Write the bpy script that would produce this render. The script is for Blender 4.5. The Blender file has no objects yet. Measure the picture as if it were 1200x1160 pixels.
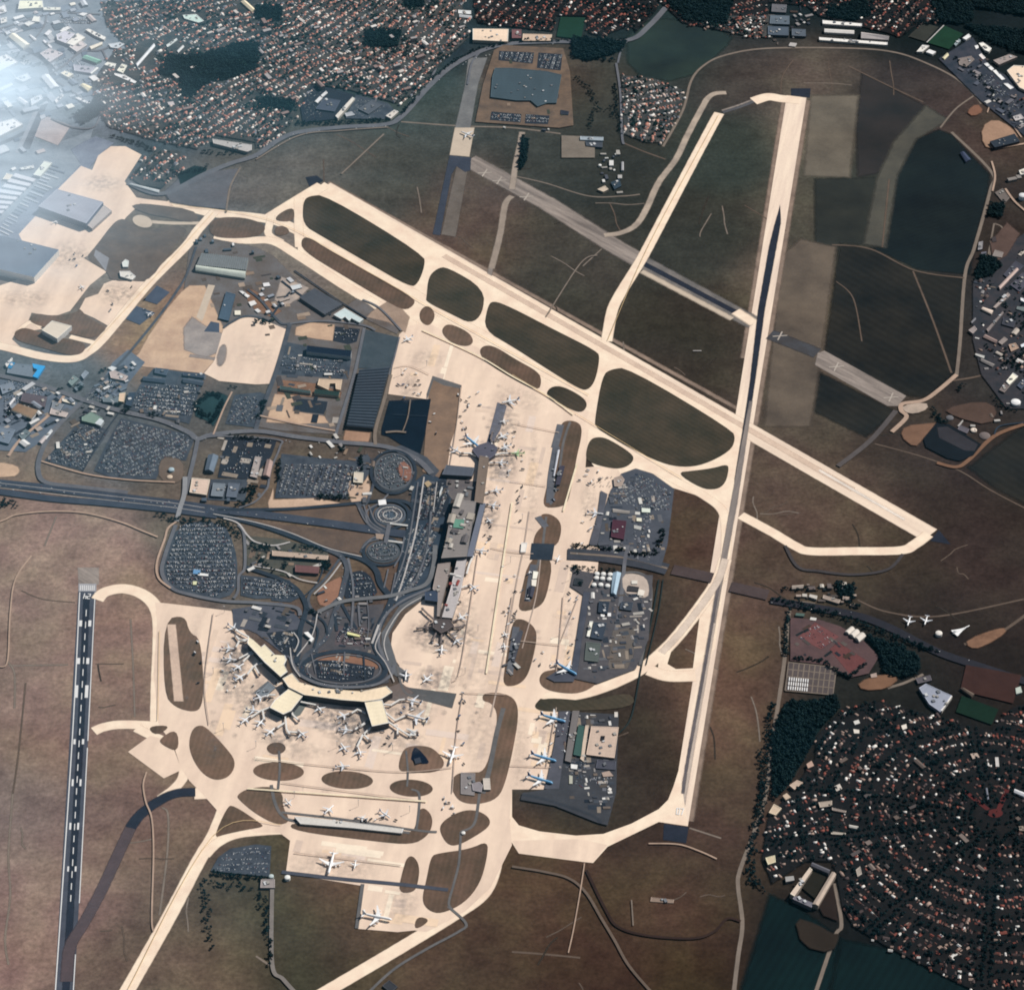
import bpy, bmesh, math, random
import numpy as np
from mathutils import Vector, Matrix
from mathutils.geometry import tessellate_polygon
rnd = random.Random(7)
sc = bpy.context.scene
COL = sc.collection

# ------------------------------------------------------------------ camera
PW, PH = 1200.0, 1160.0
FOC, PITCH, ROLL = 3.0, math.radians(41.0), math.radians(1.5)
def _ray(x, y):
    u = (x-PW/2); v = -(y-PH/2)
    c, s = math.cos(ROLL), math.sin(ROLL)
    u, v = c*u-s*v, s*u+c*v
    t = math.pi/2-PITCH
    w = -FOC*PW
    return (u, v*math.cos(t)-w*math.sin(t), v*math.sin(t)+w*math.cos(t))
def _unit(x, y):
    r = _ray(x, y); return (r[0]/-r[2], r[1]/-r[2])
_a, _b = _unit(378, 213), _unit(1095, 628)
ALT = 2400.0/math.hypot(_a[0]-_b[0], _a[1]-_b[1])
_c = _unit(600, 580)
def gp(x, y, z=0.0):
    """map reference: the point at height z above the ground seen at (x, y) of the survey picture"""
    u = _unit(x, y); k = ALT-z
    return (u[0]*k-_c[0]*ALT, u[1]*k-_c[1]*ALT)
cam_d = bpy.data.cameras.new('camera'); cam = bpy.data.objects.new('camera', cam_d); COL.objects.link(cam)
cam_d.sensor_width = 36; cam_d.sensor_fit = 'HORIZONTAL'; cam_d.lens = 36*FOC
cam_d.clip_start = 10; cam_d.clip_end = 60000
cam.matrix_world = (Matrix.Translation((-_c[0]*ALT, -_c[1]*ALT, ALT)) @ Matrix.Rotation(math.pi/2-PITCH, 4, 'X') @ Matrix.Rotation(ROLL, 4, 'Z'))
sc.camera = cam
CAMP = Vector((-_c[0]*ALT, -_c[1]*ALT, ALT))

# ------------------------------------------------------------------ light
sc.view_settings.view_transform = 'Standard'; sc.view_settings.look = 'None'
sc.view_settings.exposure = 0; sc.view_settings.gamma = 1
SUN_EL = math.radians(43); SUN_AZ = math.atan2(0.78, 0.52)      # clockwise from +Y
sd = Vector((math.sin(SUN_AZ)*math.cos(SUN_EL), math.cos(SUN_AZ)*math.cos(SUN_EL), math.sin(SUN_EL)))
ld = bpy.data.lights.new('sun', 'SUN'); lo = bpy.data.objects.new('sun', ld); COL.objects.link(lo)
ld.energy = 5.0; ld.angle = math.radians(0.5); ld.color = (1.0, 0.94, 0.86)
lo.rotation_euler = sd.to_track_quat('Z', 'Y').to_euler()
w = bpy.data.worlds.new('World'); sc.world = w; w.use_nodes = True
nt = w.node_tree; bg = nt.nodes['Background']
sky = nt.nodes.new('ShaderNodeTexSky'); sky.sky_type = 'NISHITA'; sky.sun_disc = False
sky.sun_elevation = SUN_EL; sky.sun_rotation = SUN_AZ; sky.air_density = 1.3; sky.dust_density = 1.0
nt.links.new(sky.outputs[0], bg.inputs[0]); bg.inputs[1].default_value = 0.05
sc.cycles.max_bounces = 4; sc.cycles.transparent_max_bounces = 12
sc.cycles.use_denoising = True; sc.cycles.filter_width = 1.9

# ------------------------------------------------------------------ colours and materials
LK = 1.17
def lin(c):
    o = []
    for v in c[:3]:
        v = v/255.0
        v = v/12.92 if v <= 0.04045 else ((v+0.055)/1.055)**2.4
        o.append(min(0.85, v/LK))
    return tuple(o)
MATS = {}
def mat(name, c, rough=0.85, var=0.12, scale=0.02, c2=None, metal=0.0, s2=0.15, fine=0.35, island=False, streak=None, stripes=None, spec=0.06):
    """procedural material: base colour mottled by two noises in world metres"""
    if name in MATS: return MATS[name]
    m = bpy.data.materials.new(name); m.use_nodes = True; MATS[name] = m
    n = m.node_tree.nodes; l = m.node_tree.links; b = n['Principled BSDF']
    b.inputs['Roughness'].default_value = rough; b.inputs['Metallic'].default_value = metal
    b.inputs['Specular IOR Level'].default_value = spec
    base = lin(c); dark = lin(c2) if c2 else tuple(v*(1-2*var) for v in base)
    g = n.new('ShaderNodeNewGeometry')
    n1 = n.new('ShaderNodeTexNoise'); n1.inputs['Scale'].default_value = scale; n1.inputs['Detail'].default_value = 7; n1.inputs['Roughness'].default_value = 0.62
    n2 = n.new('ShaderNodeTexNoise'); n2.inputs['Scale'].default_value = s2; n2.inputs['Detail'].default_value = 3
    if streak:   # (angle on the ground, stretch): bands running along one direction
        mpg = n.new('ShaderNodeMapping'); mpg.vector_type = 'TEXTURE'; mpg.inputs['Rotation'].default_value = (0, 0, streak[0]); mpg.inputs['Scale'].default_value = (streak[1], 1, 1)
        l.new(g.outputs['Position'], mpg.inputs[0]); l.new(mpg.outputs[0], n1.inputs['Vector'])
    else: l.new(g.outputs['Position'], n1.inputs['Vector'])
    l.new(g.outputs['Position'], n2.inputs['Vector'])
    mp = n.new('ShaderNodeMapRange'); mp.inputs[1].default_value = 0.32; mp.inputs[2].default_value = 0.68
    l.new(n1.outputs[0], mp.inputs[0])
    mx = n.new('ShaderNodeMix'); mx.data_type = 'RGBA'
    l.new(mp.outputs[0], mx.inputs[0]); mx.inputs[6].default_value = (*dark, 1); mx.inputs[7].default_value = (*base, 1)
    hv = n.new('ShaderNodeHueSaturation')
    m2 = n.new('ShaderNodeMapRange'); m2.inputs[3].default_value = 1-fine*0.5; m2.inputs[4].default_value = 1+fine*0.5
    l.new(n2.outputs[0], m2.inputs[0]); l.new(m2.outputs[0], hv.inputs['Value']); l.new(mx.outputs[2], hv.inputs['Color'])
    src = hv.outputs[0]
    if stripes:  # (angle, period in metres, strength)
        mps = n.new('ShaderNodeMapping'); mps.inputs['Rotation'].default_value = (0, 0, -stripes[0]); l.new(g.outputs['Position'], mps.inputs[0])
        wv = n.new('ShaderNodeTexWave'); wv.bands_direction = 'Y'; wv.inputs['Scale'].default_value = 0.314/stripes[1]; wv.inputs['Distortion'].default_value = 1.2; wv.inputs['Detail'].default_value = 2; wv.inputs['Detail Scale'].default_value = .3
        l.new(mps.outputs[0], wv.inputs['Vector']); ms = n.new('ShaderNodeMapRange'); ms.inputs[3].default_value = 1-stripes[2]; ms.inputs[4].default_value = 1+stripes[2]; l.new(wv.outputs['Fac'], ms.inputs[0])
        hs = n.new('ShaderNodeHueSaturation'); l.new(ms.outputs[0], hs.inputs['Value']); l.new(src, hs.inputs['Color']); src = hs.outputs[0]
    if island:
        oi = n.new('ShaderNodeObjectInfo'); m3 = n.new('ShaderNodeMapRange'); m3.inputs[3].default_value = 0.8; m3.inputs[4].default_value = 1.15
        h2 = n.new('ShaderNodeHueSaturation'); l.new(oi.outputs['Random'], m3.inputs[0]); l.new(m3.outputs[0], h2.inputs['Value']); l.new(src, h2.inputs['Color']); src = h2.outputs[0]
    l.new(src, b.inputs['Base Color'])
    return m
def attr_mat(name, attr='tone', rough=0.95, scale=0.012, amp=0.24, amp2=0.26, s2=0.09):
    m = bpy.data.materials.new(name); m.use_nodes = True; MATS[name] = m
    n = m.node_tree.nodes; l = m.node_tree.links; b = n['Principled BSDF']; b.inputs['Roughness'].default_value = rough
    b.inputs['Specular IOR Level'].default_value = 0.03
    a = n.new('ShaderNodeVertexColor'); a.layer_name = attr
    g = n.new('ShaderNodeNewGeometry'); src = a.outputs[0]
    for s, am, det in ((scale, amp, 8), (s2, amp2, 4), (0.0045, 0.17, 5), (0.03, 0.16, 6)):
        t = n.new('ShaderNodeTexNoise'); t.inputs['Scale'].default_value = s; t.inputs['Detail'].default_value = det; t.inputs['Roughness'].default_value = 0.65
        l.new(g.outputs['Position'], t.inputs['Vector'])
        mp = n.new('ShaderNodeMapRange'); mp.inputs[1].default_value = 0.3; mp.inputs[2].default_value = 0.7; mp.inputs[3].default_value = 1-am; mp.inputs[4].default_value = 1+am
        h = n.new('ShaderNodeHueSaturation'); l.new(t.outputs[0], mp.inputs[0]); l.new(mp.outputs[0], h.inputs['Value']); l.new(src, h.inputs['Color']); src = h.outputs[0]
    # greener and redder drifts of dry grass
    t = n.new('ShaderNodeTexNoise'); t.inputs['Scale'].default_value = 0.006; t.inputs['Detail'].default_value = 5
    l.new(g.outputs['Position'], t.inputs['Vector'])
    mp = n.new('ShaderNodeMapRange'); mp.inputs[1].default_value = 0.4; mp.inputs[2].default_value = 0.65; mp.inputs[3].default_value = 0.488; mp.inputs[4].default_value = 0.518
    h = n.new('ShaderNodeHueSaturation'); l.new(t.outputs[0], mp.inputs[0]); l.new(mp.outputs[0], h.inputs['Hue']); l.new(src, h.inputs['Color']); src = h.outputs[0]
    l.new(src, b.inputs['Base Color'])
    return m

# ------------------------------------------------------------------ object helpers
def roofmat_(c):
    k = 'roof_%d_%d_%d' % c
    return MATS.get(k) or mat(k, c, var=0.08, scale=0.06, s2=0.4, fine=0.22, rough=0.75)
def link(name, me, parent=None, m=None, label=None, cat=None, group=None, kind=None, loc=None):
    o = bpy.data.objects.new(name, me); COL.objects.link(o)
    if me is not None and m is not None:
        for q in (m if isinstance(m, (list, tuple)) else [m]): me.materials.append(q)
    if parent is not None: o.parent = parent
    if loc is not None: o.location = loc
    for k, v in (('label', label), ('category', cat), ('group', group), ('kind', kind)):
        if v: o[k] = v
    return o
def pymesh(name, v, f, mi=None):
    me = bpy.data.meshes.new(name); me.from_pydata(v, [], f)
    if mi is not None: me.polygons.foreach_set('material_index', mi)
    me.update(); return me
def npmesh(name, V, F, mi=None):
    """V (n,3), F (m,k) arrays of equal sided faces"""
    V = np.asarray(V, np.float32); F = np.asarray(F, np.int32)
    me = bpy.data.meshes.new(name); me.vertices.add(len(V)); me.vertices.foreach_set('co', V.ravel())
    k = F.shape[1]; me.loops.add(F.size); me.loops.foreach_set('vertex_index', F.ravel())
    me.polygons.add(len(F)); me.polygons.foreach_set('loop_start', np.arange(len(F), dtype=np.int32)*k)
    me.polygons.foreach_set('loop_total', np.full(len(F), k, np.int32))
    if mi is not None: me.polygons.foreach_set('material_index', np.asarray(mi, np.int32))
    me.update(calc_edges=True); me.validate(); return me
def smooth(pts, it=2):
    for _ in range(it):
        o = []
        for i in range(len(pts)):
            a = pts[i]; b = pts[(i+1) % len(pts)]
            o += [(a[0]*.75+b[0]*.25, a[1]*.75+b[1]*.25), (a[0]*.25+b[0]*.75, a[1]*.25+b[1]*.75)]
        pts = o
    return pts
def poly_mesh(name, pts, z):
    v = [Vector((p[0], p[1], z)) for p in pts]
    tr = tessellate_polygon([v])
    f = []
    for t in tr:
        a, b, c = (v[i] for i in t)
        f.append(t if (b-a).cross(c-a).z > 0 else (t[0], t[2], t[1]))
    return pymesh(name, [tuple(p) for p in v], f)
STRUCT = 'structure'
ZI = [0]; LOWC = [0]
def zs(z):
    ZI[0] += 1; return z*0.3+ZI[0]*0.003
SOFTM = {}
def softmat(m):
    if m.name not in SOFTM:
        c = m.copy(); c.name = m.name+'_soft'; SOFTM[m.name] = c; n = c.node_tree.nodes; l = c.node_tree.links
        v = n.new('ShaderNodeVertexColor'); v.layer_name = 'fade'; g = n.new('ShaderNodeNewGeometry'); t = n.new('ShaderNodeTexNoise'); t.inputs['Scale'].default_value = .05; t.inputs['Detail'].default_value = 5
        l.new(g.outputs['Position'], t.inputs['Vector']); k = n.new('ShaderNodeMath'); k.operation = 'MULTIPLY_ADD'; k.inputs[1].default_value = .45; k.inputs[2].default_value = .275; l.new(t.outputs[0], k.inputs[0]); a = n.new('ShaderNodeMath'); a.operation = 'ADD'; l.new(v.outputs[0], a.inputs[0]); l.new(k.outputs[0], a.inputs[1])
        mr = n.new('ShaderNodeMapRange'); mr.inputs[1].default_value = .7; mr.inputs[2].default_value = 1.3; l.new(a.outputs[0], mr.inputs[0])
        x = n.new('ShaderNodeMixShader'); tr = n.new('ShaderNodeBsdfTransparent'); l.new(mr.outputs[0], x.inputs[0]); l.new(tr.outputs[0], x.inputs[1]); l.new(n['Principled BSDF'].outputs[0], x.inputs[2]); l.new(x.outputs[0], n['Material Output'].inputs[0])
    return SOFTM[m.name]
def offset(P, d):
    n = len(P); A = sum(P[i][0]*P[(i+1) % n][1]-P[(i+1) % n][0]*P[i][1] for i in range(n)); sg = 1 if A > 0 else -1; o = []
    for i in range(n):
        a, b, c = P[i-1], P[i], P[(i+1) % n]; e1 = (b[0]-a[0], b[1]-a[1]); e2 = (c[0]-b[0], c[1]-b[1]); l1 = math.hypot(*e1) or 1; l2 = math.hypot(*e2) or 1
        nx, ny = sg*(e1[1]/l1+e2[1]/l2), -sg*(e1[0]/l1+e2[0]/l2); L = math.hypot(nx, ny) or 1; k = d/max(.5, L/2); o.append((b[0]+nx/L*k, b[1]+ny/L*k))
    return o
SOFT = {'field': 24, 'bare_ground': 8, 'grass_bank': 7, 'stained_ground': 12, 'old_stand': 5, 'closed_runway': 5, 'grey_field': 12, 'green_field': 8, 'settling_basin': 4, 'grass_patch': 3, 'hard_standing': 3, 'sports_court': 3, 'rubber_strip': 5, 'yard': 6, 'brick_yard': 3, 'cargo_yard': 3, 'garden_ground': 10, 'woodland_floor': 10, 'slab_patch': 2, 'forecourt': 4, 'service_yard': 3}
def setfade(me, vals):
    a = me.color_attributes.new('fade', 'FLOAT_COLOR', 'POINT'); a.data.foreach_set('color', [q for s in vals for q in (s, s, s, 1)])
def patch(name, px, z, m, sm=0, kind=STRUCT, **kw):
    if sm: px = smooth(px, sm)
    z = zs(z)
    if name in SOFT:
        P = [gp(*p) for p in px]; d = SOFT[name]; I, O = offset(P, -d*.5), offset(P, d*.5); n = len(P); me = poly_mesh(name, I, z)
        V = [tuple(v.co) for v in me.vertices]+[(x, y, z) for x, y in O]; F = [tuple(q.vertices) for q in me.polygons]+[(i, (i+1) % n, n+(i+1) % n, n+i) for i in range(n)]; me = pymesh(name, V, F); setfade(me, [1]*n+[0]*n)
        return link(name, me, m=softmat(m), kind=kind, **kw)
    return link(name, poly_mesh(name, [gp(*p) for p in px], z), m=m, kind=kind, **kw)
def ell(cx, cy, rx, ry, rot=0, n=20):
    r = math.radians(rot); o = []
    for i in range(n):
        a = i*2*math.pi/n; x, y = rx*math.cos(a), ry*math.sin(a)
        o.append((cx+x*math.cos(r)-y*math.sin(r), cy+x*math.sin(r)+y*math.cos(r)))
    return o
def spline(pts, n=8):
    if len(pts) < 3: return list(pts)
    P = [pts[0]]+list(pts)+[pts[-1]]; o = []
    for i in range(1, len(P)-2):
        a, b, c, d = P[i-1], P[i], P[i+1], P[i+2]
        for k in range(n):
            t = k/n
            o.append(tuple(0.5*((2*b[j])+(-a[j]+c[j])*t+(2*a[j]-5*b[j]+4*c[j]-d[j])*t*t+(-a[j]+3*b[j]-3*c[j]+d[j])*t**3) for j in range(2)))
    o.append(pts[-1]); return o
def ribbon(pts, width, z, zend=None):
    """ground polyline to a strip of quads; z may be a list"""
    n = len(pts); V = []; F = []
    for i in range(n):
        a = pts[max(0, i-1)]; b = pts[min(n-1, i+1)]
        dx, dy = b[0]-a[0], b[1]-a[1]; L = math.hypot(dx, dy) or 1
        w = width[i] if isinstance(width, (list, tuple)) else width
        zz = z[i] if isinstance(z, (list, tuple)) else z
        nx, ny = -dy/L*w/2, dx/L*w/2
        V += [(pts[i][0]+nx, pts[i][1]+ny, zz), (pts[i][0]-nx, pts[i][1]-ny, zz)]
        if i: F.append((2*i-2, 2*i-1, 2*i+1, 2*i))
    return V, F
def stroke(name, px, width, z, m, sp=True, kind=STRUCT, **kw):
    pts = [gp(*p) for p in (spline(px) if sp else px)]
    if name in ('taxiway', 'closed_runway', 'closed_taxiway', 'rubber_strip', 'stained_ground', 'runway', 'asphalt_taxiway', 'track', 'shoulder'):
        if name == 'track' and width > 2.4 and all((x < 200 and y > 600) or x > 735 or y > 1040 or (400 < x < 800 and y < 330) for x, y in px): LOWC[0] += 1; z = .30+LOWC[0]*.0008
        else: z = zs(z)
        f = {'taxiway': 5, 'runway': 5, 'rubber_strip': 6, 'closed_runway': 14, 'closed_taxiway': 7, 'track': 3, 'shoulder': 10}.get(name, 7); V1, F1 = ribbon(pts, width-f*.6, z); V2, F2 = ribbon(pts, width+f*1.4, z); n = len(V1); F = list(F1)
        for i in range(len(pts)-1):
            for s in (0, 1): a, b = 2*i+s, 2*i+2+s; F.append((a, b, n+b, n+a) if s == 0 else (b, a, n+a, n+b))
        me = pymesh(name, V1+V2, F); setfade(me, [1]*n+[0]*n); return link(name, me, m=softmat(m), kind=kind, **kw)
    V, F = ribbon(pts, width, zs(z))
    return link(name, pymesh(name, V, F), m=m, kind=kind, **kw)
def inside(p, poly):
    x, y = p; c = False; n = len(poly); j = n-1
    for i in range(n):
        xi, yi = poly[i]; xj, yj = poly[j]
        if (yi > y) != (yj > y) and x < (xj-xi)*(y-yi)/(yj-yi)+xi: c = not c
        j = i
    return c
# ------------------------------------------------------------------ ground sheet with painted soil and grass tones, lower-right vignette darkening included
TONES = [(50,640,142,118,106),(40,760,132,110,100),(140,760,138,112,98),(125,840,128,104,92),(20,1000,118,102,96),(50,1050,140,112,102),(130,1000,118,96,86),(200,1000,112,90,78),(170,1130,98,82,72),
(250,1120,108,88,72),(250,1060,60,62,54),(330,1080,60,68,56),(380,1110,40,48,42),(385,1060,108,84,66),(440,1090,104,82,68),(560,1100,78,62,52),(620,1050,96,76,60),(700,1130,68,50,42),(780,1050,92,72,60),(820,1130,72,54,40),
(750,870,62,52,46),(740,930,60,50,44),(740,720,72,60,54),(800,630,88,68,58),(870,760,116,92,78),(860,850,120,95,80),(890,950,100,80,70),(840,1000,78,62,54),(940,580,98,82,74),(1000,600,100,84,74),(1130,600,60,50,48),(1150,680,72,58,54),(1050,680,66,56,48),(900,660,94,78,70),(960,670,90,76,66),
(780,500,76,62,56),(750,470,66,56,50),(790,400,60,56,50),(850,400,66,58,52),(860,180,60,66,62),(820,280,60,60,56),(660,300,78,72,66),(650,340,70,66,60),(560,240,92,80,74),(550,290,95,78,68),(450,200,74,74,70),(400,190,88,86,82),(340,200,112,108,106),(470,120,62,76,74),(500,150,72,74,72),(640,190,66,68,66),(700,230,56,58,56),
(970,160,126,116,104),(960,250,118,110,98),(930,330,108,96,84),(945,420,104,92,82),(930,480,92,82,74),(960,85,104,92,86),(1030,120,52,50,54),(1020,190,48,54,54),(1060,200,78,76,70),(1075,130,74,64,64),(1100,150,80,66,66),(950,270,48,50,48),(860,85,78,70,68),(800,60,42,58,60),(740,100,70,72,70),
(1000,230,44,52,52),(960,610,104,86,76),(880,640,92,74,66),(1110,560,58,48,46),(1060,540,70,60,56),(1180,640,60,50,48),(1120,720,46,40,40),(1000,760,40,42,42),(1150,780,44,36,34),
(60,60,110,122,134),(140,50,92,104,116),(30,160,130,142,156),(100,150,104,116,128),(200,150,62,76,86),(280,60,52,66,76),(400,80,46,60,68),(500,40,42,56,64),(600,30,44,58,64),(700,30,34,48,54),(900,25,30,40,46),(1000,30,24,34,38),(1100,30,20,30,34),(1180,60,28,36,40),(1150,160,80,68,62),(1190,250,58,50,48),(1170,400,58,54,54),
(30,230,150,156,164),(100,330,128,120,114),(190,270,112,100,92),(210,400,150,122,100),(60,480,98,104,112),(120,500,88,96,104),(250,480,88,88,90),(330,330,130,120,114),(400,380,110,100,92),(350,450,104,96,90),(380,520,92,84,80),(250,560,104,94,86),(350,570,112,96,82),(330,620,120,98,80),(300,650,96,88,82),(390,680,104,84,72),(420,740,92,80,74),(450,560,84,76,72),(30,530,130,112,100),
(700,650,74,66,62),(700,760,84,74,68),(690,890,70,64,60),(950,800,40,42,42),(950,900,22,28,30),(1000,900,26,30,32),(1100,1000,18,22,26),(1150,1100,14,18,24),(1000,1060,22,24,28),(930,1030,40,34,32),(930,1130,30,34,34),(1100,860,28,30,32),(1030,800,44,42,40),(270,220,104,98,94),(240,230,104,104,108),(310,160,66,72,72),(640,80,100,84,74),(690,100,70,66,60),(720,160,60,60,56)]
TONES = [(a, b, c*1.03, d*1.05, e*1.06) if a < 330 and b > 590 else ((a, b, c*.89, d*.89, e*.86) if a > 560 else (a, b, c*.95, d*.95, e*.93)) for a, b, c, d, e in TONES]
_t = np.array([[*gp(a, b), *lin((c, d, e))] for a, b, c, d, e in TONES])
def tone(X, Y):
    X = np.asarray(X, float); Y = np.asarray(Y, float); num = np.zeros(X.shape+(3,)); den = np.zeros(X.shape)
    for r in _t:
        d2 = (X-r[0])**2+((Y-r[1])*0.8)**2
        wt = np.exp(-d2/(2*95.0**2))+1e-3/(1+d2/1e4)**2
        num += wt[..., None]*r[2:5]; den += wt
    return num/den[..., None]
def paint(me):
    n = len(me.vertices); co = np.empty(n*3, np.float32); me.vertices.foreach_get('co', co); co = co.reshape(n, 3)
    c = np.ones((n, 4), np.float32); c[:, :3] = tone(co[:, 0], co[:, 1])
    a = me.color_attributes.new('tone', 'FLOAT_COLOR', 'POINT'); a.data.foreach_set('color', c.ravel())
GROUND = attr_mat('dry_grass_ground')
xs = np.concatenate([[-60000, -20000, -6000], np.linspace(-2200, 2200, 260), [6000, 20000, 60000]])
ys = np.concatenate([[-60000, -20000, -6000], np.linspace(-2700, 3300, 330), [8000, 20000, 60000]])
gx, gy = np.meshgrid(xs, ys); nx, ny = len(xs), len(ys)
V = np.stack([gx.ravel(), gy.ravel(), np.zeros(gx.size)], 1)
ii = np.arange(nx*ny).reshape(ny, nx)
F = np.stack([ii[:-1, :-1].ravel(), ii[:-1, 1:].ravel(), ii[1:, 1:].ravel(), ii[1:, :-1].ravel()], 1)
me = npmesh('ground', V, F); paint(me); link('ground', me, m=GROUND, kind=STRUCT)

AN = 1.42
CONC = mat('concrete_apron', (246,222,200), var=0.05, scale=0.016, c2=(222,198,180), s2=0.05, fine=0.14, streak=(AN, 5), stripes=(AN, 90, .025))
TAXI = mat('concrete_taxiway', (254,236,212), var=0.03, scale=0.02, c2=(240,214,192), s2=0.06, fine=0.12)
RUNC = mat('concrete_runway', (252,232,210), var=0.05, scale=0.045, c2=(226,204,188), s2=0.1, fine=0.14, streak=(1.375, 14))
RUND = mat('concrete_runway_diagonal', (252,232,210), var=0.05, scale=0.045, c2=(224,202,184), s2=0.1, fine=0.14, streak=(-0.712, 14))
OLDC = mat('weathered_concrete', (166,154,146), var=0.1, scale=0.05, c2=(112,104,100), s2=0.12, fine=0.3, streak=(-0.7, 9))
BUFF = mat('buff_concrete', (206,190,172), var=0.06, scale=0.03, fine=0.15)
ASPH = mat('asphalt', (84,88,100), var=0.08, scale=0.02, c2=(68,72,84), s2=0.1, fine=0.15)
DARK = mat('dark_asphalt', (46,50,64), var=0.08, scale=0.03, c2=(34,40,52), fine=0.2)
MIDA = mat('rubbered_asphalt', (112,104,106), var=0.1, scale=0.02, c2=(86,84,90), fine=0.2)
ROAD = mat('road_asphalt', (88,92,100), var=0.08, scale=0.03, c2=(66,72,82), fine=0.2)
RDRK = mat('road_dark', (54,64,76), var=0.08, scale=0.03, c2=(42,52,64), fine=0.2)
LOT = mat('car_park_asphalt', (80,88,98), var=0.1, scale=0.03, c2=(56,64,76), fine=0.2)
LOTD = mat('car_park_dark', (46,52,62), var=0.1, scale=0.03, c2=(40,48,60), fine=0.2)
TAN = mat('bare_earth', (212,182,154), var=0.1, scale=0.02, c2=(184,154,132), fine=0.25)
BRN = mat('brown_earth', (146,112,90), var=0.12, scale=0.03, c2=(112,84,68), fine=0.3)
ISL = mat('island_grass', (122,98,84), var=0.12, scale=0.014, c2=(90,78,66), fine=0.35, island=True, stripes=(AN, 13, .06))
ISLG = mat('island_dark_grass', (82,72,60), var=0.12, scale=0.008, c2=(54,54,46), fine=0.35, island=True, stripes=(-.71, 15, .07))
PAINT = mat('white_marking', (232,232,232), var=0.05, fine=0.1)
GRN = mat('green_field', (30,62,50), var=0.1, scale=0.02, fine=0.2)
DKF = mat('dark_field', (26,36,38), var=0.1, scale=0.006, c2=(14,24,30), fine=0.35, s2=0.05, stripes=(.5, 16, .07))
DKF2 = mat('ploughed_field', (44,42,38), var=0.1, scale=0.006, c2=(22,26,28), fine=0.35, s2=0.05, stripes=(-.75, 26, .10))
TEAL = mat('teal_field', (10,32,34), var=0.1, scale=0.006, c2=(5,21,25), fine=0.25, stripes=(1.1, 20, .12))
WOOD = mat('wood_floor', (16,36,38), var=0.1, scale=0.02, fine=0.3)
TWN = mat('garden_ground', (82,80,78), var=0.15, scale=0.03, c2=(44,54,58), fine=0.5)
TWND = mat('garden_ground_dark', (34,32,33), var=0.15, scale=0.03, c2=(17,21,25), fine=0.5)  # darker gardens: the lower-right vignette is put into the colour
IND = mat('yard_surface', (140,150,160), var=0.1, scale=0.02, c2=(108,120,132), fine=0.25)

# fields
patch('field', [(1048,207),(1062,180),(1074,163),(1100,152),(1116,158),(1160,205),(1158,225),(1143,285),(1136,322),(1075,316),(1020,290),(1036,290)], .1, DKF)
patch('field', [(984,286),(1020,291),(1072,318),(1130,326),(1127,380),(1120,436),(1086,466),(1055,463),(1040,456),(966,412)], .1, DKF2)
patch('field', [(960,436),(1050,482),(1015,512),(952,482)], .1, DKF2)
patch('field', [(902,1048),(868,1160),(855,1300),(940,1300),(985,1100),(938,1064)], .1, TEAL)
patch('field', [(986,1100),(950,1300),(1300,1300),(1200,1170),(1040,1112)], .1, TEAL)
patch('field', [(1135,548),(1200,498),(1260,480),(1260,620),(1200,590),(1165,572)], .1, DKF2)
patch('field', [(735,30),(790,20),(860,40),(850,58),(800,98),(735,88)], .1, mat('meadow', (44,58,54), scale=0.006, c2=(30,42,44)), sm=1)
patch('field', [(1010,85),(1085,125),(1068,150),(1045,200),(1005,208),(1003,150)], .1, mat('fallow', (54,50,50), scale=0.006, c2=(38,40,42)))
patch('field', [(955,210),(1042,208),(1034,290),(985,285),(975,310),(955,300)], .1, mat('fallow2', (52,54,50), scale=0.006, c2=(34,38,38)))
patch('field', [(1085,124),(1112,141),(1074,163),(1052,205),(1038,290),(1012,286),(1028,208),(1048,165)], .11, mat('pale_band', (88,86,78), scale=.01, c2=(70,70,66)))
# pale mown strips beside the runway
patch('field', [(950,112),(1006,112),(996,208),(942,206)], .12, mat('mown_strip', (118,110,98), scale=0.006, c2=(88,82,74)))
patch('field', [(938,280),(980,290),(955,470),(950,500),(895,500),(915,300)], .12, mat('mown_strip2', (112,100,88), scale=0.006, c2=(78,70,64)))

stroke('shoulder', [(946.5,118),(808.5,962)], 14, .9, mat('runway_shoulder', (156,136,122), c2=(120,104,94)), sp=False); stroke('shoulder', [(919,118),(871,420)], 12, .9, MATS['runway_shoulder'], sp=False); stroke('shoulder', [(385,214),(868,481)], 10, .85, MATS['runway_shoulder'], sp=False)
# ---- runways
def runway(name, a, b, w, m, z, **kw): return stroke(name, [a, b], w, z, m, sp=False, **kw)
r25 = patch('runway', [(922,112),(945,115),(806,968),(785,965)], 1.1, RUNC)
r20 = runway('runway', (379,219.5), (1090,627), 62, RUND, 1.1)
r24a = patch('runway', [(92,690),(113,690),(86,1180),(63,1180)], 1.1, ASPH)
patch('runway_pad', [(91,665),(116,665),(116,685),(92,685)], 1.2, OLDC)
patch('runway_pad', [(92,684),(113,684),(113,693),(92,693)], 1.25, mat('pad_grey', (176,176,182)))
def lerp(a, b, t): return (a[0]+(b[0]-a[0])*t, a[1]+(b[1]-a[1])*t)
stroke('rubber_strip', [(101.5,697),(95,850),(84,1040),(76,1180)], 14, 1.4, DARK)
C24 = [(102,700),(76,1180)]
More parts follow.
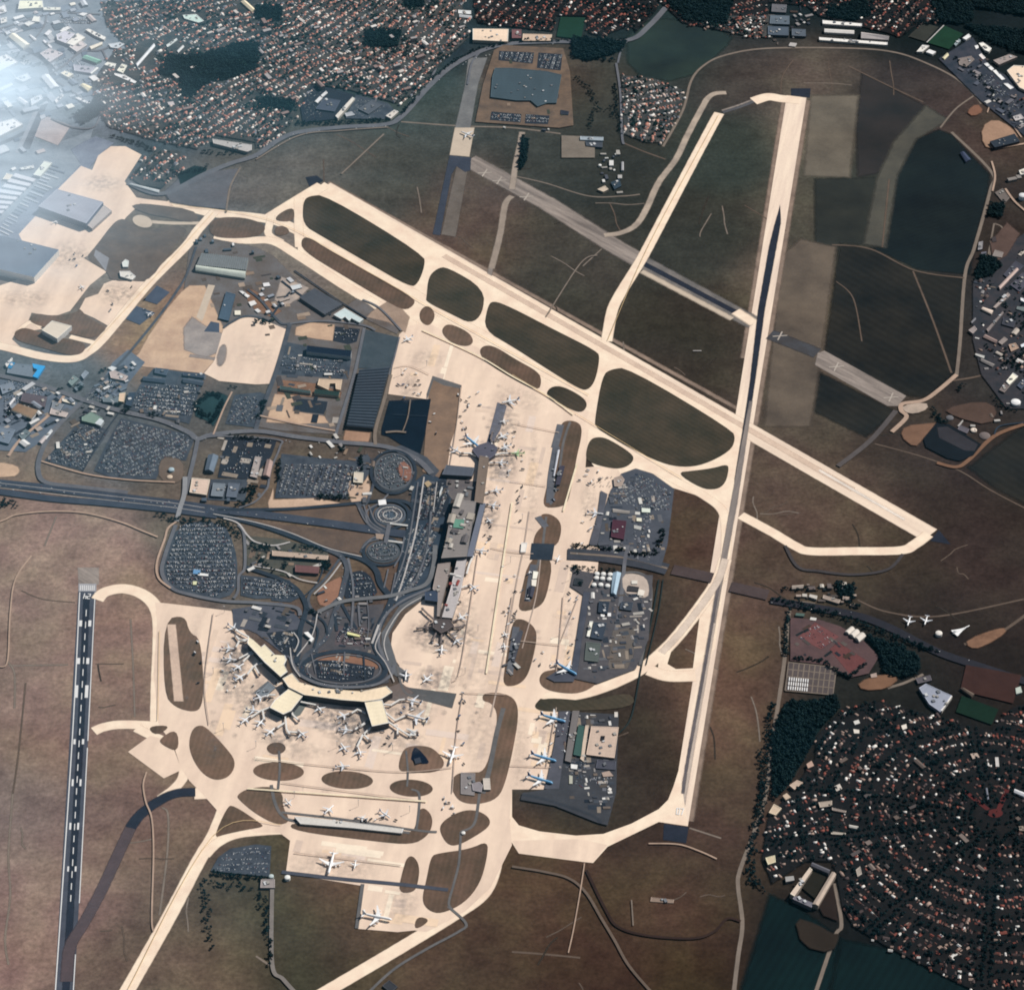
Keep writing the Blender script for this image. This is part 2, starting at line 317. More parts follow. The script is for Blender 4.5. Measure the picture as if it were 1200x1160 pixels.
# edge lines, centre dashes, aiming blocks and number of the asphalt runway
stroke('edge_line', [(93.5,694),(84.5,870),(65,1160)], 2.6, 1.5, PAINT)
stroke('edge_line', [(111.5,694),(103,868)], 2.2, 1.5, PAINT)
stroke('edge_line', [(102.5,876),(93,1058)], 2.2, 1.5, PAINT)
stroke('edge_line', [(88.5,1118),(86,1160)], 2.2, 1.5, PAINT)
t = 0.03
while t < 0.75:
    a, b = lerp(*C24, t), lerp(*C24, t+0.016); stroke('centre_dash', [a, b], 2.2, 1.55, PAINT, sp=False); t += 0.029
for y, wx, h, off in ((727,3.4,7,5.4),(771,3.4,7,5.4),(803,3.8,14.5,6),(866,2.6,6,5),(913,2.2,8,4.6),(964,2.2,8,4.6),(1015,2,6,4.4)):
    for s in (-1, 1):
        cx = 101.5+(y-700)*(-26/480)*1.0+s*off
        dx = -h*26/480
        patch('aiming_block', [(cx-wx/2,y),(cx+wx/2,y),(cx+wx/2+dx,y+h),(cx-wx/2+dx,y+h)], 1.6, PAINT)
SEG = {'2': [(0,0,4,0),(4,0,4,4),(4,4,0,4),(0,4,0,8),(0,8,4,8)], '4': [(0,0,0,4),(0,4,4,4),(4,0,4,8)], '0': [(0,0,4,0),(4,0,4,8),(4,8,0,8),(0,8,0,0)], '7': [(0,0,4,0),(4,0,1.5,8)], '5': [(4,0,0,0),(0,0,0,4),(0,4,4,4),(4,4,4,8),(4,8,0,8)]}
def number(txt, cx, cy, s, ang, z=1.7, m=PAINT, wd=2.6, stretch=1.0):
    """runway number painted as strips; ang turns it on the ground"""
    X, Y = gp(cx, cy); V = []; F = []; adv = 6.5
    W = (len(txt)-1)*adv+4
    for i, ch in enumerate(txt):
        for x0, y0, x1, y1 in SEG[ch]:
            a = (x0+i*adv-W/2, 4-y0); b = (x1+i*adv-W/2, 4-y1)
            P = []
            for q in (a, b):
                u, v = q[0]*s, q[1]*s*stretch
                P.append((X+u*math.cos(ang)-v*math.sin(ang), Y+u*math.sin(ang)+v*math.cos(ang)))
            L = math.hypot(P[1][0]-P[0][0], P[1][1]-P[0][1]); e = wd/2/L
            P = [(P[0][0]-(P[1][0]-P[0][0])*e, P[0][1]-(P[1][1]-P[0][1])*e), (P[1][0]+(P[1][0]-P[0][0])*e, P[1][1]+(P[1][1]-P[0][1])*e)]
            v, f = ribbon(P, wd, z); n = len(V); V += v; F += [tuple(k+n for k in q) for q in f]; z += 0.02
    return link('runway_number', pymesh('runway_number', V, F), m=m, kind=STRUCT)
number('24', 102, 699, 1.5, math.pi-0.06, stretch=1.5)
number('07', 797, 951, 1.6, -0.12, stretch=1.6, m=mat('white_marking2', (250,250,250)))
for k in range(8):
    s = (k-3.5)*2.3
    stroke('threshold_bar', [(102.4+s, 686), (102.2+s, 692)], 2.4, 1.7, PAINT, sp=False)
# rubbered centre of the long concrete runway
patch('rubber_strip', [(914,240),(915,262),(910,290),(896,365),(886,440),(880,480),(866,560),(861,580),(861,560),(874,480),(879,445),(888,365),(901,290),(908,262)], 1.4, DARK)
patch('rubber_strip', [(878,470),(882,470),(864,590),(850,665),(838,730),(834,730),(843,665),(858,580)], 1.42, mat('rubber_grey', (150,140,134), c2=(112,106,106), scale=.05, streak=(1.375, 12)))
stroke('rubber_strip', [(858,600),(842,690),(827,780),(796,960)], 13, 1.38, mat('rubber_pale', (206,190,176), c2=(170,158,150), scale=.05, streak=(1.375, 14)))
stroke('rubber_strip', [(846,660),(826,780),(806,890),(800,930)], 5, 1.45, MIDA)
patch('runway_pad', [(927,104),(950,104),(949,115),(927,112.5)], 1.2, DARK)
patch('runway_pad', [(778,965),(807,969),(804,988),(777,984)], 1.2, DARK)
patch('runway_pad', [(358,208),(371,206),(379,212),(364,222)], 1.05, DARK)
patch('runway_pad', [(1100,621),(1114,638),(1090,634)], 1.05, DARK)
stroke('rubber_strip', [(520,300),(700,402),(880,505),(1000,574)], 16, 1.3, mat('rubber_faint', (226,202,182), c2=(206,182,164)), sp=False)
stroke('rubber_strip', [(960,551),(1060,609)], 7, 1.35, mat('rubber_light', (246,234,222)), sp=False)
# ---- old closed runways
stroke('closed_runway', [(549,188),(640,238),(722,290),(752,307)], 62, .5, OLDC, sp=False)
stroke('closed_runway', [(748,305),(884,379)], 56, .5, mat('old_dark', (128,122,118), c2=(98,96,96)), sp=False)
stroke('rubber_strip', [(752,308),(862,366)], 17, .7, DARK, sp=False)
stroke('closed_runway', [(752,318),(858,374)], 14, .65, BUFF, sp=False)
stroke('closed_runway', [(862,365),(884,379)], 30, .8, TAXI, sp=False)
stroke('closed_runway', [(902,392),(958,414)], 42, .5, mat('old_slate', (76,78,84), c2=(66,64,66)), sp=False)
patch('closed_runway', [(958,414),(966,411),(1062,464),(1052,476),(1040,476),(955,428)], .6, OLDC)
patch('closed_runway', [(549,68),(571,68),(560,100),(551,152),(533,152),(545,100)], .5, mat('old_grey', (128,128,128), c2=(104,104,106)))
patch('closed_runway', [(533,150),(556,150),(550,184),(527,182)], .7, BUFF)
patch('closed_runway', [(527,182),(552,185),(551,200),(545,202),(535,195),(529,205),(516,276),(507,275),(523,200)], .6, mat('slate_tar', (66,72,86), c2=(56,62,76)))
patch('closed_runway', [(535,195),(548,200),(534,278),(517,275)], .55, mat('old_grey2', (116,108,102), c2=(96,88,82)))
stroke('closed_taxiway', [(600,230),(592,240),(586,275),(576,315)], 17, .5, mat('old_pale', (162,148,136)))
stroke('closed_taxiway', [(575,315),(569,345)], 12, .5, OLDC)
stroke('closed_taxiway', [(612,155),(609,172),(604,195),(600,222)], 16, .5, mat('old_pale2', (170,156,144)))
stroke('closed_taxiway', [(568,345),(565,385)], 18, .9, BUFF)
X_ = mat('cross_paint', (190,180,170))
def cross(x, y, s=22):
    X, Y = gp(x, y); V = []; F = []
    for k, a in enumerate((0.15, 0.15+math.pi/2-0.5)):
        v, f = ribbon([(X-s*math.cos(a), Y-s*math.sin(a)), (X+s*math.cos(a), Y+s*math.sin(a))], 4, 1.0+.1*k)
        n = len(V); V += v; F += [tuple(q+n for q in r) for r in f]
    link('closed_cross', pymesh('closed_cross', V, F), m=X_, kind=STRUCT)
for c in ((585,212),(617,231),(914,394),(980,430),(1044,466),(568,203)): cross(*c)
# outer old taxiway
stroke('closed_taxiway', [(851,109),(838,110),(829,116),(822,128),(806,158),(792,187),(772,214),(757,246),(745,264),(728,273),(708,276)], 17, .6, mat('old_pale3', (190,174,158), c2=(150,138,128)))
# ---- taxiways
stroke('taxiway', [(937,118),(915,116),(900,114),(883,119)], 40, 1.15, TAXI)
stroke('taxiway', [(884,118),(866,125),(847,131)], 18, .9, OLDC)
stroke('taxiway', [(884,119),(866,126),(847,132)], 11, 1.0, mat('slate_link', (92,92,96)))
stroke('taxiway', [(843,133),(836,145),(803,207),(760,289),(747,312),(726,346),(717,366),(711,400)], 31, 1.0, TAXI)
stroke('taxiway', [(195,239),(220,243),(250,250),(290,254),(318,258),(340,266),(385,290),(430,317),(485,345),(525,371),(575,399),(640,437),(692,464)], 40, 1.0, TAXI)
stroke('taxiway', [(316,256),(345,238),(378,218)], 46, 1.0, TAXI)
stroke('taxiway', [(350,232),(350,262),(351,290)], 26, 1.0, TAXI)
stroke('taxiway', [(318,252),(316,262),(315,275),(330,284)], 22, 1.0, TAXI)
stroke('taxiway', [(250,280),(290,282),(320,283),(350,300),(407,337),(450,362),(495,387),(540,412)], 34, 1.0, TAXI)
patch('taxiway', [(344,241),(380,214),(712,400),(706,436),(690,512),(640,470),(468,386),(350,302)], .9, TAXI)
patch('taxiway', [(700,400),(872,496),(866,556),(862,585),(848,600),(830,585),(745,558),(700,552),(684,530),(690,480)], .95, TAXI)
stroke('taxiway', [(770,552),(800,568),(828,583),(848,602),(851,640),(846,680)], 26, 1.0, TAXI)
stroke('taxiway', [(868,604),(905,624),(932,640),(950,646),(1000,646),(1055,645),(1072,638),(1088,626)], 30, 1.0, TAXI)
stroke('taxiway', [(850,655),(838,686),(800,738),(775,765),(745,788),(700,808),(660,816),(630,812),(600,806)], 33, 1.0, TAXI)
stroke('taxiway', [(850,655),(838,686),(800,738),(775,765)], 18, 1.3, mat('taxi_worn', (228,210,194)))
stroke('taxiway', [(760,785),(782,792),(815,792)], 38, 1.0, TAXI)
patch('taxiway', [(772,772),(790,752),(782,778),(792,784),(812,783),(812,797),(770,796)], .98, TAXI)
patch('taxiway', [(820,722),(842,690),(846,700),(838,760),(810,790),(812,783)], .9, TAXI)
PB = [(600,925),(600,957),(608,967),(632,974),(675,979),(707,977),(740,965),(772,948),(783,937),(789,922),(796,900),(806,968),(772,963),(712,992),(695,1011),(685,1010),(608,1000),(598,984),(590,960)]
patch('taxiway', PB, 1.0, TAXI)
patch('apron', [(600,985),(680,983),(712,990),(695,1010),(608,1000)], 1.15, CONC)
stroke('taxiway', [(590,958),(584,990),(577,1025),(565,1048),(540,1067),(470,1110),(385,1160),(330,1192)], 32, 1.0, TAXI)
stroke('taxiway', [(114,703),(123,694),(145,690),(168,697),(183,713),(187,740),(185,800),(184,850)], 34, 1.0, TAXI)
stroke('taxiway', [(110,857),(122,852),(145,849),(200,851),(225,850)], 28, 1.0, TAXI)
stroke('taxiway', [(160,853),(178,862),(200,872)], 26, 1.0, TAXI)
stroke('taxiway', [(216,900),(214,912),(204,924),(188,936)], 24, 1.0, TAXI)
stroke('taxiway', [(264,946),(251,978),(232,1010),(195,1080),(145,1168)], 34, 1.0, TAXI)
stroke('taxiway', [(340,972),(305,974),(275,978),(254,988),(240,1002)], 26, 1.0, TAXI)
stroke('taxiway', [(228,930),(250,930),(262,938)], 36, 1.0, TAXI)
stroke('asphalt_taxiway', [(229,928),(205,930),(182,941),(163,956),(153,970)], 26, 1.2, DARK)
stroke('asphalt_taxiway', [(153,970),(138,1002),(118,1045),(98,1082),(82,1110),(78,1150)], 26, 1.15, mat('dull_tar', (92,80,84), c2=(78,70,74)))
# left airfield edge: west taxiway to the maintenance aprons
patch('apron', [(150,881),(176,862),(200,868),(213,902),(192,912)], 1.05, CONC)
MP = [(468,392),(480,382),(500,378),(560,408),(600,432),(640,452),(690,482),(690,500),(686,548),(720,545),(728,556),(716,575),(705,605),(703,638),(700,672),(690,672),(690,690),(684,740),(676,800),(640,812),(630,822),(655,835),
 (655,925),(600,925),(597,960),(600,990),(575,1040),(545,1068),(500,1092),(486,1090),(466,1092),(418,1088),(425,1038),(335,1023),(340,985),(328,976),(300,975),(262,958),(237,930),(222,915),(212,900),(203,872),(186,850),(180,790),(184,730),(182,706),(195,707),(271,716),
 (275,725),(290,745),(330,800),(400,820),(455,818),(468,800),(468,780),(457,765),(460,742),(475,720),(497,702),(530,710),(548,650),(566,575),(545,560),(515,558),(500,468),(455,462),(460,430)]
patch('apron', MP, 1.08, CONC)
MPG = [gp(*q) for q in MP]
SLB = [mat('slab_tone_%d' % i, c, var=.04, scale=.03, fine=.12) for i, c in enumerate(((255,238,216),(232,208,188),(222,200,184),(246,218,190),(236,216,202)))]
for i in range(150):
    cx, cy, sx, sy = rnd.choice([(600,560,40,90),(575,760,50,120),(430,880,110,30),(270,800,30,70),(655,740,16,70),(640,880,20,50),(400,1000,70,14),(510,450,40,40),(520,780,50,50),(120,200,50,30),(100,320,50,40),(460,1060,30,20)])
    x, y = cx+rnd.uniform(-sx, sx), cy+rnd.uniform(-sy, sy); X, Y = gp(x, y); a = AN+rnd.choice([0, math.pi/2]); l_, w_ = rnd.uniform(20, 130), rnd.uniform(7, 26); c, s = math.cos(a), math.sin(a)
    ok = all(inside(q, MPG) for q in ((X+l_*c/2, Y+l_*s/2), (X-l_*c/2, Y-l_*s/2)))
    if not ok: continue
    P = [(X+u*l_/2*c-v*w_/2*s, Y+u*l_/2*s+v*w_/2*c) for u, v in ((-1,-1),(1,-1),(1,1),(-1,1))]
    link('slab_patch', poly_mesh('slab_patch', P, zs(1.09)), m=rnd.choice(SLB), kind=STRUCT)
ISLANDS = [
 [(355,237),(362,230),(382,229),(497,299),(498,312),(490,333),(481,337),(430,308),(375,276),(355,264)],
 [(353,280),(362,278),(385,293),(484,348),(487,357),(474,365),(450,352),(400,322),(354,294)],
 [(323,254),(337,245),(345,245),(345,260),(324,260)],[(322,266),(334,265),(341,273),(330,277),(322,276)],
 [(491,366),(499,358),(508,363),(510,373),(503,383),(493,378)],
 [(500,348),(502,325),(512,315),(524,313),(568,339),(566,368),(552,380),(530,369),(499,354)],
 [(518,385),(526,379),(549,389),(556,401),(548,407),(530,403),(519,393)],
 [(571,361),(577,352),(600,361),(650,387),(700,412),(703,420),(698,446),(690,457),(680,457),(640,432),(600,406),(567,387)],
 [(561,412),(567,405),(580,406),(605,422),(631,436),(635,447),(631,459),(600,444),(569,425)],
 [(640,460),(647,453),(660,453),(684,466),(689,476),(681,485),(662,477),(643,467)],
 [(697,492),(706,440),(716,433),(736,431),(858,504),(862,515),(856,529),(825,545),(800,548),(775,543),(740,526),(698,502)],
 [(686,533),(691,515),(702,512),(714,515),(741,532),(743,540),(734,548),(718,550),(689,542)],
 [(792,554),(812,552),(835,549),(853,544),(854,552),(850,567),(840,574),(822,573)],
 [(311,877),(318,870),(331,870),(336,877),(331,883),(319,885)],
 ell(326.5,904,30,11,2), ell(407,914,30.5,10.5,3), ell(482,923.5,25.5,10,3),
 [(466,901),(471,880),(480,874),(501,874),(513,881),(523,896),(510,906),(474,905)],
 [(566,812),(590,812),(605,820),(608,840),(601,880),(593,915),(584,936),(560,943),(539,940),(530,927),(529,914),(536,906),(550,905),(568,905),(578,870),(584,838),(576,823),(565,822)],
 [(514,972),(520,961),(540,950),(558,949),(573,957),(575,967),(562,977),(537,991),(524,990)],
 [(505,1004),(512,1000),(550,995),(572,985),(571,1005),(563,1035),(545,1058),(517,1071),(502,1067),(494,1055),(500,1030)],
 [(477,1004),(485,1003),(492,1015),(490,1035),(485,1046),(466,1046),(472,1020)],
 [(485,1091),(488,1073),(506,1078)],
 [(490,950),(497,946),(506,955),(507,967),(501,980),(483,990),(440,986),(345,974),(338,964),(380,966),(470,978),(484,974),(488,965)],
 [(277,932),(290,924),(318,921),(332,930),(331,945),(341,963),(325,967),(300,954),(281,938)],
 [(250,982),(266,946),(273,943),(306,965),(309,969),(290,972),(262,978)],
 [(224,857),(231,850),(241,851),(263,874),(277,892),(271,909),(255,915),(240,909),(228,894),(221,875)],
 [(192,726),(217,721),(222,742),(235,748),(239,800),(237,828),(228,835),(205,829),(192,813)],
 [(172,851),(202,850),(183,863)],[(186,866),(208,853),(210,882),(190,873)],
 [(657,498),(663,493),(675,494),(682,500),(681,515),(676,535),(669,575),(665,590),(655,595),(635,595),(641,570),(649,530),(654,515)],
 [(632,603),(645,602),(657,611),(658,625),(652,642),(624,642),(627,625),(638,615)],
 [(621,652),(649,652),(641,700),(631,713),(607,718),(610,697)],
 [(600,727),(612,725),(625,733),(630,745),(624,775),(617,795),(605,804),(589,804),(592,780)],
 [(631,797),(636,787),(650,785),(672,778),(690,800),(700,802),(680,813),(655,812),(637,807)],
 [(626,827),(632,820),(650,818),(690,822),(740,810),(745,830),(656,834),(640,834),(630,832)],
]
for i, p in enumerate(ISLANDS):
    m = ISLG if i in (0, 5, 7, 9, 10, 11, 12) or i >= len(ISLANDS)-1 else ISL
    patch('grass_island', p, 1.8, m, sm=2)
patch('grass_island', [(245,262),(256,255),(285,255),(308,262),(312,270),(300,279),(260,280),(246,275)], 1.3, ISL, sm=2)
patch('old_stand', [(196,732),(206,732),(215,822),(204,822)], 2.1, mat('stand_pale', (222,196,176), c2=(196,172,156)))
patch('grass_patch', [(495,553),(503,455),(507,441),(541,452),(540,462),(535,500),(528,520),(524,550),(515,560)], 1.9, mat('dry_brown', (142,118,100), c2=(118,100,88)))
patch('asphalt_patch', [(507,441),(541,452),(540,456),(520,452),(508,446),(500,470),(500,462)], 2.1, mat('patch_grey', (112,112,114)))
patch('asphalt_patch', [(456,470),(505,468),(503,480),(498,510),(492,535),(478,526),(455,512),(447,510),(447,503)], 1.95, mat('pond_dark', (16,32,48), c2=(10,26,40), fine=0.2))
# ------------------------------------------------------------------ maintenance aprons at the left
LAP = [(-60,350),(0,335),(45,320),(22,275),(45,250),(70,220),(95,195),(108,200),(115,183),(130,172),(147,172),(166,182),(146,213),(160,232),(172,234),(200,237),(204,243),(190,247),(165,239),(148,255),(122,290),(98,303),(125,319),(105,335),(82,365),(62,372),(37,367),(33,377),(50,386),(18,391),(14,398),(25,408),(-60,395)]
patch('apron', LAP, 1.1, CONC)
patch('apron', [(122,333),(132,329),(178,331),(165,348),(140,374),(128,383),(110,373),(92,365),(100,350),(115,345)], 1.12, CONC)
stroke('taxiway', [(252,248),(232,270),(217,290),(175,332),(140,374),(118,400),(103,413),(85,421),(50,418),(0,406),(-60,398)], 30, 1.2, TAXI)
stroke('taxiway', [(172,260),(200,262),(225,262),(245,262)], 14, .9, BUFF)
stroke('taxiway', [(82,395),(98,399),(110,402)], 16, 1.2, TAXI)
stroke('taxiway', [(18,392),(35,378),(48,384)], 14, 1.2, TAXI)
MIXG = mat('mixed_grass', (112,100,92), scale=0.02, c2=(92,84,80), fine=0.3)
patch('grass_island', [(152,243),(162,239),(180,240),(225,246),(234,257),(222,262),(200,256),(175,252)], 1.4, MIXG, sm=1)
patch('grass_island', [(131,264),(140,257),(150,258),(160,268),(172,272),(200,264),(220,268),(216,277),(205,288),(194,303),(178,326),(165,330),(130,330),(125,318),(100,303),(113,288)], 1.3, MIXG, sm=1)
patch('old_stand', ell(167,260,12,7,15), 1.6, BUFF)
patch('grass_island', [(16,392),(20,387),(30,384),(50,391),(80,398),(98,402),(101,408),(95,416),(80,417),(50,408),(20,400)], 1.6, ISL, sm=2)
patch('grass_island', [(34,374),(40,367),(62,371),(90,367),(93,361),(102,372),(123,383),(124,388),(108,398),(85,392),(60,386),(38,380)], 1.6, ISL, sm=2)
patch('side_apron', [(110,300),(112,293),(128,303),(124,318)], 1.5, mat('hardstand_grey', (150,150,156)))
SLT = mat('slate_pad', (78,88,106), c2=(66,76,94))
patch('asphalt_stand', [(168,352),(184,335),(199,343),(184,357)], .9, SLT); patch('asphalt_stand', [(147,374),(160,359),(182,367),(164,381)], .9, SLT)
patch('yard', [(70,218),(95,193),(83,176),(96,168),(112,160),(134,168),(117,182),(106,196),(85,222),(45,268),(20,300),(-20,300),(-20,262),(0,262),(30,238)], .6, mat('yard_slate', (130,140,156), c2=(104,114,132)))
patch('yard', [(0,0),(140,0),(150,60),(110,120),(60,130),(40,165),(60,170),(90,160),(110,150),(95,200),(50,250),(0,290),(-80,320),(-200,200),(-200,0)], .2, IND)
patch('yard', [(50,135),(83,148),(68,171),(40,160)], .8, mat('yard_buff', (186,176,176), c2=(160,152,154)))
patch('sports_court', [(184,96),(190,93),(210,104),(207,112),(193,110)], .9, mat('pink_court', (206,150,140)))
patch('car_park', [(138,72),(163,48),(179,51),(157,77)], .9, LOT)
stroke('road', [(30,175),(44,140),(58,105),(62,85),(52,70),(30,58),(0,52)], 26, 1.0, ROAD)
stroke('road', [(20,180),(36,145),(53,105),(56,86)], 14, 1.0, mat('road_pale', (150,156,166)))
stroke('road', [(-20,178),(10,165),(38,152)], 16, .9, ROAD)
# ------------------------------------------------------------------ tan and dark zones of the left and centre
patch('bare_ground', [(150,428),(163,414),(174,394),(196,362),(212,343),(222,335),(240,335),(262,385),(255,410),(250,425),(238,438),(205,434)], .7, TAN)
patch('stained_ground', [(215,385),(225,372),(245,385),(262,392),(258,412),(240,420),(216,410)], .9, mat('stained', (170,160,154), c2=(140,132,130)))
patch('apron', [(262,385),(285,372),(303,373),(337,387),(333,405),(318,450),(300,451),(257,447),(239,438),(250,425),(255,410)], 1.1, CONC, sm=0)
patch('apron_strip', [(244,334),(252,335),(237,377),(230,372)], 1.0, BUFF)
patch('asphalt_stand', [(247,377),(257,379),(257,390),(239,389)], 1.0, SLT)
patch('stained_ground', ell(260,417,5,13,12), 1.4, mat('stain_grey', (150,140,136)))
stroke('stained_ground', [(222,417),(236,419),(252,421)], 10, 1.3, MATS['stain_grey'])
patch('yard', [(222,290),(240,278),(300,290),(320,300),(350,330),(395,360),(427,380),(420,432),(400,510),(330,505),(300,500),(320,450),(337,388),(300,372),(280,372),(262,385),(240,380),(215,345)], .3, mat('yard_mixed', (112,110,112), scale=0.015, c2=(96,86,80), fine=0.3))
patch('bare_ground', [(287,335),(305,345),(330,365),(318,372),(300,365),(290,352)], .8, BRN)
patch('bare_ground', [(330,325),(345,330),(362,338),(350,350),(335,360),(322,352)], .8, mat('pale_yard', (196,178,164), c2=(150,142,138)))
patch('bare_ground', [(347,384),(364,378),(392,381),(390,400),(367,397),(346,393)], .8, TAN)
patch('car_park', [(393,383),(422,386),(418,401),(408,404),(390,400)], .9, LOTD)
patch('car_park', [(330,400),(360,406),(412,420),(408,445),(370,442),(325,440)], .8, LOT)
patch('car_park', [(348,467),(384,471),(381,486),(344,482)], .9, LOTD)
patch('bare_ground', [(322,462),(345,464),(343,482),(380,488),(385,496),(350,497),(312,495)], .7, TAN)
patch('bare_ground', [(325,445),(372,450),(400,460),(398,468),(325,463)], .6, BRN)
patch('car_park', [(427,386),(468,396),(458,432),(420,432)], .9, mat('lot_slate', (74,84,92), c2=(62,72,80)))
patch('bare_ground', [(405,502),(435,505),(432,518),(402,517)], .9, mat('clay', (172,138,116)))
patch('bare_ground', [(460,350),(480,372),(475,390),(455,378),(430,372),(435,366)], .6, mat('clay2', (168,146,130)))
patch('yard', [(418,350),(430,356),(470,385),(465,392),(430,375),(405,360)], .5, MATS['yard_mixed'])
patch('car_park', [(142,490),(229,512),(218,540),(193,538),(183,562),(135,562),(110,552),(125,520)], .8, LOT)
patch('car_park', [(52,540),(97,552),(128,505),(100,494),(88,500)], .8, LOT)
patch('car_park', [(155,468),(165,450),(180,432),(198,434),(240,440),(230,470),(222,497),(150,480)], .8, LOT)
patch('car_park', [(264,497),(275,463),(305,460),(313,463),(303,502)], .8, LOT)
patch('car_park', [(265,511),(325,515),(318,535),(295,562),(255,560)], .8, LOTD)
patch('car_park', [(247,562),(292,562),(287,588),(243,586)], .8, LOT)
patch('car_park', [(330,532),(405,540),(430,532),(440,545),(428,562),(410,575),(408,585),(322,584)], .8, LOT)
patch('bare_ground', [(320,586),(372,584),(400,590),(350,597),(316,598),(314,590),(320,572)], .8, mat('sand', (214,184,160)))
patch('bare_ground', [(411,568),(424,569),(431,558),(434,575),(427,590),(412,590),(408,575)], .9, mat('sand2', (208,180,158)))
patch('car_park', [(2,445),(60,455),(95,475),(60,510),(30,530),(0,528),(-60,520),(-60,445)], .5, mat('estate_yard', (108,118,132), c2=(90,100,114)))
patch('car_park', [(110,465),(132,425),(150,410),(170,425),(150,450),(140,475)], .5, MATS['estate_yard'])
patch('bare_ground', [(-60,540),(0,542),(20,546),(24,553),(15,560),(-60,560)], .8, TAN, sm=1)
patch('grass_bank', [(186,542),(196,534),(215,540),(216,560),(205,568),(186,562)], .95, mat('bank_brown', (116,102,92)), sm=1)
patch('grass_bank', [(229,474),(244,460),(262,462),(270,466),(250,500),(246,495),(229,488)], .9, mat('park_green', (40,66,70), c2=(30,52,58)))
# big car park west of the motorway, and the forecourt zones
patch('car_park', [(207,612),(262,612),(275,640),(279,666),(276,696),(250,704),(215,694),(196,684),(190,665)], .8, LOT, sm=1)
patch('car_park', [(282,674),(340,680),(345,700),(300,702),(282,698)], .8, LOT)
patch('car_park', [(320,676),(345,686),(352,700),(340,706),(318,704)], .75, LOT)
patch('grass_bank', [(288,628),(330,632),(385,645),(384,660),(345,678),(290,668)], .5, mat('scrub', (92,88,80), c2=(70,74,70), fine=0.4))
patch('bare_ground', [(300,608),(455,620),(470,612),(462,600),(430,592),(320,600)], .5, mat('verge', (112,94,82), c2=(88,76,70), fine=.3))
patch('bare_ground', [(300,612),(450,628),(425,650),(395,645)], .5, MATS['verge'])
patch('forecourt', [(272,714),(330,706),(352,726),(350,765),(338,772),(320,757),(300,742),(290,738),(274,738)], .9, mat('forecourt_slate', (92,94,104), c2=(74,78,90)))
patch('forecourt', [(312,742),(350,738),(348,768),(334,768),(322,756)], 1.0, LOTD)
patch('forecourt', [(356,720),(392,712),(450,708),(446,735),(436,760),(452,770),(456,800),(430,806),(380,802),(345,792),(338,775)], .7, mat('forecourt_brown', (92,88,90), c2=(74,74,80)))
patch('bare_ground', [(370,766),(385,762),(420,762),(440,768),(447,778),(440,786),(370,788)], 1.1, mat('oval_clay', (150,112,92)), sm=1)
patch('car_park', [(368,774),(392,774),(440,782),(436,797),(400,800),(372,796)], 1.3, LOTD)
patch('bare_ground', [(372,690),(390,680),(402,675),(398,700),(385,712),(372,708)], 1.0, mat('loop_clay', (158,118,98)), sm=1)
patch('car_park', [(408,672),(425,668),(437,678),(444,700),(405,704),(402,690)], 1.0, LOTD, sm=1)
patch('car_park', [(395,735),(412,732),(432,736),(428,758),(392,756)], 1.1, mat('brown_deck', (98,88,92)))
patch('car_park', ell(461,554,24,23), 1.2, mat('round_lot', (84,92,100)))
patch('car_park', ell(457,604,19,13), 1.2, mat('round_lot2', (82,96,110)))
patch('car_park', ell(449,647,20,13), 1.2, MATS['round_lot'])
patch('forecourt', [(484,566),(497,556),(520,558),(530,575),(524,620),(512,672),(505,692),(470,712),(458,705),(470,665),(478,620)], .9, mat('forecourt_dark', (62,74,88), c2=(48,60,74)))
patch('car_park', [(490,572),(520,562),(530,572),(522,606),(484,612),(488,588)], 1.0, LOTD)
patch('service_yard', [(524,560),(560,565),(556,588),(530,586),(522,575)], 1.2, mat('service_yard', (116,110,108), c2=(92,88,92)))
patch('service_yard', [(455,745),(470,716),(500,700),(497,694),(468,710),(447,742),(447,765),(460,790),(478,800),(480,790),(466,780)], 1.2, mat('apron_edge', (106,108,112)))
patch('service_yard', [(467,802),(480,806),(535,813),(530,830),(485,818),(470,812)], 1.6, mat('apron_dark', (96,98,100), c2=(84,86,88)))
patch('service_yard', [(455,806),(470,800),(485,812),(470,822),(452,820)], 1.65, mat('stand_brown', (120,108,104)))
patch('service_yard', [(297,812),(314,798),(324,806),(312,816)], 1.6, mat('pit_slate', (110,118,126)))
patch('service_yard', [(333,815),(362,822),(352,838),(343,842)], 1.55, mat('stain_teal', (120,126,124)))
patch('tar_patch', [(452,528),(470,522),(500,536),(515,552),(508,560),(494,548),(470,532)], 1.3, ROAD)
patch('retention_pond', [(481,894),(484,877),(489,876),(503,892),(501,896)], 3.0, mat('pond_black', (16,30,50)), sm=1)
# remote stand, service roads on islands
SVC = mat('service_road', (112,110,110), c2=(94,94,96))
def svc(pts, w=7, z=2.4, m=SVC): stroke('service_road', pts, w, z, m)
LN0 = mat('lane_dull', (190,172,160))
svc([(620,600),(614,640),(604,690),(592,760),(584,800),(575,840)], 4, m=LN0); svc([(590,830),(582,860),(574,900),(566,930)], 12); svc([(562,930),(556,965),(540,975)], 7)
svc([(668,495),(660,520),(654,560),(645,592)], 7); svc([(640,606),(636,640)], 7); svc([(632,656),(622,690)], 7); svc([(634,650),(628,700),(612,760)], 3, m=LN0)
svc([(318,920),(322,940),(330,955),(345,962),(400,968),(480,976)], 8); svc([(330,952),(400,960),(487,973),(512,975)], 7)
svc([(540,975),(538,1010),(532,1035),(526,1058),(530,1066)], 6); svc([(330,1022),(400,1030),(465,1036),(525,1043)], 11, m=ASPH)
svc([(525,1062),(546,1082),(537,1092),(500,1112),(460,1137),(425,1170)], 7, z=1.3)
svc([(425,1036),(418,1088)], 9); svc([(482,925),(491,930),(491,950),(488,972)], 6); svc([(327,880),(328,900),(326,925)], 6)
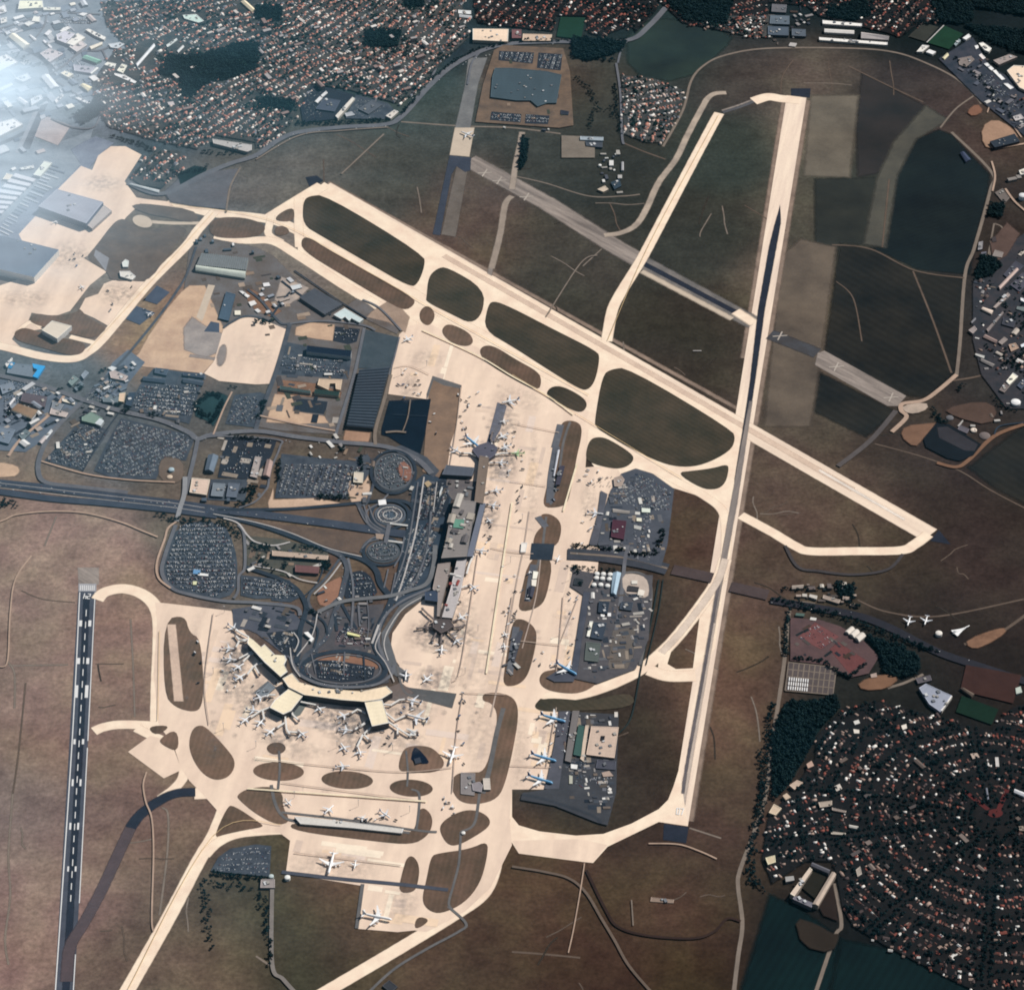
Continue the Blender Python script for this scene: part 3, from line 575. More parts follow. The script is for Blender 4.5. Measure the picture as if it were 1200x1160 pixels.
svc([(476,880),(478,905),(477,922)], 5); svc([(465,780),(475,812),(500,815)], 6)
for a in ([(657,498),(654,510),(650,525)],[(652,524),(646,560),(644,590)]):
    stroke('staging_area', a, 20, 2.3, mat('staging', (110,112,118), c2=(84,88,98)))
stroke('staging_area', [(625,662),(618,705)], 17, 2.3, MATS['staging']); stroke('staging_area', [(605,735),(597,790)], 18, 2.3, MATS['staging'])
stroke('staging_area', [(630,606),(640,618)], 18, 2.3, MATS['staging'])
patch('motorway_cutting', [(623,637),(650,638),(647,657),(621,656)], 2.5, RDRK)
# slate stand fronting the satellites
patch('ramp_area', [(583,472),(594,476),(586,505),(577,520),(570,520),(577,495)], 1.8, mat('ramp_grey', (118,120,132), c2=(92,96,110)))
for (cx, cy, rx, ry, r, c) in ((590,545,16,12,0,'ramp_stain'),(572,600,12,18,0,'ramp_stain'),(517,742,34,14,0,'ramp_stain2'),(275,790,16,40,0,'ramp_stain'),(305,825,20,24,0,'ramp_stain'),(395,838,28,14,0,'ramp_stain'),(475,832,24,14,0,'ramp_stain'),(512,795,22,10,0,'ramp_stain'),(330,860,20,10,0,'ramp_stain')):
    pass
CLUT = {k: [mat('ground_%s_%d' % (k, i), c, var=.1, scale=.04, fine=.25) for i, c in enumerate(cs)] for k, cs in {'grey': ((76,82,92),(54,62,74),(104,106,112),(150,138,126),(96,88,82),(38,46,58),(176,168,160)), 'warm': ((120,104,92),(96,86,80),(146,126,110),(78,74,76),(70,76,66),(168,150,134)), 'dim': ((60,58,64),(44,48,56),(84,78,76),(74,60,54),(34,42,46),(100,92,88)), 'cool': ((140,152,168),(112,124,140),(170,178,190),(92,104,120),(186,190,196))}.items()}
def clutter(px, n, kind, ang, sr=(8,45)):
    P = [gp(*q) for q in px]; x0, x1 = min(q[0] for q in P), max(q[0] for q in P); y0, y1 = min(q[1] for q in P), max(q[1] for q in P); k = 0
    for _ in range(n*8):
        if k >= n: break
        X, Y = rnd.uniform(x0, x1), rnd.uniform(y0, y1); l_, w_ = rnd.uniform(*sr), rnd.uniform(4, sr[1]*.45); a = ang+rnd.choice([0, math.pi/2])+rnd.gauss(0, .05); c, s = math.cos(a), math.sin(a)
        Q = [(X+u*l_/2*c-v*w_/2*s, Y+u*l_/2*s+v*w_/2*c) for u, v in ((-1,-1),(1,-1),(1,1),(-1,1))]
        if not all(inside(q, P) for q in Q): continue
        k += 1; link('yard_slab', poly_mesh('yard_slab', Q, zs(.9)), m=rnd.choice(CLUT[kind]), kind=STRUCT)
clutter([(0,445),(60,456),(92,474),(60,505),(25,525),(-15,525),(-15,445)], 30, 'grey', .75)
clutter([(105,462),(135,425),(158,428),(148,450),(140,478)], 12, 'grey', .7, (6,30))
clutter([(84,480),(140,488),(97,552),(52,538)], 14, 'grey', .75)
clutter([(155,432),(245,440),(222,497),(150,478)], 14, 'grey', -.1)
clutter([(222,290),(300,290),(350,330),(425,380),(400,505),(300,500),(330,400),(240,375)], 60, 'warm', .3)
clutter([(325,398),(412,420),(400,500),(315,495)], 20, 'grey', -.1)
clutter([(255,512),(325,516),(312,590),(240,588)], 24, 'grey', 1.4)
clutter([(286,630),(385,648),(384,664),(345,678),(290,668)], 22, 'warm', -.1, (6,30))
clutter([(356,716),(450,708),(438,760),(450,800),(380,802),(345,790),(340,765)], 46, 'grey', 1.4, (6,30))
clutter([(275,714),(345,708),(350,760),(320,757),(276,738)], 18, 'grey', -.3, (8,40))
clutter([(484,566),(520,558),(530,575),(512,672),(500,692),(460,705),(470,665)], 34, 'grey', 1.3, (6,36))
clutter([(400,520),(440,525),(440,590),(405,590)], 18, 'warm', 1.4, (6,26))
clutter([(1145,330),(1240,250),(1240,480),(1180,480),(1140,400)], 40, 'dim', .95)
clutter([(1105,72),(1140,50),(1230,120),(1240,220),(1150,115)], 30, 'dim', .8, (8,36))
clutter([(0,0),(115,0),(125,40),(110,120),(60,130),(20,165),(-20,190),(-20,0)], 70, 'cool', .6, (10,60))
clutter([(899,4),(948,4),(948,54),(899,54)], 12, 'dim', 0, (10,40))
# ------------------------------------------------------------------ roads
GR2 = mat('road_grey', (112,114,120), c2=(96,98,106)); PATHM = mat('track_pale', (134,122,112), fine=0.3); PATHD = mat('track_dim', (104,90,80), fine=0.3); PATHW = mat('path_sand', (190,164,146)); WPALE = mat('road_white', (196,192,190))
def rd(pts, w=9, m=ROAD, z=1.5, name='road'): stroke('track' if m in (PATHD, PATHM) and name == 'road' else name, pts, w, z, m)
MWAY = mat('motorway_asphalt', (70,78,92), c2=(58,66,80))
rd([(-60,560),(0,567),(60,573),(120,581),(200,590),(250,597),(300,603),(340,608),(400,616),(455,624),(478,627)], 30, MWAY, name='motorway')
rd([(-60,570),(0,577),(60,585),(120,590),(200,598),(255,605)], 24, MWAY, name='motorway')
rd([(255,598),(285,598),(340,597),(400,592),(455,587),(478,590),(486,600)], 12, RDRK, 1.7)
rd([(250,603),(290,612),(320,621),(350,632),(384,645),(422,655),(440,668),(446,685),(458,700)], 16, RDRK, 1.7)
rd([(250,603),(300,613),(340,625),(384,643),(424,653)], 3, WPALE, 2.0, 'parapet')
for o in (-3.0, 2.2):
    rd([(-60,563+o),(0,570+o),(60,577+o),(120,584+o),(200,593+o),(240,599+o)], 1.6, WPALE, 2.2, 'lane_line')
rd([(384,645),(400,653),(407,667),(403,685),(399,702),(392,720),(384,745),(372,758),(358,770),(352,785)], 14, ROAD, 1.9)
rd([(373,718),(395,708),(413,704),(454,700),(480,693),(500,685),(508,665),(510,640)], 13, mat('flyover_deck', (118,120,124)), 6.5, 'flyover')
rd([(398,656),(380,680),(364,696),(362,708),(370,718),(382,714),(396,702)], 8, ROAD, 1.9)
rd([(400,660),(385,680),(368,697)], 4, WPALE, 2.0)
rd([(287,665),(320,676),(340,685),(352,696),(359,711),(357,723),(352,739),(350,765),(346,778)], 13, RDRK, 2.0)
rd([(482,600),(480,620),(473,655),(467,680),(458,707),(448,727),(440,747),(441,760),(448,772),(454,785)], 18, RDRK, 1.8)
rd([(505,600),(500,640),(492,670),(480,690),(462,704)], 8, GR2, 2.0)
rd([(400,707),(408,722),(418,738)], 8, RDRK, 2.0); rd([(392,720),(395,740)], 8, RDRK, 2.0)
rd([(506,690),(470,706),(448,728),(444,755),(452,775),(462,790)], 8, GR2, 2.1); rd([(508,694),(475,712),(457,735),(450,755),(455,775)], 3, WPALE, 2.2)
rd(ell(403,785,49,21)+[(452,785)], 14, RDRK, 2.0); rd(ell(403,785,43,17)+[(446,785)], 3.5, GR2, 2.3)
rd([(340,770),(350,790),(375,802),(410,806),(440,803),(458,792),(462,780)], 9, GR2, 2.2)
for c in ((461,554,26,25),(457,604,22,16),(449,647,23,16)): rd(ell(*c)+[(c[0]+c[2],c[1])], 9, RDRK, 2.0)
rd(ell(457,604,14,9)+[(471,604)], 3, WPALE, 2.2); rd(ell(457,604,8,5)+[(465,604)], 3, WPALE, 2.2)
rd([(440,560),(430,590),(420,592)], 8, ROAD, 1.8); rd([(418,590),(428,605),(440,620),(455,625)], 10, ROAD, 1.8); rd([(423,648),(430,636),(445,628)], 8, ROAD, 1.8)
rd([(455,580),(445,590),(430,600),(432,615),(445,624)], 5, GR2, 2.0)
for a, b in (((457,614.5),(478,617)),((452,634.5),(472,637))): rd([a, b], 7, mat('bridge_white', (206,206,204)), 5.0, 'bridge_deck')
rd([(456,616),(452,637)], 12, GR2, 5.2, 'bridge_deck')
rd([(217,560),(216,580),(211,597),(207,612)], 13, mat('bridge_grey', (150,152,156)), 6.0, 'bridge_deck')
rd([(207,612),(197,620),(193,633),(184,660),(186,678),(200,690)], 6, PATHW, 1.9)
rd([(206,616),(194,650),(190,672),(202,690),(225,698),(262,705),(300,707),(345,712),(352,722)], 11, GR2, 1.7)
rd([(279,616),(286,627),(287,665),(280,676),(279,693),(274,702)], 8, GR2, 1.9)
rd([(262,608),(279,614),(290,628),(300,636),(320,640),(340,636)], 5, WPALE, 1.9)
rd([(-60,430),(0,441),(50,453),(100,470),(140,482),(187,493),(220,507),(232,515),(250,510),(300,506),(350,513),(400,519),(437,522),(462,527),(490,540),(506,556)], 17, GR2, 1.6)
rd([(232,515),(228,535),(222,560),(217,580)], 12, GR2, 1.7)
rd([(95,473),(62,507),(48,532),(45,553),(54,566),(90,571),(150,578)], 14, GR2, 1.7); rd([(75,465),(60,485),(25,515),(10,535)], 9, PATHW, 1.6)
rd([(212,335),(195,360),(170,392),(140,427),(105,462),(95,473)], 9, ROAD, 1.5); rd([(230,290),(220,320),(212,335)], 7, ROAD, 1.5)
rd([(340,380),(325,432),(305,487),(300,504)], 13, ROAD, 1.6); rd([(340,380),(380,377),(425,382),(440,388)], 8, GR2, 1.6); rd([(427,385),(415,440),(395,505),(393,517)], 9, GR2, 1.6)
rd([(290,340),(305,352),(320,370),(330,380),(340,380)], 8, ROAD, 1.6); rd([(318,372),(330,355),(340,343)], 7, RDRK, 1.7); rd([(262,385),(272,378),(285,372),(300,372),(318,378)], 8, ROAD, 1.4)
rd([(425,352),(445,362),(470,388)], 6, GR2, 1.6); rd([(330,330),(350,345),(388,370)], 6, RDRK, 1.6); rd([(345,318),(392,350),(430,374)], 5, RDRK, 1.6)
rd([(458,440),(450,470),(440,505),(440,522)], 9, PATHM, 1.6); rd([(468,396),(462,420),(456,440)], 5, GR2, 1.6)
rd([(305,488),(350,498),(395,506)], 6, PATHW, 1.5); rd([(140,484),(120,512),(97,553)], 4, RDRK, 1.6); rd([(48,541),(100,556),(150,563),(205,566)], 5, PATHW, 1.5)
rd([(250,510),(262,480),(272,460)], 5, PATHW, 1.5); rd([(232,515),(262,512),(325,516),(328,525),(318,550),(314,572)], 6, GR2, 1.7); rd([(314,572),(300,588),(280,596)], 6, GR2, 1.7)
# town-side and perimeter roads
rd([(150,215),(190,228),(240,205),(272,192),(300,183),(325,166),(350,156),(400,150),(450,147),(470,138),(500,105),(525,82),(550,67),(575,57),(600,52),(650,50),(700,50),(740,47),(760,32),(780,10),(800,-20)], 20, GR2, 1.3)
rd([(300,188),(350,160),(400,154),(455,150)], 5, PATHM, 1.4)
rd([(282,197),(270,220),(265,250)], 5, PATHM, 1.4)
rd([(470,143),(540,148),(600,150),(657,157)], 6, PATHM, 1.4); rd([(450,158),(400,205)], 5, PATHM, 1.2); rd([(563,62),(553,75),(548,100)], 7, GR2, 1.4)
rd([(579,60),(572,95),(562,140)], 4, PATHM, 1.4); rd([(722,75),(727,110),(729,160),(731,170)], 8, GR2, 1.4); rd([(737,46),(728,60),(724,75)], 7, GR2, 1.4)
rd([(731,168),(755,178),(780,187)], 5, PATHD, 1.2); rd([(777,172),(800,130),(810,95),(825,77),(850,65),(900,57),(1000,57),(1050,62),(1087,75),(1120,92),(1142,112),(1150,122)], 7, PATHM, 1.4)
rd([(605,207),(640,215),(690,230),(730,230),(750,228)], 4, PATHM, 1.2)
rd([(1142,112),(1120,128),(1102,150)], 5, PATHM, 1.4); rd([(1142,112),(1158,122),(1157,133)], 4, PATHW, 1.4)
rd([(1115,155),(1162,202),(1160,225),(1142,290),(1131,322),(1125,402),(1121,440)], 9, PATHM, 1.4)
rd([(1162,190),(1166,207),(1163,225)], 6, PATHW, 1.5); rd([(1185,145),(1197,162)], 5, PATHW, 1.5); rd([(1165,176),(1185,172),(1215,167)], 7, PATHW, 1.5); rd([(1178,222),(1190,238),(1210,255)], 7, PATHW, 1.5)
rd([(1121,440),(1100,458),(1082,470),(1058,474),(1056,482),(1062,490),(1045,507)], 13, PATHW, 1.5)
patch('closed_runway', [(1056,476),(1085,472),(1088,480),(1072,486),(1060,484)], 1.2, mat('turn_pad', (196,176,160), c2=(150,138,128)), sm=1)
rd([(1050,482),(1020,517),(982,547)], 15, mat('dim_strip', (94,88,88)), .6); rd([(1117,446),(1150,440),(1190,425)], 6, PATHD, 1.2)
rd([(975,287),(1020,292),(1072,317),(1130,326)], 5, PATHD, 1.2); rd([(1070,318),(1093,375),(1115,437)], 5, PATHD, 1.2); rd([(1025,520),(1080,535),(1125,552),(1162,575),(1210,600)], 4, PATHD, 1.2); rd([(980,330),(1000,350),(1010,400)], 3, PATHD, 1.2)
rd([(1034,290),(1042,210)], 4, PATHD, 1.3); rd([(995,78),(1050,105),(1082,120)], 5, PATHD, 1.2); rd([(915,110),(917,90),(930,70)], 3, PATHD, 1.2)
rd([(1190,305),(1175,330),(1160,300),(1175,270),(1165,262)], 4, PATHM, 1.4); rd([(1158,300),(1165,262)], 4, PATHM, 1.4)
rd([(1098,543),(1120,548),(1135,540),(1165,512),(1200,498)], 12, mat('clay_bank', (132,100,80)), .8); rd([(1165,510),(1172,500),(1200,496)], 5, RDRK, 1.4)
rd([(903,704),(945,711),(1000,721),(1040,735),(1100,765),(1150,782),(1220,805)], 26, mat('motorway_dim', (50,48,56), c2=(40,42,50)), 1.4, 'motorway')
rd([(665,650),(700,652),(750,660),(782,668)], 44, mat('motorway_mid', (72,74,84), c2=(58,64,72)), 1.7, 'motorway'); rd([(668,649),(735,655),(782,667)], 6, PATHM, 2.6)
rd([(788,668),(835,678)], 40, mat('cover_band', (84,72,72)), .5, 'tunnel_cover'); rd([(856,688),(900,698)], 40, MATS['cover_band'], .5, 'tunnel_cover')
rd([(736,640),(732,660),(728,700),(722,740)], 10, GR2, 2.8); rd([(770,660),(776,640),(778,615)], 8, GR2, 1.8); rd([(730,672),(748,672),(760,680),(763,700),(758,740),(750,780)], 8, SVC, 1.5)
rd([(772,680),(765,720),(752,780),(740,840),(725,860)], 4, mat('ditch', (42,54,56)), 1.0); rd([(777,680),(771,720),(757,780)], 3, MATS['ditch'], 1.0)
rd([(1005,703),(1040,717),(1100,722),(1200,702)], 5, PATHD, 1.2); rd([(920,640),(935,665),(960,670),(1000,674),(1040,668),(1058,650)], 9, mat('old_curve', (74,70,72)), .5)
rd([(925,715),(920,767),(915,805),(905,870),(897,932),(882,980),(867,1020),(865,1040),(870,1082),(865,1120),(859,1170)], 9, PATHM, 1.4)
rd([(1130,755),(1165,745),(1200,722),(1220,705)], 8, PATHD, 1.4); patch('bare_ground', [(1132,750),(1175,735),(1180,742),(1150,760),(1135,760)], .7, BRN, sm=1)
rd([(600,1016),(637,1022),(667,1030),(687,1047),(705,1077),(720,1102),(737,1132),(765,1165)], 7, mat('track_mid', (112,98,88)), 1.2)
rd([(685,1012),(680,1045),(672,1090),(666,1117)], 3, PATHW, 1.2); rd([(600,1115),(640,1118),(680,1122)], 5, PATHD, 1.2)
rd([(687,1020),(710,1067),(725,1087),(760,1097),(812,1100),(837,1092),(852,1077),(868,1080)], 7, mat('track_dark', (56,42,38)), 1.1)
rd([(760,989),(795,990),(820,998),(840,1007)], 4, PATHW, 1.2); rd([(740,1055),(742,1085)], 2, PATHM, 1.2); rd([(808,970),(845,982)], 4, PATHM, 1.2)
rd([(319,1038),(319,1130),(332,1148),(352,1170)], 10, mat('lane_grey', (134,128,124)), 1.2); rd([(300,1120),(318,1132)], 5, PATHM, 1.2)
patch('car_park', [(247,1021),(256,1005),(270,995),(300,990),(318,992),(316,1028),(275,1024)], .8, LOT)
rd([(172,905),(168,920),(171,940),(178,960),(180,1000),(178,1075),(180,1092)], 4, PATHW, .9); rd([(190,946),(197,955),(196,1000),(187,1072)], 4, PATHM, .9)
rd([(-60,630),(0,612),(20,604),(60,600),(100,602),(140,612),(165,622),(185,630)], 5, PATHW, 1.2); rd([(37,652),(18,680),(12,720),(9,775),(0,782)], 4, PATHW, 1.2); rd([(10,780),(80,779)], 4, PATHM, 1.2); rd([(9,775),(17,790),(17,830)], 4, PATHM, 1.2)
rd([(66,605),(58,625),(52,640)], 3, PATHM, 1.2); rd([(153,725),(156,780),(158,840)], 3, PATHM, 1.2); rd([(25,692),(50,702),(88,706)], 2.5, PATHD, 1.2); rd([(112,778),(145,778)], 2.5, PATHD, 1.2)
rd([(10,1130),(6,1100),(12,1050),(10,1000),(15,930)], 4, PATHM, 1.1); rd([(15,930),(22,880),(30,800)], 3, PATHD, 1.1)
rd([(640,372),(680,310),(700,300)], 3, PATHM, 1.2); rd([(683,312),(705,292)], 3, PATHM, 1.2)
rd([(812,412),(822,412)], 3, WPALE, 1.2)
# extra ground of the upper left works and the town edge
patch('car_park', [(352,126),(366,101),(385,104),(415,112),(398,140),(355,145)], 1.0, LOTD); patch('car_park', [(417,112),(455,122),(462,130),(450,141),(405,140)], 1.0, LOT)
patch('grey_field', [(192,226),(215,205),(265,200),(282,198),(268,228),(265,246),(230,243),(200,238)], .7, mat('grey_field', (106,106,112), c2=(92,92,98)))
patch('green_field', [(208,205),(228,195),(243,198),(240,205),(212,218)], .75, WOOD)
for i in range(24):
    t_ = i/24; a_, b_ = lerp((-8,272), (60,190), t_), lerp((16,284), (90,199), t_)
    stroke('yard_row', [lerp(a_, b_, .12), lerp(a_, b_, rnd.uniform(.4, .75))], rnd.uniform(3, 7), 1.2, roofmat_(rnd.choice([(170,180,194),(96,108,126),(196,202,210)])), sp=False)
for i in range(40):
    x_, y_ = rnd.uniform(-10, 130), rnd.uniform(5, 170)
    if inside((x_, y_), [(-10,5),(115,5),(118,60),(110,110),(60,125),(45,165),(-10,200)]):
        w_, h_ = rnd.uniform(5, 14), rnd.uniform(3, 7); patch('yard_slab', [(x_,y_),(x_+w_,y_-h_*.5),(x_+w_*1.3,y_+h_*.4),(x_+w_*.3,y_+h_)], .8, roofmat_(rnd.choice([(120,134,150),(160,168,180),(96,110,128),(186,190,198),(84,100,112)])))
for x_, y_, a_ in ((20,110,.3),(30,100,.5),(70,120,.2)): pass
rd([(0,128),(30,118),(55,112)], 7, GR2, 1.1); rd([(58,88),(75,78),(95,62),(118,60),(135,52)], 8, GR2, 1.1); rd([(64,95),(90,112),(112,130)], 6, GR2, 1.1); rd([(0,35),(40,22),(70,16),(118,18)], 8, GR2, 1.1); rd([(120,60),(140,95),(165,100)], 6, GR2, 1.1); rd([(0,60),(30,55),(50,35),(55,18)], 6, GR2, 1.1)
rd([(60,140),(85,150),(110,150),(120,130)], 6, GR2, 1.1); rd([(280,0),(272,25),(250,45),(200,55)], 7, GR2, 1.1); rd([(345,0),(348,30),(350,50)], 12, GR2, 1.1); rd([(300,170),(330,110),(350,50),(420,70)], 6, GR2, 1.1); rd([(470,35),(455,70),(440,120)], 6, GR2, 1.1); rd([(530,0),(522,50),(505,95)], 8, GR2, 1.1)
rd([(481,470),(478,490),(472,507)], 2, PATHM, 6.2); rd([(452,508),(464,507),(476,508)], 6, PATHM, 6.2); rd([(460,487),(500,489)], 1.6, RDRK, 6.2)
# hub between the terminals: slip roads, ramps and kerbs
for q_ in ([(497,560),(488,620),(476,668),(464,705)],[(505,572),(500,640),(486,680)],[(490,566),(478,640),(462,690)],[(512,566),(508,600)],[(408,655),(414,690),(412,735)],[(380,664),(372,684),(356,700)],[(300,645),(330,648),(352,656)],[(296,664),(330,670),(352,680),(372,684)],[(352,724),(372,738),(368,760)],[(430,700),(432,735),(428,760)],[(420,708),(422,735)],[(360,714),(380,730),(384,745)],[(444,733),(436,755)],[(365,767),(370,790)],[(426,766),(428,798)],[(404,765),(403,790)]):
    rd(q_, rnd.choice([2.5, 4, 6]), rnd.choice([GR2, WPALE, GR2, RDRK]), 2.3)
for q_ in ([(446,742),(440,760),(452,778),(462,800)],[(340,760),(343,780),(352,794)],[(372,720),(366,745),(348,770)],[(344,742),(350,752),(345,765)]): rd(q_, 3, WPALE, 2.4)
for c_ in ((461,554,22,21),(461,554,12,12),(449,647,17,10),(449,647,9,5),(457,604,17,11),(457,604,11,7)): rd(ell(*c_)+[(c_[0]+c_[2],c_[1])], 2.5, GR2, 2.3)
patch('bare_ground', [(470,540),(482,548),(484,562),(474,566),(466,552)], 1.25, mat('red_clay', (146,106,92)), sm=1)
for q_ in ([(395,668),(400,700)],[(388,690),(378,712)]): pass
for q_ in ([(428,640),(436,632),(446,630)],[(424,644),(432,636),(444,633)],[(432,593),(440,612),(452,620)],[(426,592),(434,612),(448,622)],[(420,596),(430,614),(446,626)],[(462,665),(470,650),(474,630)],[(455,668),(450,690)],[(464,672),(458,700)]): rd(q_, 4, GR2, 2.1)
# pitches and clay lots
patch('sports_pitch', [(657,21),(686,22),(681,47),(652,44)], .9, GRN); patch('sports_pitch', [(1106,31),(1129,41),(1112,59),(1086,51)], .9, mat('pitch_green', (28,62,46))); patch('sports_pitch', [(1081,28),(1100,33),(1084,50),(1065,44)], .9, mat('pitch_dull', (58,60,56)))
rd([(1086,51),(1106,31)], 4, WPALE, 1.4); rd([(1065,44),(1081,28)], 3, PATHM, 1.4)
patch('sports_pitch', [(1127,816),(1170,832),(1162,850),(1120,835)], .9, mat('pitch_dark', (22,46,36))); patch('playing_field', [(1132,780),(1197,792),(1187,825),(1125,810)], .8, mat('field_maroon', (66,44,40)))
patch('school_ground', [(579,60),(590,54),(660,58),(668,85),(672,148),(655,151),(557,144),(566,100)], .5, mat('clay_ground', (124,104,88), c2=(92,80,72), scale=.02))
for p in ([(585,61),(626,63),(624,76),(584,72)],[(631,63),(659,65),(657,84),(629,81)],[(576,132),(611,135),(610,145),(574,142)],[(616,135),(644,137),(642,147),(615,146)]): patch('car_park', p, .9, LOTD)
patch('hard_standing', [(658,160),(685,161),(686,172),(697,173),(697,186),(658,186)], .9, mat('buff_slab', (132,122,112)))
patch('brick_yard', [(926,725),(960,727),(985,735),(1012,752),(1030,770),(1018,790),(995,795),(968,780),(926,775)], .8, mat('maroon_yard', (100,78,78), c2=(82,66,68)))
patch('brick_yard', [(935,748),(955,730),(983,747),(962,762)], 1.0, mat('brick_lot', (120,78,78))); patch('brick_yard', [(972,762),(982,753),(1015,775),(995,790)], 1.0, mat('brick_lot2', (112,70,70)))
patch('coach_park', [(924,777),(980,783),(976,815),(920,810)], 1.0, mat('coach_lot', (92,84,84)))
for t_ in range(10): rd([lerp((924,777),(980,783),t_/9), lerp((920,810),(976,815),t_/9)], 1.8, PATHM, 1.4)
for t_ in range(5): rd([lerp((924,777),(920,810),t_/4), lerp((980,783),(976,815),t_/4)], 2.2, PATHM, 1.4)
patch('bare_ground', [(1005,800),(1035,790),(1055,795),(1040,808),(1010,810)], .9, mat('clay3', (130,98,78)), sm=1); rd([(1040,806),(1060,800),(1082,790)], 7, PATHM, 1.2)
patch('settling_basin', [(1082,515),(1098,496),(1112,498),(1150,522),(1140,535),(1125,541),(1110,538),(1085,525)], 1.1, mat('basin_dark', (22,28,36))); patch('settling_basin', [(1098,502),(1110,501),(1146,522),(1142,530),(1130,529),(1100,514)], 1.4, mat('basin_slate', (58,56,62)))
patch('bare_ground', [(1060,500),(1090,497),(1098,496),(1082,515),(1072,526),(1055,512)], .7, mat('clay4', (128,98,80)), sm=1); patch('bare_ground', [(1105,480),(1150,470),(1170,480),(1160,500),(1120,490)], .6, mat('clay5', (90,72,64)), sm=1)
patch('bare_ground', [(1150,150),(1165,140),(1185,150),(1195,165),(1165,176),(1152,172)], .9, mat('clay6', (172,140,118)), sm=1); patch('bare_ground', [(1132,132),(1145,122),(1153,132),(1140,138)], .9, mat('clay7', (136,98,80)), sm=1)
patch('yard', [(1140,330),(1165,300),(1260,230),(1260,480),(1180,480),(1150,440),(1140,400)], .4, mat('estate_dark', (66,62,66), c2=(44,50,58), fine=0.5))
patch('yard', [(1100,70),(1140,45),(1160,80),(1220,110),(1260,230),(1200,160),(1150,120)], .4, mat('estate_dark2', (70,72,82), c2=(44,54,66), fine=0.5))
patch('bare_ground', [(1160,285),(1180,262),(1195,275),(1180,300),(1165,310)], .6, mat('clay8', (96,78,72)))
patch('cargo_yard', [(716,575),(728,556),(745,550),(765,556),(790,574),(787,600),(782,640),(775,665),(735,655),(705,645),(700,640),(706,605)], .9, mat('cargo_slate', (84,88,98), c2=(70,76,86)))
patch('cargo_yard', [(690,640),(700,640),(712,580),(704,576),(700,605)], 1.3, mat('cargo_strip', (96,98,108)))
patch('cargo_yard', [(672,668),(692,672),(765,675),(760,750),(745,785),(700,802),(672,796),(680,740),(686,700),(668,688)], .9, mat('cargo_slate2', (92,90,94), c2=(76,76,82)))
patch('cargo_yard', [(718,740),(745,735),(742,770),(735,785),(712,785)], 1.2, mat('dull_pad', (108,102,98)))
patch('cargo_yard', [(684,694),(692,695),(682,750),(676,795),(668,795),(676,745)], 1.8, ASPH)
patch('cargo_yard', [(729,674),(745,673),(757,678),(761,690),(759,702),(745,700),(730,694)], 1.4, mat('pad_buff', (200,184,172)), sm=1)
patch('ramp_area', [(640,795),(655,786),(676,788),(672,800),(650,800)], 2.4, ASPH)
patch('cargo_yard', [(655,834),(725,838),(722,930),(712,968),(700,965),(650,945),(610,938),(612,930),(640,926),(650,880)], 1.2, mat('cargo_slate3', (72,74,80), c2=(60,62,68)))
patch('ramp_area', [(655,835),(668,834),(655,925),(638,925),(643,905),(650,870)], 1.6, mat('ramp_slate', (92,94,104)))
rd([(612,932),(640,938),(690,955),(705,965)], 9, mat('road_dim', (62,66,74)), 1.9)

clutter([(716,575),(745,552),(788,576),(783,640),(775,662),(735,653),(702,642),(706,605)], 40, 'grey', .1, (6,34))
clutter([(690,690),(765,690),(758,750),(745,782),(700,800),(676,795),(684,740)], 46, 'grey', .1, (6,34))
clutter([(672,836),(725,840),(722,930),(710,965),(660,945),(660,900)], 40, 'grey', .1, (6,34))
clutter([(926,727),(985,736),(1018,785),(990,794),(928,773)], 16, 'dim', .7, (8,30))
clutter([(926,686),(1002,688),(1004,712),(940,704)], 14, 'dim', 0, (6,24))
clutter([(582,62),(660,60),(668,146),(572,142)], 14, 'warm', 0, (6,26))
for i in range(60):
    x, y = rnd.choice([(40,700),(50,950),(140,780),(140,1020),(200,1040),(640,1080),(780,1050),(760,900),(860,820),(880,700),(900,600),(1000,610),(1110,660),(640,300),(560,260),(430,200),(840,250),(800,440),(780,490),(640,200),(960,90),(1050,110),(1000,560)]); x += rnd.gauss(0, 24); y += rnd.gauss(0, 34)
    a = rnd.choice([1.45, .55, -.5, 0, rnd.uniform(0, 3)]); L = rnd.uniform(12, 60); q = [(x+L*t*math.cos(a)+rnd.gauss(0,1.2), y+L*t*math.sin(a)+rnd.gauss(0,1)) for t in (0, .35, .7, 1)]
    LOWC[0] += 1; pts = [gp(*k) for k in spline(q)]; V, F = ribbon(pts, 2.2, .30+LOWC[0]*.0008); V2, F2 = ribbon(pts, 7, .30+LOWC[0]*.0008); n_ = len(V); FF = list(F)
    for k in range(len(pts)-1):
        for s in (0, 1): u, v = 2*k+s, 2*k+2+s; FF.append((u, v, n_+v, n_+u))
    me = pymesh('worn_track', V+V2, FF); setfade(me, [.75]*n_+[0]*n_); link('worn_track', me, m=softmat(rnd.choice([PATHM, PATHD, MATS['tree_damp'] if 'tree_damp' in MATS else mat('tree_damp', (62,56,50))])), kind=STRUCT)
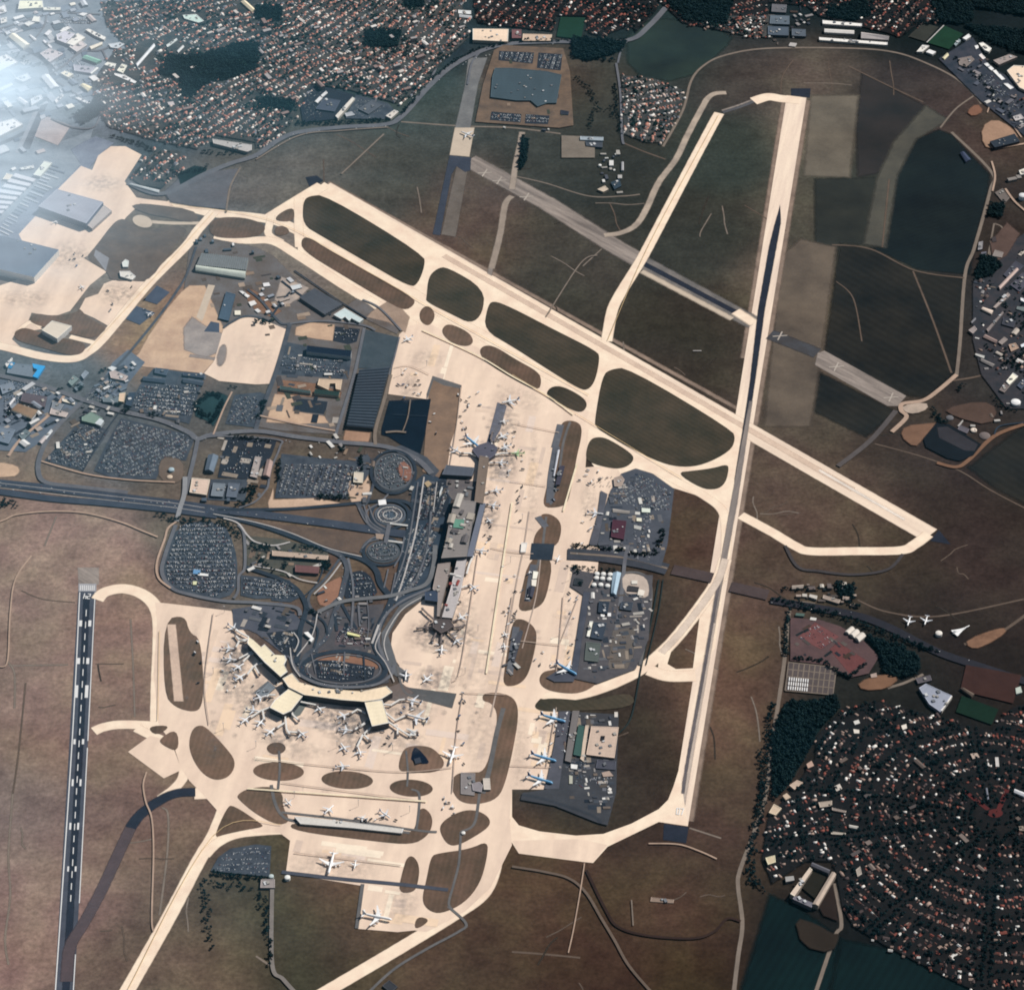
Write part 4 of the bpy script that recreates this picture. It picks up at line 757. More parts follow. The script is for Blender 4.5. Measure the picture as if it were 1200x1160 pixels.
# ------------------------------------------------------------------ labels that single things out
LANDM = [((75,244),'big grey maintenance hangar'),((25,300),'dark roofed hangar at the left edge'),((66,390),'cream shed in the taxiway loop'),((47,432),'bright blue L shaped roof'),((30,483),'cream sawtooth hall'),
 ((260,306),'ribbed hall with the pale front canopy'),((385,410),'long black glass roofed block'),((430,465),'long slate warehouse beside the apron'),((405,366),'pale stepped white roof'),((461,554),'big round car park'),
 ((457,604),'upper ringed car park'),((403,785),'oval car park of the curved terminal'),((540,620),'straight terminal'),((400,815),'curved cream terminal'),((235,655),'big car park under the motorway'),
 ((618,100),'large slate roofed school block'),((575,42),'wide cream roofed hall'),((706,680),'white fuel tanks'),((724,620),'maroon roofed cargo shed'),((706,870),'pink courtyard building'),((691,737),'long white roofed cargo shed'),
 ((1000,40),'long white rooftops by the upper perimeter'),((1118,45),'green sports pitch at the upper right'),((1195,93),'big cream roof at the right edge'),((1175,166),'dark hall on the bare clay plot'),((1120,520),'settling basins'),
 ((1185,444),'white block above the basins'),((1157,364),'short white roof in the right estate'),((1002,743),'white arched sheds'),((950,796),'coach park'),((1096,818),'lilac grey warehouse'),((952,1035),'rectangular ring of grey blocks'),
 ((725,200),'old observatory yard'),((168,108),'pink sports court'),((10,150),'huge white roof at the left edge'),((85,48),'stepped pale mauve roof'),((36,6),'pale yellow roof at the top left'),((345,155),'tree lined road bend'),((273,170),'long grey station block'),((170,60),'striped dark car park'),
 ((1160,958),'hub of the fan shaped suburb'),((690,600),'cargo car park'),((430,967),'long low remote pier'),((210,680),'blue canopy in the big car park'),((960,698),'tree belt above the motorway cutting')]
def where(x, y):
    best = min(LANDM, key=lambda q: (abs(q[0][0]-x)+1.3*abs(q[0][1]-y)) if abs(q[0][0]-x)+abs(q[0][1]-y) > 7 else 1e9)
    dx, dy = x-best[0][0], y-best[0][1]
    if abs(dx) > 2.2*abs(dy): w_ = 'right of' if dx > 0 else 'left of'
    elif abs(dy) > 2.2*abs(dx): w_ = 'below' if dy > 0 else 'above'
    else: w_ = ('lower ' if dy > 0 else 'upper ')+('right of' if dx > 0 else 'left of')
    return w_, best[1], math.hypot(dx, dy)
PEND = {}
ORD = ['nearest','second','third','fourth','fifth','sixth','seventh','eighth','ninth','tenth','eleventh','twelfth']+['%dth' % k for k in range(13, 80)]
def auto(o, phrase, x, y):
    w_, n_, d = where(x, y); PEND.setdefault((phrase, w_, n_), []).append((d, o))
def flush_labels():
    for (ph, w_, n_), L in PEND.items():
        L.sort(key=lambda t: t[0])
        for i, (d, o) in enumerate(L):
            txt = f'{ph} {w_} the {n_}' if len(L) == 1 else f'{ph}, {ORD[i]} {w_} the {n_}'
            ws = txt.split()
            if len(ws) > 16: ws = [q for q in ws if q not in ('big','long','large','wide','with')]; txt = ' '.join(ws[:16])
            o['label'] = txt
    PEND.clear()

# ------------------------------------------------------------------ buildings
def wallmat(c):
    k = 'facade_%d_%d_%d' % c
    if k in MATS: return MATS[k]
    m = bpy.data.materials.new(k); m.use_nodes = True; MATS[k] = m
    n = m.node_tree.nodes; l = m.node_tree.links; b = n['Principled BSDF']; b.inputs['Roughness'].default_value = 0.7
    g = n.new('ShaderNodeNewGeometry'); s = n.new('ShaderNodeSeparateXYZ'); l.new(g.outputs['Position'], s.inputs[0])
    a = n.new('ShaderNodeMath'); a.operation = 'MULTIPLY'; a.inputs[1].default_value = 1/4.2; l.new(s.outputs[2], a.inputs[0])
    f = n.new('ShaderNodeMath'); f.operation = 'FRACT'; l.new(a.outputs[0], f.inputs[0])
    q = n.new('ShaderNodeMath'); q.operation = 'GREATER_THAN'; q.inputs[1].default_value = 0.5; l.new(f.outputs[0], q.inputs[0])
    x = n.new('ShaderNodeMix'); x.data_type = 'RGBA'; l.new(q.outputs[0], x.inputs[0])
    lc = lin(c); x.inputs[6].default_value = (*lc, 1); x.inputs[7].default_value = (*[v*0.45 for v in lc], 1)
    l.new(x.outputs[2], b.inputs['Base Color']); return m
def roofmat(c):
    k = 'roof_%d_%d_%d' % c
    return MATS.get(k) or mat(k, c, var=0.08, scale=0.06, s2=0.4, fine=0.22, rough=0.75)
def stripemat(c1, c2, ang, per):
    k = 'ribbed_%d_%d_%d' % (c1[0], c2[0], int(ang*50+per))
    if k in MATS: return MATS[k]
    m = bpy.data.materials.new(k); m.use_nodes = True; MATS[k] = m
    n = m.node_tree.nodes; l = m.node_tree.links; b = n['Principled BSDF']; b.inputs['Roughness'].default_value = 0.6
    b.inputs['Base Color'].default_value = (*lin(c1), 1); return m
def cen(P): return (sum(p[0] for p in P)/len(P), sum(p[1] for p in P)/len(P))
def prism(P, z0, z1):
    n = len(P); V = [(p[0], p[1], z0) for p in P]+[(p[0], p[1], z1) for p in P]
    A = sum(P[i][0]*P[(i+1) % n][1]-P[(i+1) % n][0]*P[i][1] for i in range(n))
    F = [((i, (i+1) % n, n+(i+1) % n, n+i) if A > 0 else (i, n+i, n+(i+1) % n, (i+1) % n)) for i in range(n)]
    return V, F
def inset(P, d):
    c = cen(P); o = []
    for p in P:
        L = math.hypot(p[0]-c[0], p[1]-c[1]) or 1; k = max(0.05, 1-d/L)
        o.append((c[0]+(p[0]-c[0])*k, c[1]+(p[1]-c[1])*k))
    return o
def quadlerp(Q, u, v):
    a = (Q[0][0]+(Q[1][0]-Q[0][0])*u, Q[0][1]+(Q[1][1]-Q[0][1])*u); b = (Q[3][0]+(Q[2][0]-Q[3][0])*u, Q[3][1]+(Q[2][1]-Q[3][1])*u)
    return (a[0]+(b[0]-a[0])*v, a[1]+(b[1]-a[1])*v)
def boxmesh(cx, cy, z, sx, sy, sz, ang=0):
    c, s = math.cos(ang), math.sin(ang); V = []
    for dz in (0, sz):
        for a, b in ((-1,-1),(1,-1),(1,1),(-1,1)):
            x, y = a*sx/2, b*sy/2; V.append((cx+x*c-y*s, cy+x*s+y*c, z+dz))
    return V, [(0,3,2,1),(4,5,6,7),(0,1,5,4),(1,2,6,5),(2,3,7,6),(3,0,4,7)]
def bld(px, h, rc, wc=None, name='building', cat='building', label=None, phrase=None, roof='flat', n=6, rc2=None, rim=True, units=None, group=None, axis=0):
    P = [gp(x, y, h) for x, y in px]; c = cen(P); L = [(p[0]-c[0], p[1]-c[1]) for p in P]
    root = link(name, None, cat=cat, group=group, loc=(c[0], c[1], 0)); pc = cen(px)
    if label: root['label'] = label
    else: auto(root, phrase or name.replace('_', ' '), *pc)
    wc = wc or tuple(int(v*0.85) for v in rc)
    V, F = prism(L, -0.5, h); link('wall', pymesh('wall', V, F), root, wallmat(wc))
    if roof == 'flat' or len(L) != 4 and roof != 'flat':
        d_ = max(((math.dist(L[i], L[i-1]), math.atan2(L[i][1]-L[i-1][1], L[i][0]-L[i-1][0])) for i in range(len(L))), key=lambda t: t[0])
        an = round(d_[1]/.2)*.2; km = 'seamed_%d_%d_%d_%d' % (*rc, int(an*10))
        rm = roofmat(rc) if d_[0] < 30 else (MATS.get(km) or mat(km, tuple(min(255, v+6) for v in rc), var=.08, scale=.03, s2=.25, fine=.3, streak=(an, 4), stripes=(an+math.pi/2, 14, .02), rough=.75))
        rf = link('roof', poly_mesh('roof', L, h), root, rm)
        size = max(math.hypot(*p) for p in L)
        if rim and size > 18:
            V = []; F = []; I = inset(L, 2.2); m_ = len(L)
            for i in range(m_): V += [(*L[i], h+0.7), (*I[i], h+0.7)]
            for i in range(m_): j = (i+1) % m_; F.append((2*i, 2*i+1, 2*j+1, 2*j))
            link('parapet', pymesh('parapet', V, F), rf, roofmat(tuple(min(250, int(v*1.16+14)) for v in rc)))
        k = units if units is not None else (0 if size < 22 else min(16, int(size/9)))
        for i in range(k):
            for _ in range(20):
                a = rnd.uniform(0, 6.28); r = rnd.uniform(0, size*0.7); q = (r*math.cos(a), r*math.sin(a))
                if inside(q, inset(L, 8)): break
            else: continue
            s = rnd.uniform(2.5, 8)
            V, F = boxmesh(q[0], q[1], h+0.2, s, s*rnd.uniform(.6, 1.6), rnd.uniform(1.5, 3), 0.4)
            link('roof_vent', pymesh('roof_vent', V, F), rf, roofmat(rnd.choice([(210,212,214),(120,124,130),(170,166,160)])))
    elif roof == 'saw':
        V = []; F = []; mi = []
        for i in range(n):
            for u, zz in ((i/n, h+0.3), ((i+0.62)/n, h+3.2), ((i+1)/n, h+0.3)):
                for v in (0, 1):
                    q = quadlerp(L, u, v) if axis == 0 else quadlerp(L, v, u); V.append((q[0], q[1], zz))
            b = len(V)-6; F += [(b, b+2, b+3, b+1), (b+2, b+4, b+5, b+3)]; mi += [0, 1]
        link('roof', pymesh('roof', V, F, mi), root, [roofmat(rc), roofmat(rc2 or tuple(int(v*0.6) for v in rc))])
    elif roof in ('gable', 'vault'):
        V = []; F = []; k = 2 if roof == 'gable' else 8; w = math.hypot(L[3][0]-L[0][0], L[3][1]-L[0][1]); H = w*(0.22 if roof == 'gable' else 0.3)
        for i in range(k+1):
            t = i/k; zz = h+(H*(1-abs(2*t-1)) if roof == 'gable' else H*math.sin(math.pi*t))
            for u in (0, 1): q = quadlerp(L, u, t); V.append((q[0], q[1], zz))
            if i: F.append((2*i-2, 2*i-1, 2*i+1, 2*i))
        F += [tuple(range(0, 2*k+1, 2)), tuple(range(2*k+1, 0, -2))]
        link('roof', pymesh('roof', V, F), root, roofmat(rc))
    return root
def cyl(r, h, n=20, dome=0.15):
    V = []; F = []
    prof = [(r, 0), (r, h), (r*0.6, h+r*dome), (0.01, h+r*dome*1.4)]
    for rr, z in prof: V += [(rr*math.cos(i*2*math.pi/n), rr*math.sin(i*2*math.pi/n), z) for i in range(n)]
    for k in range(len(prof)-1):
        for i in range(n): j = (i+1) % n; F.append((k*n+i, k*n+j, k*n+n+j, k*n+n+i))
    return V, F
def tank(x, y, r, h, c=(244,244,240), label=None, phrase='white round storage tank', group=None):
    X, Y = gp(x, y, 0); root = link('storage_tank', None, cat='tank', group=group, loc=(X, Y, 0))
    if label: root['label'] = label
    else: auto(root, phrase, x, y)
    V, F = cyl(r, h); n = 20
    link('shell', pymesh('shell', V[:2*n], F[:n]), root, roofmat(c)); link('roof', pymesh('roof', V[n:], [tuple(q-n for q in f) for f in F[n:]]), root, roofmat(c))
    return root
CREAM = (250,238,214); WHITE = (246,246,244); BUFFR = (206,188,170); SLATE = (84,96,112); DSLATE = (52,60,74); PALE = (212,212,214)
B = bld
# curved terminal and its piers
B([(331,795),(342,789),(350,799),(375,806),(410,809),(425,810),(453,804),(460,811),(447,819),(427,822),(400,820),(356,814),(338,805)], 22, (248,226,196), (60,62,72), 'airport_terminal', 'terminal', 'cream roofed terminal curving round the lower side of the oval car park', units=12)
B([(291,746),(297,750),(306,758),(310,755),(322,767),(334,768),(336,773),(333,779),(337,787),(329,793),(310,776),(290,754)], 20, (250,236,206), (62,64,74), 'terminal_wing', 'terminal', 'stepped cream terminal wing running up left from the curved terminal', units=3)
B([(339,806.5),(356,814),(341,833),(332,837),(316,829),(322,820)], 19, (250,234,204), (56,60,72), 'terminal_pier', 'terminal', 'left one of the two blunt cream piers below the curved terminal', units=0)
B([(427,822),(448,820),(456,847),(436,851)], 20, (250,234,204), (56,60,72), 'terminal_pier', 'terminal', 'right one of the two blunt cream piers below the curved terminal', units=0)
# straight terminal
B([(533,585),(558,588),(547,652),(517,654),(521,640),(527,610)], 24, (136,130,128), (44,52,68), 'airport_terminal', 'terminal', 'tall central block of the straight terminal between its two star satellites', units=26)
B([(562,534),(573,536),(566,590),(556,588)], 15, (124,110,100), None, 'terminal_concourse', 'terminal', 'brown roofed concourse from the straight terminal up to the upper satellite', units=2)
B([(563,590),(569,590),(554,652),(547,652)], 13, (112,118,134), None, 'terminal_gallery', 'terminal', 'narrow blue grey gallery along the apron side of the central block', units=0)
B([(536,654),(547,654),(540,692),(530,724),(518,723),(528,690)], 14, (190,184,184), None, 'terminal_concourse', 'terminal', 'pale grey concourse from the straight terminal down to the lower satellite', units=8)
B([(513,661),(528,659),(526,674),(519,700),(515,722),(512,722),(513,698),(507,690),(509,680)], 11, (150,140,136), None, 'terminal_annex', 'terminal', 'grey brown annex on the left of the lower concourse', units=4)
B([(498,694),(513,691),(513,705),(498,703)], 12, (58,70,90), None, 'service_block', 'building', 'dark slate block at the curve of the apron by the lower concourse', units=1)
B([(523,545),(556,548),(553,558),(518,556)], 12, (84,90,102), None, 'office_block', 'building', 'slate office block with two white roof strips below the blue airliner', units=0)
B([(532,608),(544,609),(543,619),(531,618)], 27, (104,152,134), None, 'roof_pavilion', 'building', 'sea green pavilion on the roof of the straight terminal', units=0, rim=False)
B([(553,527),(562,521),(572,518),(583,524),(580,533),(573,538),(562,538)], 13, (86,86,100), None, 'satellite_building', 'terminal', 'slate satellite at the upper end of the straight terminal', units=3)
B([(508,725),(527,726),(532,733),(524,739),(517,742),(507,735)], 13, (88,80,80), None, 'satellite_building', 'terminal', 'dark star satellite at the lower end of the straight terminal', units=3)
B([(345,957),(358,957),(416,964),(473,971),(471,976),(415,970),(352,965)], 7, (216,212,206), None, 'remote_pier', 'terminal', 'long low white roofed remote pier below the row of grass ellipses', units=2)
B([(671,833),(679,833),(669,893),(662,891)], 9, (120,116,116), None, 'cargo_pier', 'cargo shed', 'narrow grey cargo shed with dark skylights beside the blue airliners', units=5)
B([(678,849),(685,851),(681,886),(672,884)], 8, (62,92,88), None, 'cargo_shed', 'cargo shed', 'dark green roofed cargo shed left of the pink courtyard building', units=0)
B([(693,851),(725,852),(720,888),(687,884)], 9, (204,182,166), None, 'courtyard_building', 'office', 'square pinkish building with a dark roof well beside the lower cargo stands', units=7)
B([(704,862),(709,862),(708,868),(703,868)], 9.6, (40,40,46), None, 'roof_well', 'building', 'small black roof well set into the pink courtyard building', rim=False, units=0)
B([(669,895),(677,896),(676,901),(669,900)], 8, WHITE, None, 'white_office', 'office', 'small bright white office at the foot of the green cargo shed', units=0)
B([(686,850),(690,850),(684,892),(680,889)], 6, (210,190,172), None, 'cargo_shed', 'cargo shed', 'narrow buff shed squeezed between green and pink cargo buildings', units=0)
# hangars
B([(67,222),(121,237),(101,262),(45,242)], 24, (158,162,176), (70,84,108), 'maintenance_hangar', 'hangar', 'big grey roofed maintenance hangar with a dark front in the left apron', units=5)
B([(121,240),(131,247),(108,268),(101,263)], 12, (186,176,172), None, 'hangar_annex', 'hangar', 'sloping pale annex along the right side of the big grey hangar', units=0)
B([(-15,273),(13,279),(69,293),(40,325),(-15,312)], 24, (98,112,130), (236,234,230), 'maintenance_hangar', 'hangar', 'dark slate hangar with white walls cut by the left edge', units=6)
B([(49,387),(61,376),(84,382),(67,397)], 17, (224,212,196), (238,238,238), 'test_shed', 'hangar', 'cream flat roofed shed with white walls inside the taxiway loop', units=0)
B([(236,297),(291,303),(288,317),(230,311)], 12, (176,180,178), None, 'ribbed_hall', 'warehouse', 'wide hall with a grey ribbed roof beside the lower left taxiway', roof='saw', n=22, rc2=(110,116,122))
B([(230,311),(288,318),(287,326),(229,317)], 8, (214,222,212), None, 'canopy_hall', 'warehouse', 'round pale green canopy along the front of the ribbed hall', roof='vault')
B([(265,342),(276,345),(268,376),(256,373)], 6, (72,90,108), None, 'slate_office', 'office', 'slate roofed office right of the buff concrete strip', units=1)
B([(421,433),(457,430),(437,502),(406,499)], 12, (70,80,92), None, 'long_warehouse', 'warehouse', 'long slate sawtooth warehouse between the service road and the apron', roof='saw', n=20, rc2=(58,67,79), axis=1)
B([(360,405),(412,411),(411,418),(359,412)], 14, (16,28,48), (196,200,204), 'glass_block', 'office', 'long black glass roofed block with a white rim facing the car park', units=0)
B([(391,369),(404,361),(426,374),(421,378),(412,373),(409,376),(404,371),(400,374)], 9, (206,222,224), None, 'stepped_hall', 'warehouse', 'pale hall with a stepped white roof near the upper apron corner', units=0)
B([(351,349),(369,338),(402,357),(381,369)], 9, (128,132,140), None, 'sawtooth_hall', 'warehouse', 'grey sawtooth hall left of the stepped white roof', roof='saw', n=8, rc2=(74,82,94))
B([(374,444),(401,445),(399,457),(394,456),(394,449),(386,449),(385,457),(372,451)], 9, (208,184,160), None, 'courtyard_block', 'office', 'buff E shaped block between the two central car parks', units=0)
B([(369,456),(398,459),(397,464),(368,461)], 9, (36,56,54), (206,186,162), 'green_roof_block', 'office', 'narrow dark green roofed block just below the buff E shaped block', units=0)
B([(328,452),(364,458),(364,461),(328,456)], 8, (62,78,78), (190,170,150), 'green_roof_block', 'office', 'long dull green roofed block left of the buff E shaped block', units=0)
B([(319,645),(385,651),(384,656),(319,651)], 10, (184,164,148), (60,66,76), 'long_block', 'building', 'long buff block standing among trees right of the big car park', units=3)
B([(346,662),(374,664),(373,672),(346,670)], 8, (110,78,78), None, 'brick_block', 'building', 'brick red roofed block below the long buff block', units=0)
B([(356,741),(361,740),(368,748),(365,752),(362,750),(364,748),(359,744)], 8, WHITE, None, 'hook_building', 'building', 'small white hook shaped building on the green above the curved terminal', units=0, rim=False)
B([(407,740),(422,744),(421,746),(407,743)], 8, (236,232,170), None, 'yellow_canopy', 'canopy', 'pale yellow canopy over the deck above the oval car park', units=0, rim=False)
B([(227,667),(235,668),(234,673),(226,672)], 4, (112,160,204), None, 'car_park_canopy', 'canopy', 'pale blue canopy in the big car park under the motorway', units=0, rim=False)
B([(232,671),(244,672.5),(244,675),(232,674)], 4, WHITE, None, 'car_park_canopy', 'canopy', 'long thin white canopy beside the pale blue one', units=0, rim=False)
B([(226,681),(231,681),(230,685),(226,685)], 4, (230,232,190), None, 'toll_hut', 'building', 'small pale yellow hut at the bottom of the big car park', units=0, rim=False)
# blue roof and left estate
B([(38,426),(53,429),(44,443),(38,441),(44,433),(39,431)], 7, (52,164,232), None, 'blue_roof_hall', 'warehouse', 'hall with a vivid blue L shaped roof in the left estate', units=0, rim=False)
B([(11,425),(38,428),(38,442),(8,437)], 6, (116,126,138), None, 'grey_hall', 'warehouse', 'flat grey hall attached to the vivid blue roof', units=2)
B([(12,424),(18,425),(13,432),(9,431)], 7.5, (60,140,190), None, 'blue_roof_shed', 'warehouse', 'small blue roofed shed on the left end of the flat grey hall', units=0, rim=False)
B([(13,481),(21,473),(45,481),(37,491)], 9, (244,220,190), (236,236,236), 'sawtooth_hall', 'warehouse', 'cream sawtooth hall in the left estate with a white end wall', roof='saw', n=7, rc2=(196,160,130))
B([(27,460),(55,465),(52,477),(24,470)], 9, (96,88,96), None, 'dark_hall', 'warehouse', 'dark brown roofed hall just above the cream sawtooth hall', units=1)
B([(96,489),(107,483),(120,490),(117,498),(96,493)], 8, (124,146,136), None, 'green_hall', 'warehouse', 'grey green roofed hall between the two lower left car parks', units=0)
B([(111,496),(117,490),(122,493),(118,499)], 8.8, (212,220,226), None, 'white_lean_to', 'warehouse', 'pale roof joined to the right end of the grey green hall', units=0, rim=False)
B([(73,467),(88,471),(87,474),(73,470)], 5, (234,224,204), None, 'cream_block', 'building', 'thin cream block by the estate crossroads', units=0)
B([(120,467),(125,462),(139,465),(138,472),(121,471)], 8, (110,122,130), None, 'grey_hall', 'warehouse', 'grey hall with a buff yard at its right end by the main street', units=1)
B([(140,461),(147,460),(145,471),(139,470)], 6, (224,196,170), None, 'buff_shed', 'warehouse', 'buff shed at the right end of the grey hall by the main street', units=0)
